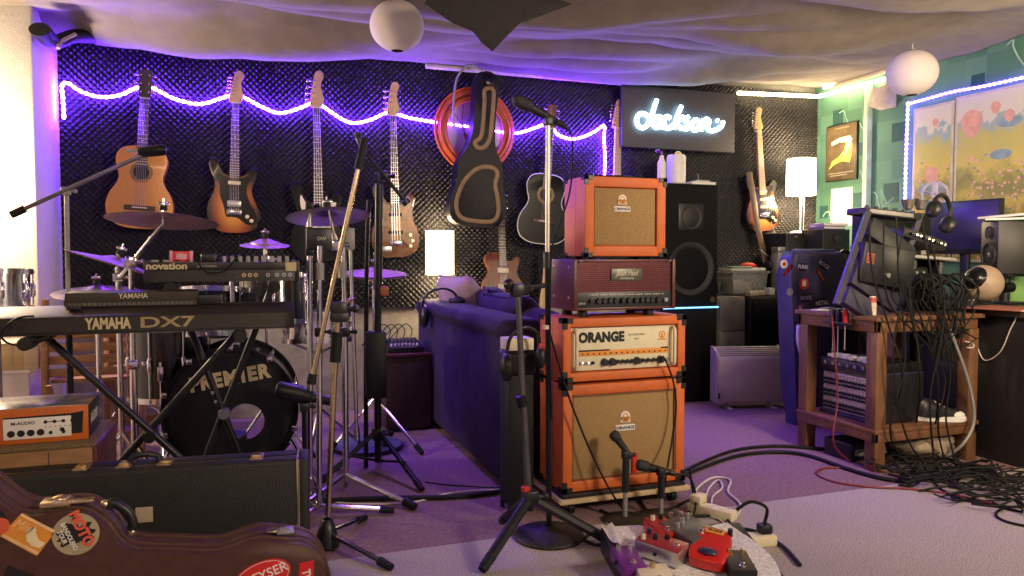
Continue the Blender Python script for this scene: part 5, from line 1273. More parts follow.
cushion('purple cushion at the near end of the sofa back', (X0+.32, y0+.62, .64), .42, .46, .10, (0, R(58), R(8)), velvet)
cushion('crumpled purple cushion lying lower beside the near sofa arm', (X0+.40, y0+.30, .615), .42, .36, .10, (R(14), R(25), R(0)), velvet)
# headphones hanging on the far end of the sofa back
c = W(431, 300, 4.30)
t = thing('headphones', 'black headphones resting over the far end of the sofa back', 'headphones', (X0+.04, 4.22, hb_-.10))
MB().tube(catmull([(-.10, .06, .03), (-.09, .0, .14), (-.01, -.03, .185), (.07, -.02, .165), (.12, .0, .10)], 6), .007, 8).build('headband', black, t)
MB().sphere((-.088, .05, .02), .055, 16, 10, (.55, 1, 1.25)).build('ear_cup', black, t); MB().sphere((.10, 0, .09+.02), .05, 16, 10, (1, 1, .6)).build('ear_cup', black, t)
# cabinet with mixer between sofa and drum kit
Yc_ = 4.22; xa = W(386, 380, Yc_).x; xb = X0-.02; zt_ = W(402, 354, Yc_).z
t = thing('side_cabinet', 'low dark brown cabinet between the drum kit and the purple sofa', 'cabinet', (xa, Yc_, 0)); w = xb-xa
bbox(0, 0, 0.02, w, .36, zt_-.018, b=.004).build('body', mat('dark_brown_wood', (.045, .022, .016), .5, var=.25), t); bbox(-.01, -.012, zt_-.019, w+.006, .37, zt_, b=.004).build('top_board', darkwood, t)
bbox(.02, -.006, .05, w-.02, .002, zt_-.05, b=.003).build('door', MATS['dark_brown_wood'], t); box(.02, .02, 0, w-.02, .34, .021).build('plinth', black, t)
t = thing('mixer', 'small mixer with chrome plugs standing on the low brown cabinet', 'mixer', (xa+.02, Yc_+.04, zt_+.001))
MB().prism([(0, 0), (0, .03), (.22, .06), (.22, 0)], 0, w-.05, plane='yz', bev=.003).build('case', black, t)
for i in range(8):
    x = .03+i*(w-.11)/7; z = .03+.03*.3
    cyl((x, .05, .03), (x, .05, .05), .007, seg=8).build('knob', white, t); cyl((x, .15, .045), (x, .15, .075), .007, seg=8).build('plug', silver, t)
    if i % 2 == 0:
        MB().tube(catmull([(x, .15, .07), (x+.01, .14, .12), (x-.04, .10, .16), (x-.10, .12, .10), (x-.16, .16, .03)], 6), .003, 6).build('lead', rubber, t)
# floor lamp behind
Yl_ = 4.76
a, b = W(426, 275, Yl_), W(453.5, 231, Yl_); sw = b.x-a.x; sh_ = b.z-a.z; xc = (a.x+b.x)/2
shade1 = mat('lit_paper_shade', (.9, .85, .7), .9, var=.03)
_b = shade1.node_tree.nodes['Principled BSDF']; _b.inputs['Emission Color'].default_value = (1, .80, .45, 1); _b.inputs['Emission Strength'].default_value = 4.0
def lamp(label, xc, Yl_, zs0, sw, sh_, zbase, flare=1.0, power=14):
    t = thing('table_lamp' if zbase > .3 else 'floor_lamp', label, 'lamp', (xc, Yl_, zbase)); z = zs0-zbase; r = sw/2
    MB().lathe([(r*1.0, z), (r*1.0, z+sh_*.5), (r*flare, z+sh_), (r*flare-.003, z+sh_), (r-.003, z)], seg=36).build('lamp_shade', shade1, t, smooth=30)
    cyl((0, 0, .01), (0, 0, z+.05), .006, seg=8).build('stem', white, t); cyl((.03, 0, .01), (.03, 0, z+.03), .003, seg=8).build('cord', white, t)
    MB().lathe([(.001, .02), (.06, .018), (.075, .008), (.075, 0), (.001, 0)], seg=28).build('base', white, t)
    MB().sphere((0, 0, z+sh_*.45), .028, 12, 8).build('bulb', glow('warm_bulb', (1, .75, .4), 18) if 'warm_bulb' not in MATS else MATS['warm_bulb'], t)
    light('POINT', 'lamp_light', (xc, Yl_-.0, zs0+sh_+.03), WARM, power*.45, .05); light('POINT', 'lamp_light', (xc, Yl_, zs0-.03), WARM, power*.65, .05)
lamp('lit floor lamp with cylindrical paper shade behind the far end of the purple sofa', xc, Yl_, a.z, sw, sh_, 0.0, power=16)
# small black stool with white box beside the sofa's near end
c = W(519, 344, 2.86)
c = V((1.012, 2.77, 0)); t = thing('black_stool', 'small black side stool between the sofa end and the orange stack', 'stool', (c.x, c.y, 0)); zt_ = W(519, 351, 2.72).z
MB().bbox(-.065, -.065, zt_-.10, .065, .065, zt_, b=.02, seg=3).build('seat', darkfab, t); MB().bbox(-.055, -.055, .03, .055, .055, zt_-.09, b=.01).build('body', rubber, t)
for x in (-.045, .045):
    for y in (-.045, .045): cyl((x, y, 0), (x, y, .035), .01, seg=10).build('leg', black, t)
t = thing('tissue_box', 'small cream box lying on the black stool beside the sofa', 'box', (c.x-.0, 2.765, zt_+.001)); bbox(-.055, -.045, 0, .055, .05, .048, b=.004).build('box', cream, t); bbox(-.035, -.02, .0475, .035, .025, .0495, b=.0008).build('opening', white, t)
t = thing('headphones', 'black headphones with red mark hanging over the stool next to the orange head', 'headphones', (c.x+.0, 2.675, zt_-.02))
MB().tube(catmull([(-.085, -.02, .0), (-.07, -.03, .085), (-.01, -.03, .12), (.045, -.02, .09), (.055, -.01, .03)], 6), .0075, 8).build('headband', black, t)
MB().sphere((-.088, -.03, -.03), .045, 14, 10, (.6, 1, 1.2)).build('ear_cup', black, t); MB().sphere((.056, -.02, .0), .04, 14, 10, (.5, .7, 1.1)).build('ear_cup', black, t); MB().bbox(.046, -.034, .03, .06, -.022, .055, b=.003).build('red_mark', red, t)

# ------------------------------------------------------------------ heater
c = F(748, 407, 0)
t = thing('convector_heater', 'pale enamelled convector heater standing on the carpet right of the loudspeakers', 'heater', c, (0, 0, R(-13)))
ppm = 740/((c-CAM) @ FWD); w = 72/ppm; h = 60/ppm
MB().prism([(-.05, .045), (-.055, .06), (-.055, h*.80), (-.045, h*.86), (.03, h), (.06, h), (.06, .045)], -w/2+.012, w/2-.012, plane='yz', bev=.003).build('body', heater, t)
for sd in (-1, 1):
    MB().prism([(-.062, .04), (-.062, h*.82), (-.045, h*.90), (.03, h+.008), (.068, h+.008), (.068, .04)], min(sd*(w/2-.013), sd*w/2), max(sd*(w/2-.013), sd*w/2), plane='yz', bev=.004).build('end_cheek', mat('heater_cheek', (.36, .32, .30), .5) if 'heater_cheek' not in MATS else MATS['heater_cheek'], t)
m = MB()
nx = 34
for i in range(nx):
    for j in range(5):
        x = -w/2+.025+(w-.05)*(i+.5+.5*(j % 2)-.25)/nx; f = (j+.5)/5
        y = -.045+.075*f; z = h*.86+(h-h*.86)*f
        m.bbox(x-.0032, y-.007, z-.001, x+.0032, y+.007, z+.0045, b=.001)
m.build('outlet_grille', mat('dark_slots', (.10, .09, .085), .5), t)
for sd in (-1, 1): MB().bbox(sd*(w/2-.09)-.013, -.10, 0, sd*(w/2-.09)+.013, .10, .012, b=.003).bbox(sd*(w/2-.09)-.011, -.02, .01, sd*(w/2-.09)+.011, .02, .05, b=.003).build('foot', heater, t)
bbox(-w/2+.006, -.064, .07, -w/2+.02, -.058, .11, b=.002).build('thermostat', black, t)

# ------------------------------------------------------------------ back right corner
CY = 4.46
a, b = W(719, 300, CY), W(746, 300, CY); zc_ = W(732, 297, CY).z
t = thing('drawer_cabinet', 'grey drawer cabinet beside the black loudspeaker tower', 'cabinet', (a.x, CY, 0)); w = b.x-a.x
bbox(0, .012, 0, w, .40, zc_, b=.004).build('body', cab_grey, t)
for k in range(3):
    z0 = .02+k*(zc_-.03)/3; d = bbox(.006, 0, z0, w-.006, .0125, z0+(zc_-.03)/3-.008, b=.003).build('drawer', cab_grey, t); bbox(w*.3, -.006, z0+.15, w*.7, .001, z0+.158, b=.002).build('drawer_lip', cab_grey, d)
dx0, dx1 = b.x+.005, 4.33
t = thing('back_desk', 'black desk along the back wall between drawer cabinet and right wall', 'desk', (dx0, CY-.02, 0)); w = dx1-dx0; zd = zc_+.005
bbox(-.0, -.02, zd-.03, w, .43, zd, b=.003).build('top_board', mat('brown_desk', (.045, .03, .022), .45), t)
for x in (0.005, w-.035): bbox(x, 0, 0, x+.03, .42, zd-.0295, b=.003).build('side_panel', black, t)
d = bbox(.04, -.004, zd-.17, .52, .40, zd-.032, b=.004).build('drawer', black, t); MB().sphere((.28, -.012, zd-.10), .011, 10, 8).build('drawer_knob', silver, d)
bbox(.035, .38, .05, w-.035, .40, zd-.17, b=.002).build('back_panel', black, t)
# storage box and what lies on it
p, q = W(727, 297, 4.62), W(763, 270, 4.62)
t = thing('storage_box', 'clear plastic storage box on the grey drawer cabinet', 'storage box', (p.x, 4.56, zd+.001)); w = q.x-p.x; h = q.z-zd
MB().prism([(.02, 0), (w-.02, 0), (w, h*.86), (0, h*.86)], 0, .20, bev=.008).build('tub', clearp, t); bbox(-.012, -.012, h*.86, w+.012, .212, h*.97, b=.006).build('lid', clearp, t)
for x, c_, hh in ((.03, grey, .6), (.11, mat('dim_contents', (.2, .18, .15), .7, var=.5, scale=30), .5)): bbox(x, .03, .008, x+.09, .17, h*hh, b=.01).build('contents', c_, t)
t = thing('plastic_tray', 'white and green plastic tray lying on the clear storage box', 'tray', (p.x, 4.56, zd+h*.97+.002))
bbox(.0, .01, 0, w*.96, .18, .02, b=.006).build('tray', white, t); bbox(.0, -.005, .018, w*.55, .12, .034, b=.006).build('green_lid', mat('sage', (.22, .30, .2), .5), t)
t = thing('red_cloth', 'small red cloth lying on top of the white plastic tray', 'cloth', (p.x+w*.62, 4.64, zd+h*.97+.023)); MB().sphere((0, 0, .02), .05, 14, 8, (1.3, .7, .4)).build('bundle', red_ink, t); MB().sphere((.06, .02, .012), .03, 12, 8, (1.2, .7, .4)).build('fold', red_ink, t)
t = thing('black_camera', 'black lumpy gadget hanging at the end of the guitar strap on the plastic box', 'gadget', (W(768, 275, 4.66).x, 4.62, zd+h+.012)); MB().bbox(-.05, -.04, -.0, .04, .04, .055, b=.015).build('body', black, t); MB().bbox(.0, -.02, .05, .05, .03, .10, b=.012).build('flap', grey, t)
for k, (px, py, col, w_, hgt) in enumerate(((749, 298, cream, .08, .03), (768, 298, white, .05, .05), (760, 300, mat('peach_card', (.6, .4, .25), .6), .05, .03))):
    p_ = W(px, py, 4.50); t = thing('small_box', ('flat cream box on the black desk', 'upright white carton on the black desk', 'peach coloured small box on the black desk front')[k], 'box', (p_.x+.02, 4.49+.02*k, zd+.0015), group='small boxes on the desk')
    bbox(-w_/2, -.03, 0, w_/2, .03, hgt, b=.003).build('box', col, t); bbox(-w_/2+.004, -.026, hgt-.001, w_/2-.004, .026, hgt+.003, b=.001).build('lid', white, t)
# tall grey canister
p_ = W(780, 262, 4.55); t = thing('canister', 'tall grey canister between the guitar strap and the sticker-covered case', 'canister', (p_.x, 4.56, zd+.001)); hh = W(780, 247, 4.55).z-zd
bbox(-.04, -.04, 0, .04, .04, hh-.04, b=.006).build('body', grey, t); bbox(-.042, -.042, hh-.041, .042, .042, hh, b=.006).build('lid', silver, t)
# speakers at the back under the lamp
zsp = W(803, 233, 4.52).z
a, b = W(787, 240, 4.50), W(824, 240, 4.50)
t = thing('studio_monitor', 'black boxy loudspeaker beneath the right-hand paper shade lamp', 'loudspeaker', (a.x, 4.50, zd+.001), group='loudspeakers on the desk'); w = b.x-a.x
bbox(0, .01, 0, w, .30, zsp-zd, b=.008).build('cabinet', black, t); MB().lathe([(.001, .02), (.05, .012), (.07, 0), (.08, 0), (.08, .012)], (w/2, 0, .14), 'y', 28).build('woofer', cone, t); MB().lathe([(.001, .004), (.02, .004), (.032, 0), (.034, .012)], (w/2, 0, zsp-zd-.08), 'y', 20).build('tweeter', cone, t)
for k in range(3): cyl((w*.25+k*w*.25, -.004, zsp-zd-.03), (w*.25+k*w*.25, .011, zsp-zd-.03), .006, seg=8).build('knob', silver, t)
a2, b2_ = W(791.5, 194.5, 4.60), W(818, 159, 4.60)
lamp('lit table lamp with square paper shade standing on the black boxy loudspeaker', (a2.x+b2_.x)/2, 4.64, a2.z, (b2_.x-a2.x)*.90, b2_.z-a2.z, zsp+.0015, .97, power=34)
z2_ = W(836, 229, 4.3).z; a, b = W(824, 240, 4.30), W(851, 240, 4.30)
t = thing('studio_monitor', 'black two-way studio monitor with round cone next to the white paper sheet', 'loudspeaker', (a.x, 4.30, 0.80), group='loudspeakers on the desk'); w = min(b.x, XR-.05)-a.x; hh = z2_-.80
bbox(0, .01, 0, w, .24, hh, b=.008).build('cabinet', black, t); MB().lathe([(.001, .03), (.02, .025), (.055, .008), (.065, -.003), (.075, -.003), (.075, .012)], (w/2, 0, hh-.20), 'y', 28).build('woofer', cone, t); MB().lathe([(.001, .004), (.012, .0), (.028, .004), (.034, -.002), (.034, .012)], (w/2, 0, hh-.065), 'y', 20).build('tweeter', cone, t)
tb = thing('monitor_riser', 'black riser box under the two-way studio monitor', 'riser', (a.x, 4.30, zd+.001)); bbox(0, .0, 0, w, .25, .798-zd-.001, b=.006).build('box', black, tb); bbox(.02, -.003, .01, w-.02, .002, .06, b=.002).build('front_plate', grey, tb)
for k, (m_, dz) in enumerate(((mat('violet_book', (.16, .10, .3), .5), 0), (mat('lilac_book', (.35, .25, .5), .5), .022))):
    t = thing('book', ('violet book lying on the studio monitor below the paper sheet', 'lilac book lying topmost on the studio monitor')[k], 'book', (a.x+.015, 4.32, z2_+.001+dz), (0, 0, R(4-7*k)), 'books on the studio monitor'); bbox(0, 0, 0, w*.85, .15, .02, b=.002).build('cover', m_, t); bbox(.004, -.001, .003, w*.85-.006, .01, .017, b=.0005).build('pages', paper, t)
# poster and paper on the teal wall
def on_right(px0, py0, px1, py1, X=XR-.012):
    a, b = S(px0, py0, X), S(px1, py1, X); return a, b
a, b = S(827, 127, XR-.01), S(857, 180, XR-.01); zt_, zb_ = S(842, 124, XR-.01).z, S(842, 180.5, XR-.01).z
t = thing('poster', 'dark framed poster with a fiery yellow swirl on the teal wall', 'poster', (XR-.002, (a.y+b.y)/2, zb_)); hw_ = abs(a.y-b.y)/2; hh = zt_-zb_
bbox(-.014, -hw_, 0, 0, hw_, hh, b=.003).build('frame', black, t)
bbox(-.0155, -hw_+.008, .008, -.013, hw_-.008, hh-.008, b=.0005).build('print', mat('poster_print', (.12, .085, .04), .6, var=.5, scale=9), t)
fire = mat('fire_yellow', (.85, .55, .08), .6, var=.4, scale=14); pale = mat('fire_pale', (.95, .85, .5), .6, var=.1)
def yz(pts): return [((.5-u)*2*hw_, v*hh) for u, v in pts]
MB().prism(yz([(.12, .22), (.3, .30), (.55, .34), (.78, .30), (.85, .45), (.86, .62), (.78, .72), (.66, .66), (.60, .52), (.42, .42), (.22, .36)]), -.0165, -.0152, plane='yz').build('printed_flame', fire, t)
MB().prism(yz([(.18, .70), (.45, .76), (.78, .77), (.86, .70), (.80, .60), (.70, .48), (.58, .40), (.66, .55), (.70, .66), (.45, .68), (.2, .64)]), -.0172, -.0162, plane='yz').build('printed_swirl', pale, t)
for k, (v, u0, u1) in enumerate(((.13, .1, .9), (.09, .15, .7), (.92, .3, .75))): MB().prism(yz([(u0, v), (u1, v), (u1, v+.018), (u0, v+.018)]), -.0166, -.0152, plane='yz').build('printed_line', MATS['grey_ink'] if v > .9 else mat('poster_grey', (.4, .37, .3), .6) if 'poster_grey' not in MATS else MATS['poster_grey'], t)
a, b = S(830.5, 200, XR-.01), S(852, 200, XR-.01); zt_, zb_ = S(841, 188, XR-.01).z, S(841, 226, XR-.01).z
t = thing('paper_sheet', 'blank white paper sheet pinned on the teal wall below the fiery poster', 'paper', (XR-.002, (a.y+b.y)/2, zb_)); hw_ = abs(a.y-b.y)/2
bbox(-.003, -hw_, 0, 0, hw_, zt_-zb_, b=.0008).build('sheet', paper, t); cyl((-.008, 0, zt_-zb_-.01), (-.002, 0, zt_-zb_-.01), .004, seg=8).build('pin', silver, t)
# small white box by the ceiling
c = S(882, 97, XR-.06); t = thing('wall_speaker', 'small off-white box fixed high on the teal wall under the light tubes', 'box', (XR-.001, c.y, c.z-.08))
MB().prism([(-.10, .02), (-.085, .15), (0, .16), (0, .0)], -.075, .075, plane='xz', bev=.006).build('housing', mat('offwhite', (.6, .52, .45), .6), t); bbox(-.02, -.02, .15, 0, .02, .19, b=.004).build('bracket', black, t)

# tapestry panels: a plain made-up meadow landscape in two framed panels
def landscape():
    m = bpy.data.materials.new('meadow_print'); m.use_nodes = True; nt = m.node_tree; L = nt.links; b = nt.nodes['Principled BSDF']; b.inputs['Roughness'].default_value = .65
    tc = nt.nodes.new('ShaderNodeTexCoord'); sp = nt.nodes.new('ShaderNodeSeparateXYZ'); L.new(tc.outputs['Object'], sp.inputs[0])
    n1 = nt.nodes.new('ShaderNodeTexNoise'); n1.inputs['Scale'].default_value = 8; n1.inputs['Detail'].default_value = 5; L.new(tc.outputs['Object'], n1.inputs['Vector'])
    ad = nt.nodes.new('ShaderNodeMath'); ad.operation = 'MULTIPLY_ADD'; ad.inputs[1].default_value = .36; L.new(n1.outputs['Fac'], ad.inputs[0]); 
    mz = nt.nodes.new('ShaderNodeMath'); mz.operation = 'MULTIPLY'; mz.inputs[1].default_value = 1/1.10; L.new(sp.outputs['Z'], mz.inputs[0]); L.new(mz.outputs[0], ad.inputs[2])
    cr = nt.nodes.new('ShaderNodeValToRGB'); L.new(ad.outputs[0], cr.inputs[0]); e = cr.color_ramp.elements
    st = [(.12, (.16, .13, .06)), (.28, (.42, .34, .08)), (.40, (.20, .19, .06)), (.50, (.52, .44, .09)), (.62, (.22, .22, .07)), (.74, (.56, .48, .10)), (.90, (.46, .44, .14)), (.98, (.28, .40, .44)), (1.06, (.72, .68, .50))]
    e[0].position, e[0].color = st[0][0], st[0][1]+(1,); e[1].position, e[1].color = 1.0, (.62, .6, .47, 1)
    for p_, c_ in st[1:-1]: x = e.new(p_); x.color = c_+(1,)
    v = nt.nodes.new('ShaderNodeTexVoronoi'); v.inputs['Scale'].default_value = 36; L.new(tc.outputs['Object'], v.inputs['Vector'])
    n2 = nt.nodes.new('ShaderNodeTexNoise'); n2.inputs['Scale'].default_value = 7; L.new(tc.outputs['Object'], n2.inputs['Vector'])
    c2_ = nt.nodes.new('ShaderNodeValToRGB'); c2_.color_ramp.elements[0].position = .30; c2_.color_ramp.elements[1].position = .40; c2_.color_ramp.elements[0].color = (1, 1, 1, 1); c2_.color_ramp.elements[1].color = (0, 0, 0, 1); L.new(v.outputs['Distance'], c2_.inputs[0])
    th = nt.nodes.new('ShaderNodeMath'); th.operation = 'GREATER_THAN'; th.inputs[1].default_value = .43; L.new(n2.outputs['Fac'], th.inputs[0])
    mk = nt.nodes.new('ShaderNodeMath'); mk.operation = 'MULTIPLY'; L.new(c2_.outputs[0], mk.inputs[0]); L.new(th.outputs[0], mk.inputs[1])
    cut = nt.nodes.new('ShaderNodeMath'); cut.operation = 'LESS_THAN'; cut.inputs[1].default_value = .62; L.new(mz.outputs[0], cut.inputs[0])
    mk2 = nt.nodes.new('ShaderNodeMath'); mk2.operation = 'MULTIPLY'; L.new(mk.outputs[0], mk2.inputs[0]); L.new(cut.outputs[0], mk2.inputs[1])
    hs = nt.nodes.new('ShaderNodeValToRGB'); sx = nt.nodes.new('ShaderNodeSeparateColor'); L.new(v.outputs['Color'], sx.inputs[0]); L.new(sx.outputs[0], hs.inputs[0])
    h = hs.color_ramp.elements; h[0].color = (.66, .38, .28, 1); h[1].color = (.78, .68, .50, 1); x = h.new(.5); x.color = (.18, .2, .22, 1); hs.color_ramp.interpolation = 'CONSTANT'
    mx = nt.nodes.new('ShaderNodeMix'); mx.data_type = 'RGBA'; L.new(mk2.outputs[0], mx.inputs['Factor']); L.new(cr.outputs[0], mx.inputs[6]); L.new(hs.outputs[0], mx.inputs[7])
    L.new(mx.outputs[2], b.inputs['Base Color']); return m
meadow = landscape(); pinkp = mat('pink_paint', (.62, .33, .28), .6, var=.15); bluep = mat('blue_paint', (.22, .32, .38), .6, var=.2, scale=30); whitepaint = mat('skin_white', (.7, .6, .48), .6)
def panel(label, pa, pb, X):
    a, b = S(pa[0], pa[1], X), S(pb[0], 200, X); yA, yB = a.y, b.y; zT = S(pa[0], pa[1], X).z; zB = .98
    hw_ = (yA-yB)/2; t = thing('picture_panel', label, 'picture', (XR-.002, (yA+yB)/2, zB), group='meadow panels on the teal wall'); hh = zT-zB
    bbox(-.022, -hw_, 0, 0, hw_, hh, b=.003).build('frame', mat('pale_frame', (.5, .46, .36), .5) if 'pale_frame' not in MATS else MATS['pale_frame'], t)
    bbox(-.0235, -hw_+.018, .018, -.020, hw_-.018, hh-.018, b=.0005).build('print', meadow, t)
    return t, hw_, hh
t, hw_, hh = panel('narrow left panel of the meadow picture framed by violet light', (913, 109), (951, 98), XR-.03)
t2, hw2, hh2 = panel('wide right panel of the meadow picture cut off by the frame edge', (955, 97.5), (1085, 60), XR-.03)
def motif(t, y, z, s, kind):
    if kind == 'tower':
        m = MB().prism([(y+s*.45*math.cos(q)*(1+.12*math.sin(3*q)), z+s*.5+s*.55*math.sin(q)) for q in (2*math.pi*k/28 for k in range(28))], -.0245, -.023, plane='yz'); m.build('painted_bush', pinkp, t)
    else:
        m = MB().prism([(y+s*.8*math.cos(q), z+s*.35*math.sin(q)) for q in (2*math.pi*k/24 for k in range(24))], -.0242, -.0232, plane='yz'); m.build('painted_pond', bluep, t)
motif(t, 0.0, hh*.47, .13, 'pond'); motif(t, .0, hh*.50, .11, 'tower'); motif(t, -.02, hh*.86, .05, 'tower')
motif(t2, hw2-.12, hh2*.75, .16, 'tower'); motif(t2, hw2-.37, hh2*.80, .10, 'pond'); motif(t2, hw2-.37, hh2*.80, .07, 'tower'); motif(t2, hw2-.28, hh2*.86, .07, 'tower'); motif(t2, hw2-.32, hh2*.62, .09, 'pond')
# film-reel disc
c = S(935, 194, XR-.16); t = thing('film_reel', 'pale lilac plastic reel with round holes standing before the meadow picture', 'reel', (c.x, c.y, c.z)); rr = .082
n = 48; m = MB(); m.lathe([(rr*.82, -.004), (rr, -.004), (rr, .004), (rr*.82, .004), (rr*.82, -.004)], (0, 0, 0), 'x', 40); m.lathe([(.008, -.004), (rr*.3, -.004), (rr*.3, .004), (.008, .004), (.008, -.004)], (0, 0, 0), 'x', 24)
for k in range(5):
    q = 2*math.pi*k/5+.3; m.tube([(0, rr*.26*math.cos(q), rr*.26*math.sin(q)), (0, rr*.86*math.cos(q), rr*.86*math.sin(q))], [.016, .02], 8, flat=.25)
m.build('reel', mat('lilac_plastic', (.5, .45, .62), .4), t); t.rotation_euler = (0, 0, R(28))
cyl((0, 0, -rr-.10), (0, 0, -rr+.004), .006, seg=8).build('stand_post', black, t)

# ------------------------------------------------------------------ right desk with computer
dX = 3.49; zD = .755
t = thing('computer_desk', 'black desk along the teal wall carrying the monitor and the studio loudspeaker', 'desk', (dX, 1.4, 0)); w = XR-.03-dX
bbox(-.02, 0, zD-.03, w, 2.72, zD, b=.003).build('top_board', mat('dark_desk_top', (.05, .035, .03), .45), t)
bbox(0, .02, 0, .025, 2.66, zD-.029, b=.003).build('side_panel', mat('desk_black', (.012, .011, .012), .5), t)
bbox(.0255, 2.60, 0.0, w-.02, 2.625, zD-.029, b=.003).build('end_panel', MATS['desk_black'], t)
for y in (2.66,): 
    for x in (.02, w-.06): bbox(x, y, 0, x+.04, y+.04, zD-.029, b=.003).build('leg', black, t)
# monitor (faces the room from the teal wall)
mx_ = 4.10; a, b = S(925, 230, mx_), S(1000, 230, mx_); zt_, zb_ = S(1000, 198, mx_).z, S(1000, 254, mx_).z
t = thing('computer_monitor', 'flat computer monitor with violet reflection painted on its screen in front of the meadow picture', 'monitor', (mx_, (a.y+b.y)/2, zD+.001)); hw_ = (a.y-b.y)/2; z0, z1 = zb_-zD, zt_-zD
bbox(0, -hw_, z0, .035, hw_, z1, b=.005).build('bezel', black, t); bbox(-.0015, -hw_+.012, z0+.03, .001, hw_-.012, z1-.012, b=.0005).build('screen', screen, t)
MB().bbox(.035, -.03, .01, .055, .03, z0+.12, b=.005).build('neck', black, t); MB().bbox(-.04, -.12, 0, .12, .12, .012, b=.005).build('foot', black, t)
# loudspeaker on a post
c = V((3.98, 2.93, 0)); a = W(986, 247, 2.98); 
SPK = CAM+ray(1006, 247)*(4.1/FPX); zb_, zt_ = W(1003, 274, SPK.y).z, W(1003, 221, SPK.y).z
t = thing('studio_monitor', 'black studio loudspeaker on a post stand at the right edge of the room', 'loudspeaker', (SPK.x, SPK.y, zb_), (0, 0, R(-114)), 'loudspeakers on the desk'); hh = zt_-zb_
bbox(-.085, -.09, 0, .085, .13, hh, b=.008).build('cabinet', mat('speaker_black', (.02, .019, .019), .45), t)
MB().lathe([(.001, -.075), (.018, -.077), (.03, -.075), (.055, -.085), (.06, -.097), (.072, -.097), (.072, -.085)], (0, 0, hh*.36), 'y', 32).build('woofer', cone, t); MB().lathe([(.001, -.088), (.012, -.094), (.028, -.09), (.036, -.096), (.036, -.085)], (0, 0, hh*.78), 'y', 24).build('tweeter', cone, t)
MB().lathe([(.001, -.094), (.02, -.088), (.03, -.076)], (0, 0, hh*.36), 'y', 20).build('dust_cap', grey, t)
ts = thing('speaker_post', 'black post stand under the studio loudspeaker at the right edge', 'stand', (SPK.x, SPK.y, zD+.001)); cyl((0, 0, .01), (0, 0, zb_-zD-.014), .025, seg=16).build('post', black, ts); bbox(-.08, -.08, 0, .08, .08, .012, b=.004).build('foot_plate', black, ts); bbox(-.07, -.07, zb_-zD-.0145, .07, .07, zb_-zD-.0015, b=.004).build('top_plate', black, ts)
cyl((-.035, -.01, (zb_-zD)*.55), (.035, -.01, (zb_-zD)*.55), .03, seg=14).build('collar', blackm, ts)
for k, (m_, dz, w_) in enumerate(((mat('green_book', (.10, .22, .14), .5), 0, .20), (mat('tan_folder', (.42, .33, .25), .6), .018, .30))):
    tt = thing('book', ('green book lying directly on the studio loudspeaker at the right edge', 'tan folder lying on the green book above the studio loudspeaker')[k], 'book', (SPK.x+.03*k, SPK.y-.02*k, zt_+.001+dz), (0, R(-3*k), R(-55-20*k)), 'books on the right studio loudspeaker'); bbox(-w_/2, -.09, 0, w_/2, .10, .016, b=.002).build('cover', m_, tt); bbox(-w_/2+.004, -.091, .003, w_/2-.004, -.085, .013, b=.0005).build('pages', paper, tt)
# ball-shaped lamp
c = CAM+ray(983, 283)*(4.05/FPX)
t = thing('ball_speaker', 'tan ball-shaped gadget with black round front on the computer desk', 'gadget', (c.x, c.y, zD+.001)); r = .10
MB().sphere((0, 0, .115), r, 28, 18).build('ball', mat('tan_ball', (.38, .28, .20), .5, var=.1), t)
d = (-RGT*.86-FWD*.36+V((0, 0, .40))).normalized(); cc = V((0, 0, .115))+d*.052
MB().tube([cc+d*-.005, cc+d*.02, cc+d*.045, cc+d*.058, cc+d*.061], [.070, .068, .050, .026, .004], 28).build('black_front', blackgloss, t, smooth=60)
MB().lathe([(.001, .02), (.04, .02), (.06, 0), (.001, 0)], seg=20).build('foot', black, t)
# colourful carton at the desk back, folder and papers
t = thing('colourful_carton', 'green and orange printed carton on the desk beneath the right studio loudspeaker', 'box', (4.15, 3.10, zD+.001), (0, 0, R(-25))); bbox(-.06, -.14, 0, .06, .12, .16, b=.003).build('carton', mat('lime_card', (.18, .36, .10), .5), t)
for k in range(4): MB().prism([(.10-.06*k, .01), (.12-.06*k, .01), (.09-.06*k, .15), (.07-.06*k, .15)], -.0615, -.058, plane='yz').build('printed_stripe', orange_ink, t)
t = thing('red_folder', 'red brown card folder lying over the near edge of the computer desk', 'folder', (F(995, 309, zD).x+.05, F(995, 309, zD).y, zD+.0015), (0, 0, R(14))); bbox(-.17, -.15, 0, .17, .12, .006, b=.0015).build('cover', mat('terracotta_card', (.30, .09, .06), .6), t); bbox(-.16, -.152, .001, .16, -.14, .004, b=.0005).build('pages', paper, t)
t = thing('paper_sheet', 'white paper sheets lying on the desk behind the red brown folder', 'paper', (F(975, 301, zD).x+.12, F(975, 301, zD).y, zD+.0015), (0, 0, R(-20))); bbox(-.12, -.10, 0, .10, .10, .003, b=.0005).build('sheet', paper, t); bbox(-.10, -.11, .003, .12, .09, .0055, b=.0005).build('upper_sheet', paper, t)
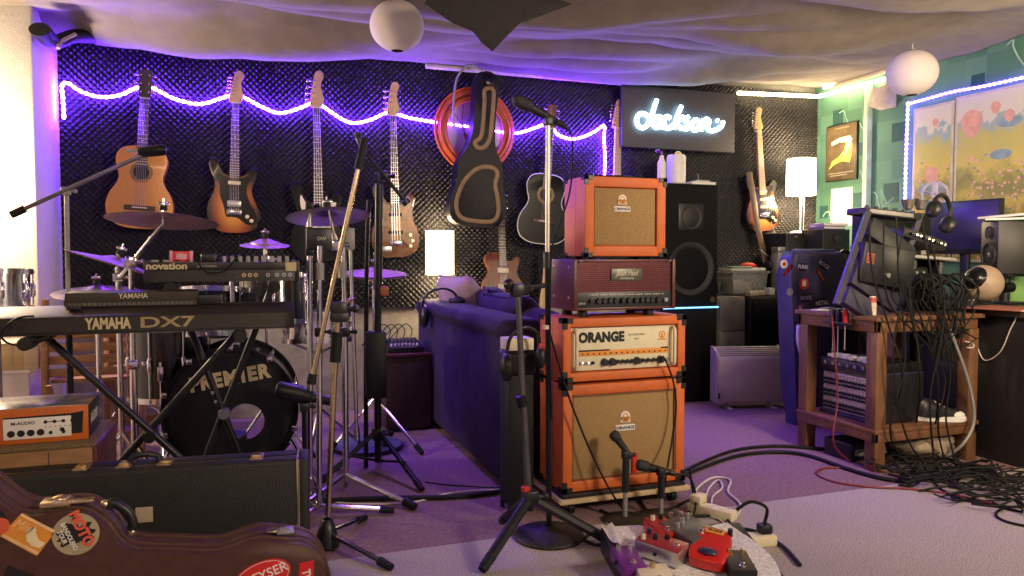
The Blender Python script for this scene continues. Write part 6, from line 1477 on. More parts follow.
# ------------------------------------------------------------------ sticker-covered case
Yq = 3.56; a, b = W(791, 300, Yq), W(849, 300, Yq); w = b.x-a.x; hq = W(812, 251, Yq).z
t = thing('hard_case', 'tall dark blue hard case covered with stickers standing behind the work bench', 'case', ((a.x+b.x)/2, Yq, 0))
HO = [(-.34, 0), (-.40, .25), (-.46, .60), (-.50, .86), (-.49, .95), (-.42, 1.0), (.40, 1.0), (.48, .96), (.50, .88), (.46, .6), (.40, .25), (.34, 0)]
MB().prism([(x*w, z*hq) for x, z in HO], 0, .13, bev=.03, seg=4).build('shell', bluecase, t, smooth=60)
MB().bbox(-.30*w, .02, hq-.006, .30*w, .11, hq+.012, b=.008).build('top_pad', mat('blue_pad', (.06, .09, .22), .6), t)
MB().tube(catmull([(.36*w, .03, hq*.98), (.42*w, .0, hq*1.0), (.52*w, -.01, hq*.95), (.53*w, -.0, hq*.80)], 5), .012, 8).build('carry_strap', black, t)
def st(px, py, kind, m1, w_, h_=None, ang=0, txt=None, m2=white_ink):
    q = W(px, py, Yq); x, z = q.x-(a.x+b.x)/2, q.z
    if kind == 'disc': MB().lathe([(.001, 0), (w_, 0), (w_, .002)], (x, -.0012, z), 'y', 24).build('round_sticker', m1, t); MB().lathe([(.001, 0), (w_*.45, 0), (w_*.45, .001)], (x, -.0018, z), 'y', 16).build('sticker_mark', m2, t)
    else:
        m = MB(); m.M = at(x, 0, z) @ Matrix.Rotation(-R(ang), 4, 'Y'); m.bbox(-w_, -.0014, -h_, w_, .001, h_, b=.0004); m.build('sticker', m1, t)
        if txt: MB().text(txt, h_*1.3, at(x, -.0016, z)@FACE@Matrix.Rotation(R(ang), 4, 'Z'), .0004, .02, .9).build('sticker_lettering', m2, t)
pk = mat('pale_violet_ink', (.55, .5, .7), .5)
st(784, 264, 'disc', white_ink, .026, m2=red_ink); st(790, 292, 'disc', pk, .024, m2=white_ink); st(804, 284, 'disc', red_ink, .034, m2=white_ink)
q = W(804, 284, Yq)
for dx in (-.008, .008): box(q.x-(a.x+b.x)/2+dx-.004, -.0024, q.z+.004, q.x-(a.x+b.x)/2+dx+.004, -.001, q.z+.024).build('sticker_mark', white_ink, t)
st(788, 270, 'rect', mat('maroon_ink', (.12, .01, .015), .5), .045, .012, 42, 'RECORDS', red_ink); st(803, 267, 'rect', ink, .026, .024, -4, 'PUNK', pk); st(821, 276, 'rect', MATS['maroon_ink'], .055, .011, -52, 'HARDCORE', orange_ink)
st(824, 265, 'rect', ink, .028, .026, -30, 'ROCK', pk); st(806, 298, 'rect', ink, .024, .026, 0, 'NOISE', pk); st(822, 303, 'rect', ink, .05, .028, 4, 'METAL', white_ink); st(800, 309, 'rect', mat('plum_ink', (.2, .04, .15), .5), .02, .03, 0, 'X', white_ink)
for px, sd in ((789, 1), (862, -1)):
    q = W(px, 320, Yq-.05); 
    t2 = None
MB().tube(catmull([(-.40*w, -.02, hq*.58), (-.46*w, -.05, hq*.50), (-.40*w, -.055, hq*.40), (-.34*w, -.02, hq*.34)], 5), .014, 8).build('grip', mat('pale_grip', (.45, .42, .6), .3), t)
for x in (-.25*w, .25*w): bbox(x-.03, .03, -.0, x+.03, .13, .02, b=.005).build('foot', rubber, t)

# ------------------------------------------------------------------ work bench
bx0, bx1, by0, by1 = 2.765, 3.425, 2.665, 3.19
zT = .735
t = thing('work_bench', 'rough wooden work bench with lower shelf right of the heater', 'work bench', (bx0, by0, 0)); w = bx1-bx0; d = by1-by0
bbox(-.015, -.015, zT-.022, w+.015, d+.015, zT, b=.004).build('bench_top', benchwood, t)
bbox(.0, .0, zT-.075, .022, d, zT-.0215, b=.003).build('apron', benchwood, t); bbox(.0, .0, zT-.075, w, .022, zT-.0215, b=.003).build('apron', benchwood, t)
bbox(w-.022, .0, zT-.075, w, d, zT-.0215, b=.003).build('apron', benchwood, t); bbox(.0, d-.022, zT-.075, w, d, zT-.0215, b=.003).build('apron', benchwood, t)
for x in (0, w-.07):
    for y in (0, d-.07): bbox(x+.003, y+.003, 0, x+.067, y+.067, zT-.0215, b=.004).build('leg', benchwood, t)
zS = .20
bbox(-.004, -.004, zS-.02, w+.004, d+.004, zS, b=.003).build('lower_shelf', benchwood, t)
for a_ in ((.0, .0, .02, d), (w-.02, .0, w, d), (0, 0, w, .02)): bbox(a_[0], a_[1], zS-.06, a_[2], a_[3], zS-.0195, b=.002).build('shelf_rail', benchwood, t)
# rack mixer on the lower shelf, panel facing left/room
t = thing('rack_mixer', 'rack mixing console with rows of pale knobs on the lower shelf of the bench', 'mixer', (bx0+.09, by0+.08, zS+.001)); mw, md, mh = .30, .37, .235
bbox(0.014, 0, 0, mw, md, mh, b=.004).build('case', black, t)
bbox(.006, .012, .02, .0145, md-.012, mh-.02, b=.001).build('front_panel', mat('console_grey', (.48, .45, .43), .45, .1), t)
for r_ in range(9):
    m = MB()
    for k in range(16): m.cyl((-.006, .03+k*.0208, .036+r_*.0205), (.007, .03+k*.0208, .036+r_*.0205), .0062, .007, 8)
    m.build('knob_row', ivory if r_ % 3 == 2 else black, t)
for r_ in range(3): box(.005, .014, .045+.0615*r_, .0065, md-.014, .047+.0615*r_).build('panel_line', ink, t)
bbox(-.01, -.0, mh, mw, md, mh+.012, b=.003).build('top_rail', mat('rail_violet', (.03, .026, .055), .45), t); bbox(-.01, -.0, -.0005, .02, md, .016, b=.003).build('bottom_rail', MATS['rail_violet'], t)
t = thing('rack_unit', 'flat dark rack unit lying on the mixing console under the bench top', 'rack unit', (bx0+.07, by0+.10, zS+mh+.014)); bbox(0, 0, 0, .33, .34, .044, b=.004).build('case', black, t)
bbox(-.003, .01, .005, .001, .33, .04, b=.001).build('front_panel', mat('dusky_panel', (.035, .03, .05), .45), t)
for k in range(6): cyl((-.012, .04+.05*k, .022), (.0, .04+.05*k, .022), .009, seg=10).build('knob', silver, t)
for k in range(5):
    t = thing('plug_pile', ('white plug lying nearest the front bench leg on the dark rack unit', 'second white plug on the dark rack unit', 'third white plug from the front leg on the rack unit', 'fourth white plug on the dark rack unit', 'white plug nearest the back leg on the dark rack unit')[k], 'plug', (bx0+.10+.01*(k % 2), by0+.14+.055*k, zS+mh+.0595), (0, 0, R(30*k)), 'white plugs on the shelf'); t.name = 'mains_plug'
    bbox(-.03, -.018, 0, .02, .018, .026, b=.006).build('housing', white, t); bbox(.02, -.008, .006, .04, .008, .02, b=.003).build('cord_sleeve', white, t)
# shoe-like pale thing on the shelf and boxes under it
t = thing('sneaker', 'black and white sneaker standing on the right end of the bench shelf', 'shoe', (bx0+.46, by0+.07, zS+.001), (0, 0, R(-25)))
so = [(-.10, -.035), (-.02, -.032), (.06, -.042), (.12, -.036), (.145, 0), (.12, .038), (.06, .04), (-.02, .032), (-.10, .032), (-.12, 0)]
MB().prism(closed(so), 0, .024, bev=.005, plane='xy').build('sole', white, t)
def up(u, v):
    q = math.pi*v; x = -.115+.245*u; wd = .034+.008*math.sin(u*5.5); wd *= (1-max(0, u-.8)*2.6) if u > .8 else (.7+u*2 if u < .15 else 1)
    h_ = .095-.055*min(1, max(0, (u-.25)/.5))-(.02 if u > .9 else 0)
    return (x, wd*math.cos(q), .022+h_*math.sin(q)**.7)
MB().grid(up, 18, 12).build('upper', black, t, smooth=180); MB().sphere((.10, 0, .03), .037, 14, 8, (1, 1, .55)).build('toe_cap', white, t)
for k in range(4): tube([(-.01+.02*k, -.02, .095-.012*k), (-.01+.02*k, .02, .095-.012*k)], .003, 6).build('lace', white, t)
t = thing('cloth_bag', 'crumpled pale canvas bag lying on the floor beneath the bench', 'bag', (bx0+.44, by0+.14, 0))
def bag(u, v):
    q = 2*math.pi*u; p = math.pi*v; k = 1+.22*noise.noise(V((3*math.cos(q), 3*math.sin(q), 5*v)))
    return (.17*k*math.cos(q)*math.sin(p), .13*k*math.sin(q)*math.sin(p), max(.075-.075*math.cos(p)*k, .0))
MB().grid(bag, 28, 14).build('bag', mat('pale_canvas', (.32, .26, .18), .9, var=.25, bump=.4), t, smooth=180)
MB().tube(catmull([(-.05, -.08, .1), (-.02, -.10, .16), (.04, -.09, .15), (.06, -.07, .1)], 5), .006, 6).build('handle', mat('canvas_strap', (.25, .2, .14), .9), t)
t = thing('junction_box', 'dark electrical box on the floor under the front of the bench', 'box', (bx0+.15, by0+.26, 0)); bbox(-.12, -.09, 0, .12, .10, .09, b=.01).build('housing', black, t); bbox(-.10, -.093, .03, .10, -.088, .06, b=.002).build('socket_row', grey, t)

# tilted gear rack on the bench
t = thing('tilted_rack', 'black gear rack tilted back on the bench with its side rail towards the room', 'rack', (bx0+.05, by0+.06, zT+.001))
Yk0 = by0+.10
def w3(px, py, Y): return W(px, py, Y)
A0, A1 = w3(836, 304, Yk0), w3(868, 212, Yk0+.06)
dv = (A1-A0).normalized()
MB().tube([A0, A1], .02, 4, flat=.55).build('side_rail', mat('rail_grey', (.07, .065, .08), .4, .3), t, world=True)
A0b, A1b = A0+V((.36, .02, 0)), A1+V((.36, .02, 0))
MB().tube([A0b, A1b], .02, 4, flat=.55).build('side_rail', MATS['rail_grey'], t, world=True)
# units hung between the rails: boxes aligned with the tilted rails
up_ = dv; xr = V((1, 0.05, 0)).normalized(); xr = (xr-up_*xr.dot(up_)).normalized(); nr = up_.cross(xr).normalized()
def tb(o, u0, v0, n0, u1, v1, n1, b=.005):
    m = MB(); m.bbox(min(u0, u1), min(n0, n1), min(v0, v1), max(u0, u1), max(n0, n1), max(v0, v1), b=b)
    M = Matrix(((xr.x, nr.x, up_.x, o.x), (xr.y, nr.y, up_.y, o.y), (xr.z, nr.z, up_.z, o.z), (0, 0, 0, 1)))
    r = MB(); r.merge(m, M); return r
LL = (A1-A0).length
for k, (f0, f1, mm_, dep) in enumerate(((.04, .22, 'rail_violet', .03), (.25, .42, 'dusky_panel', .03), (.45, .60, 'console_dark', .03), (.78, .97, 'console_dark', .03))):
    mt = MATS.get(mm_) or mat(mm_, (.02, .019, .022), .45)
    tb(A0, .028, LL*f0, -.02, .34, LL*f1, dep).build('rack_unit', mt, t, world=True, recalc=True)
    for i in range(5):
        o = A0+xr*(.05+.06*i)+up_*(LL*(f0+f1)/2)
        cyl(o-nr*.018, o-nr*.004, .008, seg=8).build('knob', grey, t, world=True)
# dark box with red label hanging in it, and a flat deck on top
C0 = w3(850, 262, Yk0+.0)
t = thing('effects_box', 'black box with small red label hanging out of the tilted gear rack', 'box', (C0.x+.035, C0.y-.02, C0.z-.14)); t.rotation_euler = (0, R(9), R(-4))
bbox(0, 0, 0.05, .30, .08, .24, b=.006).build('case', black, t)
q = bbox(.015, -.0025, .14, .06, .001, .19, b=.0008).build('red_label', mat('rust_label', (.30, .06, .04), .6), t)
for k in range(3): box(.02, -.0035, .15+.013*k, .055, -.002, .154+.013*k).build('label_line', ink, t)
cyl((.15, -.01, .10), (.15, .002, .10), .012, seg=12).build('knob', silver, t)
t = thing('flat_deck', 'flat black keyboard deck lying level on top of the tilted gear rack', 'keyboard', (w3(868, 214, Yk0+.05).x, Yk0+.06, A1.z-.01)); t.rotation_euler = (0, R(4), 0)
bbox(0, 0, 0, .36, .13, .034, b=.005).build('body', black, t); bbox(.02, -.003, .008, .30, .001, .028, b=.001).build('edge_panel', grey, t)
for i in range(6): cyl((.05+.06*i, .05, .033), (.05+.06*i, .05, .05), .011, seg=10).build('knob', black, t)
zdk = A1.z+.022
for k, (px, py) in enumerate(((908, 216), (920, 218))):
    q = w3(px, py, Yk0+.12); t = thing('desk_lamp_head', ('left chrome spot head lying on the flat deck', 'right chrome spot head lying on the flat deck')[k], 'lamp', (q.x, q.y, zdk+.0), (0, 0, R(20-40*k)), 'chrome spot heads'); MB().lathe([(.012, 0), (.02, .004), (.034, .05), (.030, .05), (.016, .008)], seg=18).build('shade', mat('nickel', (.55, .5, .45), .25, .9) if 'nickel' not in MATS else MATS['nickel'], t); cyl((0, 0, 0), (0, 0, .02), .008, seg=8).build('socket', black, t)
q = w3(940, 232, Yk0+.12); 
t = thing('headphones', 'black headphones lying at the right end of the flat deck on the bench', 'headphones', (q.x, q.y, A1.z-.02)); t.rotation_euler = (0, R(20), R(15))
MB().tube(catmull([(-.09, 0, .03), (-.075, 0, .09), (0, 0, .125), (.075, 0, .09), (.09, 0, .02)], 6), [.011]*25, 8).build('headband', black, t); MB().sphere((-.085, 0, .02), .042, 14, 10, (.6, 1, 1.15)).build('ear_cup', black, t); MB().sphere((.085, 0, .0), .042, 14, 10, (.6, 1, 1.15)).build('ear_cup', black, t)
q = w3(926, 204, Yk0+.14); t = thing('adapter_plug', 'small blue grey adapter standing on the flat deck before the reel', 'adapter', (q.x-.01, q.y, zdk+.004)); bbox(-.02, -.014, 0, .02, .014, .045, b=.004).build('housing', mat('steel_blue', (.10, .16, .2), .4), t)
MB().tube(catmull([(-.015, 0, .01), (-.06, -.01, .05), (-.10, 0, .035), (-.12, .0, .0)], 5), .005, 6).build('lead', rubber, t)
# second rack right: keyboard on edge with pale underside
P0 = w3(912, 258, Yk0+.06)
t = thing('wooden_board', 'pale grey board sticking out on the right of the tilted gear rack', 'board', (P0.x+.0, P0.y, P0.z)); t.rotation_euler = (0, R(4), R(-8)); bbox(0, 0, 0, .26, .22, .018, b=.003).build('board', mat('dusty_board', (.28, .24, .22), .7), t); bbox(.0, -.004, .002, .26, .0, .016, b=.001).build('edge_strip', grey, t)
for k in range(2): bbox(.03+.16*k, .03, -P0.z+zT+.001, .06+.16*k, .19, .001, b=.003).build('support', black, t)
P0 = w3(904, 236, Yk0+.05); t = thing('patch_unit', 'black slanted patch unit with many plugs right of the tilted gear rack', 'rack unit', P0); t.rotation_euler = (0, R(16), R(-6)); bbox(0, 0, 0, .26, .20, .045, b=.004).build('case', black, t)
for k in range(9): cyl((.03+.025*k, -.022, .022), (.03+.025*k, .002, .022), .0065, seg=8).build('plug', silver if k % 3 else black, t)
# arches of cable on the right of the bench top
for k in range(13):
    x = bx0+.36+.019*k; yk = by0+.04+.012*(k % 4)
    h_ = .17+.02*math.sin(k*1.7); 
    cable('cable_loop', 'looped black cable in the bundle standing on the right of the bench top', [(x, yk+.16, zT+.008), (x+.005, yk+.10, zT+h_*.9), (x+.03, yk+.03, zT+h_), (x+.065, yk-.02, zT+h_*.7), (x+.075, yk-.02, zT+.08), (x+.05, yk+.0, zT+.012)], .0055, rubber, 'cable bundle on the bench')
a, b = W(864, 300, by1-.10), W(930, 300, by1-.10); zq = W(900, 213, by1-.10).z
t = thing('equipment_case', 'black flight case standing at the back of the bench behind the tilted gear rack', 'case', (a.x, by1-.10, zT+.001)); w_ = b.x-a.x; h_ = zq-zT
bbox(0, 0, 0, w_, .10, h_, b=.012).build('shell', rubber, t); bbox(-.003, -.003, h_*.62, w_+.003, .103, h_*.65, b=.002).build('band', blackm, t)
for x in (.06, w_-.06): bbox(x-.02, -.008, h_*.56, x+.02, .0, h_*.70, b=.003).build('latch', grey, t)
t = thing('effects_unit', 'black rounded device on the pale grey board to the right of the red-labelled box', 'device', (P0.x+.04, P0.y+.03, zT+.16)); bbox(0, 0, 0, .17, .10, .07, b=.02, seg=3).build('housing', rubber, t)
for k in range(3): cyl((.035+.045*k, -.006, .04), (.035+.045*k, .004, .04), .008, seg=10).build('knob', silver, t)
# cables hanging in front of the bench from the rack down to the floor
hang = [((896, 216), (900, 290), (905, 360), (890, 430), (905, 462)), ((884, 222), (888, 300), (930, 350), (938, 400), (930, 455)), ((922, 222), (936, 300), (950, 370), (946, 420), (958, 470)), ((905, 226), (898, 270), (915, 330), (920, 390), (912, 450)), ((870, 220), (872, 270), (890, 330), (902, 380), (884, 440)), ((915, 300), (932, 350), (945, 380), (938, 425), (945, 462)), ((900, 310), (893, 350), (897, 400), (908, 440), (925, 465)), ((930, 240), (944, 300), (940, 345), (930, 400), (935, 470))]
labs = ['nearest the front leg', 'swinging widest to the right', 'longest of the bench cables', 'passing behind the spot heads', 'falling past the red label', 'ending near the canvas bag', 'bulging beside the front leg', 'coming down from the headphones']
for k, pts in enumerate(hang):
    P = [W(x, y, by0-.04-.012*(k % 4)) for x, y in pts[:-1]]+[F(pts[-1][0], pts[-1][1], .008)]
    cable('hanging_cable', 'black cable hanging in front of the bench, '+labs[k], P, .0045, rubber, 'cables hanging from the bench')
cable('hanging_cable', 'thin red cable hanging beside the front bench leg', [W(852, 316, by0+.1)+V((-.12, 0, 0)), W(852, 360, by0+.1)+V((-.10, 0, 0)), W(854, 400, by0+.1)+V((-.10, 0, 0)), W(850, 440, by0+.08)+V((-.10, 0, 0)), F(850, 462, .006)], .004, cordr)
cable('hanging_cable', 'grey loop of cable round the right rear bench leg', [W(950, 330, by0-.03), W(968, 380, by0-.04), W(974, 420, by0-.05), W(962, 445, by0-.05), F(940, 460, .01)], .008, grey)
cable('hanging_cable', 'pale thin cable curling on the black desk side', [S(975, 340, dX-.008), S(984, 360, dX-.008), S(1000, 352, dX-.008), S(1010, 330, dX-.008), S(1016, 318, dX-.008), V((dX-.022, S(1018, 312, dX).y, zD+.006))], .003, cordw)
# tools at the bench edge
def driver(px, label, hm, rk):
    p = S(px, 326, bx0-.03); t = thing('screwdriver', label, 'tool', p, group='screwdrivers hanging at the bench edge')
    MB().lathe([(.001, .085), (.010, .083), (.013, .06), (.011, .03), (.012, .006), (.006, 0), (.001, 0)], seg=12).build('handle', hm, t); cyl((0, 0, -.12-.02*rk), (0, 0, .005), .0028, seg=8).build('shaft', silver, t); bbox(-.004, -.001, -.128-.02*rk, .004, .001, -.115-.02*rk, b=.0005).build('blade', silver, t)
bl = mat('blue_black', (.02, .02, .06), .4)
driver(833, 'screwdriver with dark handle hanging furthest left at the bench edge', bl, 0); driver(838, 'screwdriver with dark handle hanging in the middle at the bench edge', bl, 1.2); driver(845, 'screwdriver with red handle hanging at the bench edge', red, -.5)
p = S(836, 318, bx0-.03); t = thing('tool_holder', 'small black holder at the bench edge with three screwdrivers', 'holder', (bx0-.018, p.y, zT-.05)); bbox(-.03, -.10, .0, .0, .06, .012, b=.003).build('rail', black, t); bbox(-.004, -.09, -.02, .0, .05, .06, b=.002).build('back_plate', black, t)
p = F(879, 316, zT); t = thing('glue_tin', 'small white tin with red top standing on the bench corner', 'tin', (p.x+.01, p.y+.05, zT+.001)); cyl((0, 0, 0), (0, 0, .085), .018, seg=20).build('can', mat('tin_paper', (.6, .5, .42), .4), t); cyl((0, 0, .06), (0, 0, .0852), .0184, seg=20).build('red_band', mat('faded_red', (.5, .12, .07), .4), t); MB().lathe([(.016, 0), (.014, .006), (.001, .006)], (0, 0, .085), 'z', 18).build('lid', white, t)
p = S(815, 312, bx0+.1); t = thing('metal_scraps', 'flat grey metal plate lying on the left end of the bench top', 'plate', (bx0+.10, by1-.10, zT+.001), (0, 0, R(20))); bbox(-.08, -.05, 0, .08, .05, .006, b=.002).build('plate', silver, t); bbox(-.03, -.02, .0055, .04, .03, .014, b=.002).build('clip', grey, t)
p = W(963, 342, by0-.04); t = thing('red_strap', 'red brown strap hung on the right front bench leg', 'strap', (p.x-.02, by0-.008, p.z)); bbox(-.07, -.012, -.006, .06, .0, .012, b=.003).build('band', mat('brick_red', (.16, .035, .025), .6), t); MB().tube(catmull([(.06, -.006, .0), (.10, -.02, -.012), (.09, -.03, -.03), (.06, -.02, -.03)], 5), .003, 6).build('string', cordw, t)

# ------------------------------------------------------------------ cables on the floor
cable('floor_cable', 'thick black cable running across the carpet behind the stand feet', [F(x, y, .011) for x, y in ((312, 503), (340, 500), (400, 498), (450, 497), (490, 493), (512, 488), (522, 480))], .011, rubber, 'floor cables')
cable('floor_cable', 'thin white cable crossing the thick black one in front of the sofa', [F(x, y, .004) for x, y in ((330, 502), (365, 504), (405, 503), (428, 499), (444, 494), (470, 491), (510, 489))], .004, cordw, 'floor cables')
cable('floor_cable', 'upper of the two black cables running from the amplifiers to the bench', [F(x, y, .009) for x, y in ((672, 478), (700, 463), (735, 450), (775, 446), (810, 448), (850, 452), (880, 458))], .009, rubber, 'floor cables')
cable('floor_cable', 'lower of the two black cables running from the amplifiers to the bench', [F(x, y, .010) for x, y in ((668, 482), (700, 468), (740, 455), (780, 452), (810, 456), (845, 468), (880, 478), (910, 482))], .010, rubber, 'floor cables')
cable('floor_cable', 'dark red cable curving over the carpet left of the bench', [F(x, y, .005) for x, y in ((850, 468), (825, 468), (817, 474), (835, 482), (870, 487), (910, 489), (950, 494), (1000, 505))], .005, cordr, 'floor cables')
cable('floor_cable', 'thin dark cable lying on the violet carpet before the sofa', [F(x, y, .003) for x, y in ((425, 482), (450, 485), (480, 487), (505, 488))], .003, rubber, 'floor cables')
cable('floor_cable', 'thin dark cable trailing from the low cabinet past the sofa', [F(x, y, .003) for x, y in ((402, 405), (404, 420), (412, 424), (428, 424), (432, 419))], .003, rubber, 'floor cables')
cable('floor_cable', 'outermost white cable loop right of the orange stack', [F(x, y, .006) for x, y in ((702, 510), (695, 492), (712, 478), (730, 480), (728, 492), (740, 504), (736, 517), (722, 519), (706, 515))], .0055, cordw, 'floor cables')
cable('floor_cable', 'inner white cable loop right of the orange stack', [F(x, y, .006) for x, y in ((704, 509), (708, 490), (718, 480), (722, 488), (712, 498), (715, 515), (733, 530), (740, 540))], .0045, cordw, 'floor cables')
cable('floor_cable', 'black cable running from the dolly past the pedals to the power strip', [F(x, y, .008) for x, y in ((668, 512), (690, 522), (720, 527), (750, 530), (768, 537), (785, 548), (800, 565))], .007, rubber, 'floor cables')
cable('floor_cable', 'black cable looping between the dolly and the nearer power strip', [W(689, 468, AY-.04)]+[F(x, y, .01) for x, y in ((694, 500), (688, 515), (700, 516), (722, 516), (735, 530), (742, 545))], .006, rubber, 'floor cables')
cable('instrument_cable', 'black cable hanging from the cream panel down the right side of the stack', [W(663, 356, AY-.012), W(668, 366, AY-.03), W(674, 385, AY-.03), W(676, 410, AY-.03), W(672, 440, AY-.04), W(667, 470, AY-.09), F(662, 505, .01)], .0042, rubber)
cable('instrument_cable', 'black cable slanting across the large tan grille from upper left to bottom', [W(549, 330, AY-.12), W(556, 355, AY-.10), W(570, 400, AY-.05), W(590, 450, AY-.06), W(610, 490, AY-.10), F(628, 516, .01)], .0042, rubber)
cable('instrument_cable', 'black cable arching over the low microphones beside the dolly', [W(676, 474, 2.50), W(690, 478, 2.5), W(696, 500, 2.48), F(690, 530, .01)], .0045, rubber)
for k, pts in enumerate((((640, 500), (650, 512), (672, 508), (690, 500), (700, 508)), ((600, 510), (622, 518), (640, 512), (662, 520), (690, 526)), ((596, 530), (610, 536), (600, 545), (585, 540), (592, 532)))):
    cable('floor_cable', 'black cable lying '+('under the right end of the dolly', 'between the low microphone stands and the pedals', 'coiled by the round stand base')[k], [F(x, y, .008) for x, y in pts], .006, rubber, 'floor cables')
# the uncountable tangle under the bench
m = MB(); rr_ = random.Random(11)
for k in range(74):
    cx_, cy_ = rr_.uniform(890, 1030), 0; py = 448+ (cx_-890)*.33+rr_.uniform(-6, 26)
    c = F(cx_, min(py, 520), 0); an = rr_.uniform(-.6, .6)-.55; ln = rr_.uniform(.15, .5); z = rr_.uniform(.006, .06)
    P = [(c.x+ln*(s-.5)*math.cos(an)+.03*math.sin(s*9+k), c.y+ln*(s-.5)*math.sin(an)+.03*math.cos(s*7+k*2), max(.006, z+.02*math.sin(s*8+k))) for s in (0, .2, .4, .6, .8, 1)]
    m.tube(catmull(P, 4), rr_.choice((.0035, .004, .005)), 5)
tag(m.build('cable_tangle', rubber, smooth=80), 'dense tangle of black cables spread on the floor right of the bench', 'cables', kind='stuff')
cable('floor_cable', 'black cable sticking out of the tangle nearest to the viewer', [F(x, y, .006) for x, y in ((930, 478), (945, 492), (965, 500), (1000, 507), (1023, 512))], .005, rubber, 'floor cables')
cable('floor_cable', 'short black cable curling off the tangle at the right edge', [F(x, y, .006) for x, y in ((1030, 505), (1005, 508), (996, 514), (1005, 521), (1030, 527))], .005, rubber, 'floor cables')
m = MB(); rr_ = random.Random(5)
for k in range(30):
    x = rr_.uniform(bx0+.16, bx1-.12); y = by0-.02+rr_.uniform(-.03, .10); z = zT+rr_.uniform(.02, .12)
    P = [(x+rr_.uniform(-.07, .07), y+rr_.uniform(-.03, .03), z+dz) for dz in (.10, .04, -.02, -.10, -.20*rr_.random()-.1, -.16)]
    P = [(p[0], min(p[1], by0-.022) if p[2] < zT+.01 else p[1], p[2]) for p in P]
    m.tube(catmull(P, 4), rr_.choice((.003, .0035, .004)), 5)
tag(m.build('cable_tangle', rubber, smooth=80), 'knot of black leads spilling over the front edge of the bench top', 'cables', kind='stuff')

# ------------------------------------------------------------------ power strips
def strip(label, px, py, ang, n, L_):
    c = F(px, py, 0); t = thing('power_strip', label, 'power strip', c, (0, 0, ang), 'power strips on the carpet')
    bbox(-L_/2, -.028, 0, L_/2, .028, .04, b=.008).build('housing', ivory, t)
    for k in range(n):
        x = -L_/2+.05+k*(L_-.09)/max(n-1, 1); MB().ring((x, 0, 0), .017, .021, .0395, .042, 'z', 18).build('socket', white, t); 
    return t, c
t1_, c1_ = strip('cream power strip lying beside the dolly wheel', 712, 516, R(-62), 3, .19)
bbox(-.085, -.03, .04, -.035, .03, .075, b=.008).build('plug', ivory, t1_)
t2_, c2_ = strip('cream power strip with black plug lying right of the pedals', 748, 546, R(-8), 3, .20)
MB().bbox(.04, -.022, .041, .085, .022, .075, b=.008).build('plug', black, t2_); MB().tube(catmull([(.06, 0, .07), (.07, .0, .13), (.02, .02, .15), (-.03, .03, .12)], 5), .006, 8).build('lead', rubber, t2_)
bbox(-.03, -.01, .0405, -.01, .01, .047, b=.002).build('red_switch', red, t2_)

# ------------------------------------------------------------------ pedal board
cp = F(688, 571, 0)
t = thing('pedal_board', 'black low board carrying effect pedals on the carpet in front of the dolly', 'pedal board', cp, (0, 0, R(-14)))
PBH = .085; pw_, pd = .50, .36
m = MB().prism([(-pd/2, .0), (-pd/2, .04), (pd/2, PBH), (pd/2, 0)], -pw_/2, pw_/2, plane='yz', bev=.006); m.build('board', black, t)
bbox(-pw_/2-.003, -pd/2-.006, .005, pw_/2+.003, -pd/2+.002, .036, b=.003).build('front_rail', mat('navy_rail', (.03, .03, .06), .4), t)
tilt = math.atan2(PBH-.04, pd)
MBD = at(cp.x, cp.y, 0) @ Matrix.Rotation(R(-14), 4, 'Z')
def on_board(px, py, dz=0.0):
    # point on the sloping top of the board under a pixel
    n = MBD.to_3x3() @ V((0, -math.sin(tilt), math.cos(tilt))); o = MBD @ V((0, 0, (PBH+.04)/2+.002+dz)); d_ = ray(px, py); s_ = (o-CAM).dot(n)/d_.dot(n); return CAM+d_*s_
def pedal(label, px, py, ang, w_, d_, h_, m1, top=None, kn=(), lab=None, dz=.003):
    p = on_board(px, py, dz); t = thing('effect_pedal', label, 'effect pedal', p); t.rotation_euler = (Matrix.Rotation(R(-14), 4, 'Z') @ Matrix.Rotation(tilt, 4, 'X') @ Matrix.Rotation(ang, 4, 'Z')).to_euler()
    t['group'] = 'effect pedals'
    bbox(-w_/2, -d_/2, 0, w_/2, d_/2, h_, b=.004).build('housing', m1, t)
    if top: bbox(-w_/2+.003, -d_/2+.003, h_-.001, w_/2-.003, d_/2-.003, h_+.0015, b=.0005).build('face_plate', top, t)
    for x, y, mk in kn: k = MB().lathe([(.0085, 0), (.0075, .016), (.001, .0165)], (x*w_, y*d_, h_), 'z', 14).build('knob', mk, t); box(x*w_-.001, y*d_, h_+.0165, x*w_+.001, y*d_+.007, h_+.0175).build('pointer', ink, k)
    MB().lathe([(.010, 0), (.010, .004), (.006, .005), (.006, .012), (.001, .013)], (0, -d_*.33, h_), 'z', 14).build('foot_switch', chrome, t)
    for sd in (-1, 1): cyl((sd*(w_/2-.002), 0, h_*.55), (sd*(w_/2+.008), 0, h_*.55), .0065, seg=12).build('jack_socket', black, t)
    return t, w_, d_, h_
# sheet of bubble wrap draped over the board
def wrap(u, v):
    x = -.235+.46*u+.03*math.sin(v*4); y = -.21+.37*v+.02*math.sin(u*7)
    zz = .04+(PBH-.04)*min(1, max(0, (y+pd/2)/pd))+.0035+.004*abs(noise.noise(V((u*5, v*5, 1))))
    if y < -pd/2+.01: zz -= 1.1*((-pd/2+.01)-y)
    if x < -.20: zz += .018*math.sin((x+.235)*80)**2
    return MBD @ V((x, y, zz))
o = MB().grid(wrap, 40, 34).build('bubble_wrap', bubble, smooth=180); tag(o, 'crumpled sheet of bubble wrap spread under the effect pedals', 'bubble wrap')
gm = mat('gunmetal', (.16, .15, .14), .35, .6)
pedal('silver effect pedal with dark red face at the front left of the board', 661, 556.0, R(48), .085, .15, .05, silver, mat('deep_red', (.28, .02, .03), .35), ((-.25, .36, cream), (.25, .36, bl), (.0, .15, black), (.28, -.05, black)), dz=.009)
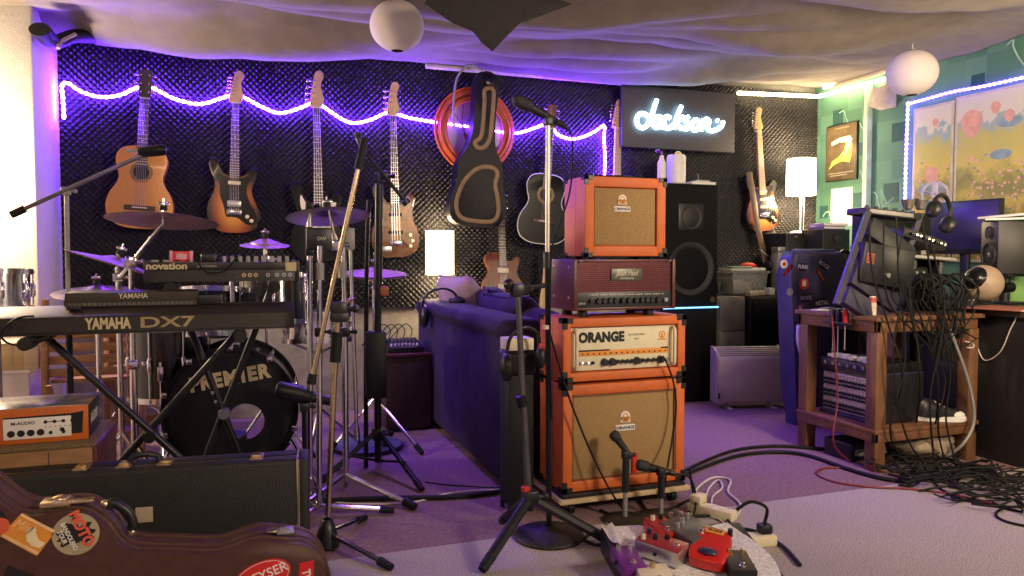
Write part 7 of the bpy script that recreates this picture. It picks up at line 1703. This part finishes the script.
pedal('wide gunmetal effect pedal with three pale knobs in the middle of the board', 689, 541.0, R(28), .13, .15, .052, gm, None, ((-.30, .12, silver), (.0, .22, silver), (.30, .32, silver)), dz=.009)
pedal('small bright red effect pedal at the back left of the board', 661, 537.0, R(10), .075, .12, .045, red, mat('dark_red_face', (.35, .02, .02), .4), ((-.2, .3, ivory), (.2, .3, black)), dz=.009)
p = on_board(711, 556, .009)
t = thing('effect_pedal', 'glossy red wedge-shaped effect pedal with yellow label at the right of the board', 'effect pedal', p, group='effect pedals'); t.rotation_euler = (Matrix.Rotation(R(-14), 4, 'Z') @ Matrix.Rotation(tilt, 4, 'X') @ Matrix.Rotation(R(-32), 4, 'Z')).to_euler()
RO = [(-.055, -.075), (-.03, -.088), (.03, -.088), (.055, -.075), (.062, -.01), (.052, .05), (.035, .078), (-.035, .078), (-.052, .05), (-.062, -.01)]
def wedge(u, v):
    P = closed(RO, 4); i = int(u*len(P)) % len(P); x, y = P[i]
    h_ = .035+.03*((y+.088)/.166)
    if v < .34: return (x, y, h_*v/.34*.82)
    f = (v-.34)/.66; s_ = math.cos(f*math.pi/2)**.55
    return (x*s_, y*s_, (.035+.03*((y*s_+.088)/.166))*(.82+.18*math.sin(f*math.pi/2)))
MB().grid(wedge, 40, 12).build('housing', red, t, smooth=180)
bbox(-.03, .035, .058, .028, .062, .0635, b=.001).build('yellow_label', orange_ink, t); 
MB().text('FUZZ', .018, at(0, .048, .0642), .0004, .03).build('label_lettering', ink, t)
MB().sphere((-.0, -.055, .043), .024, 14, 8, (1.25, .8, .4)).build('treadle_pad', bl, t); cyl((.045, .06, .05), (.045, .06, .075), .008, seg=10).build('knob', black, t)
pedal('purple effect pedal at the far left front of the board', 628, 568.0, R(6), .075, .13, .04, gpurple, None, ((-.25, .3, silver), (.25, .3, silver)), dz=.004)
pedal('cream effect pedal cut by the lower picture edge', 655, 584.0, R(0), .10, .11, .035, ivory, None, ((.0, .3, goldm),), dz=.004)
pedal('black effect pedal at the right end of the board', 738, 572.0, R(-6), .08, .12, .04, black, mat('brown_face', (.05, .035, .03), .4), ((.25, .3, brass), (-.2, .3, brass)), dz=.004)
p = on_board(678, 529, .004)
t = thing('effect_pedal', 'small dark effect pedal at the back edge of the board', 'effect pedal', p, (0, 0, R(-10)), 'effect pedals'); bbox(-.035, -.05, 0, .035, .05, .035, b=.004).build('housing', black, t); 
for x in (-.018, .018): cyl((x, .02, .034), (x, .02, .052), .008, seg=10).build('knob', silver, t)
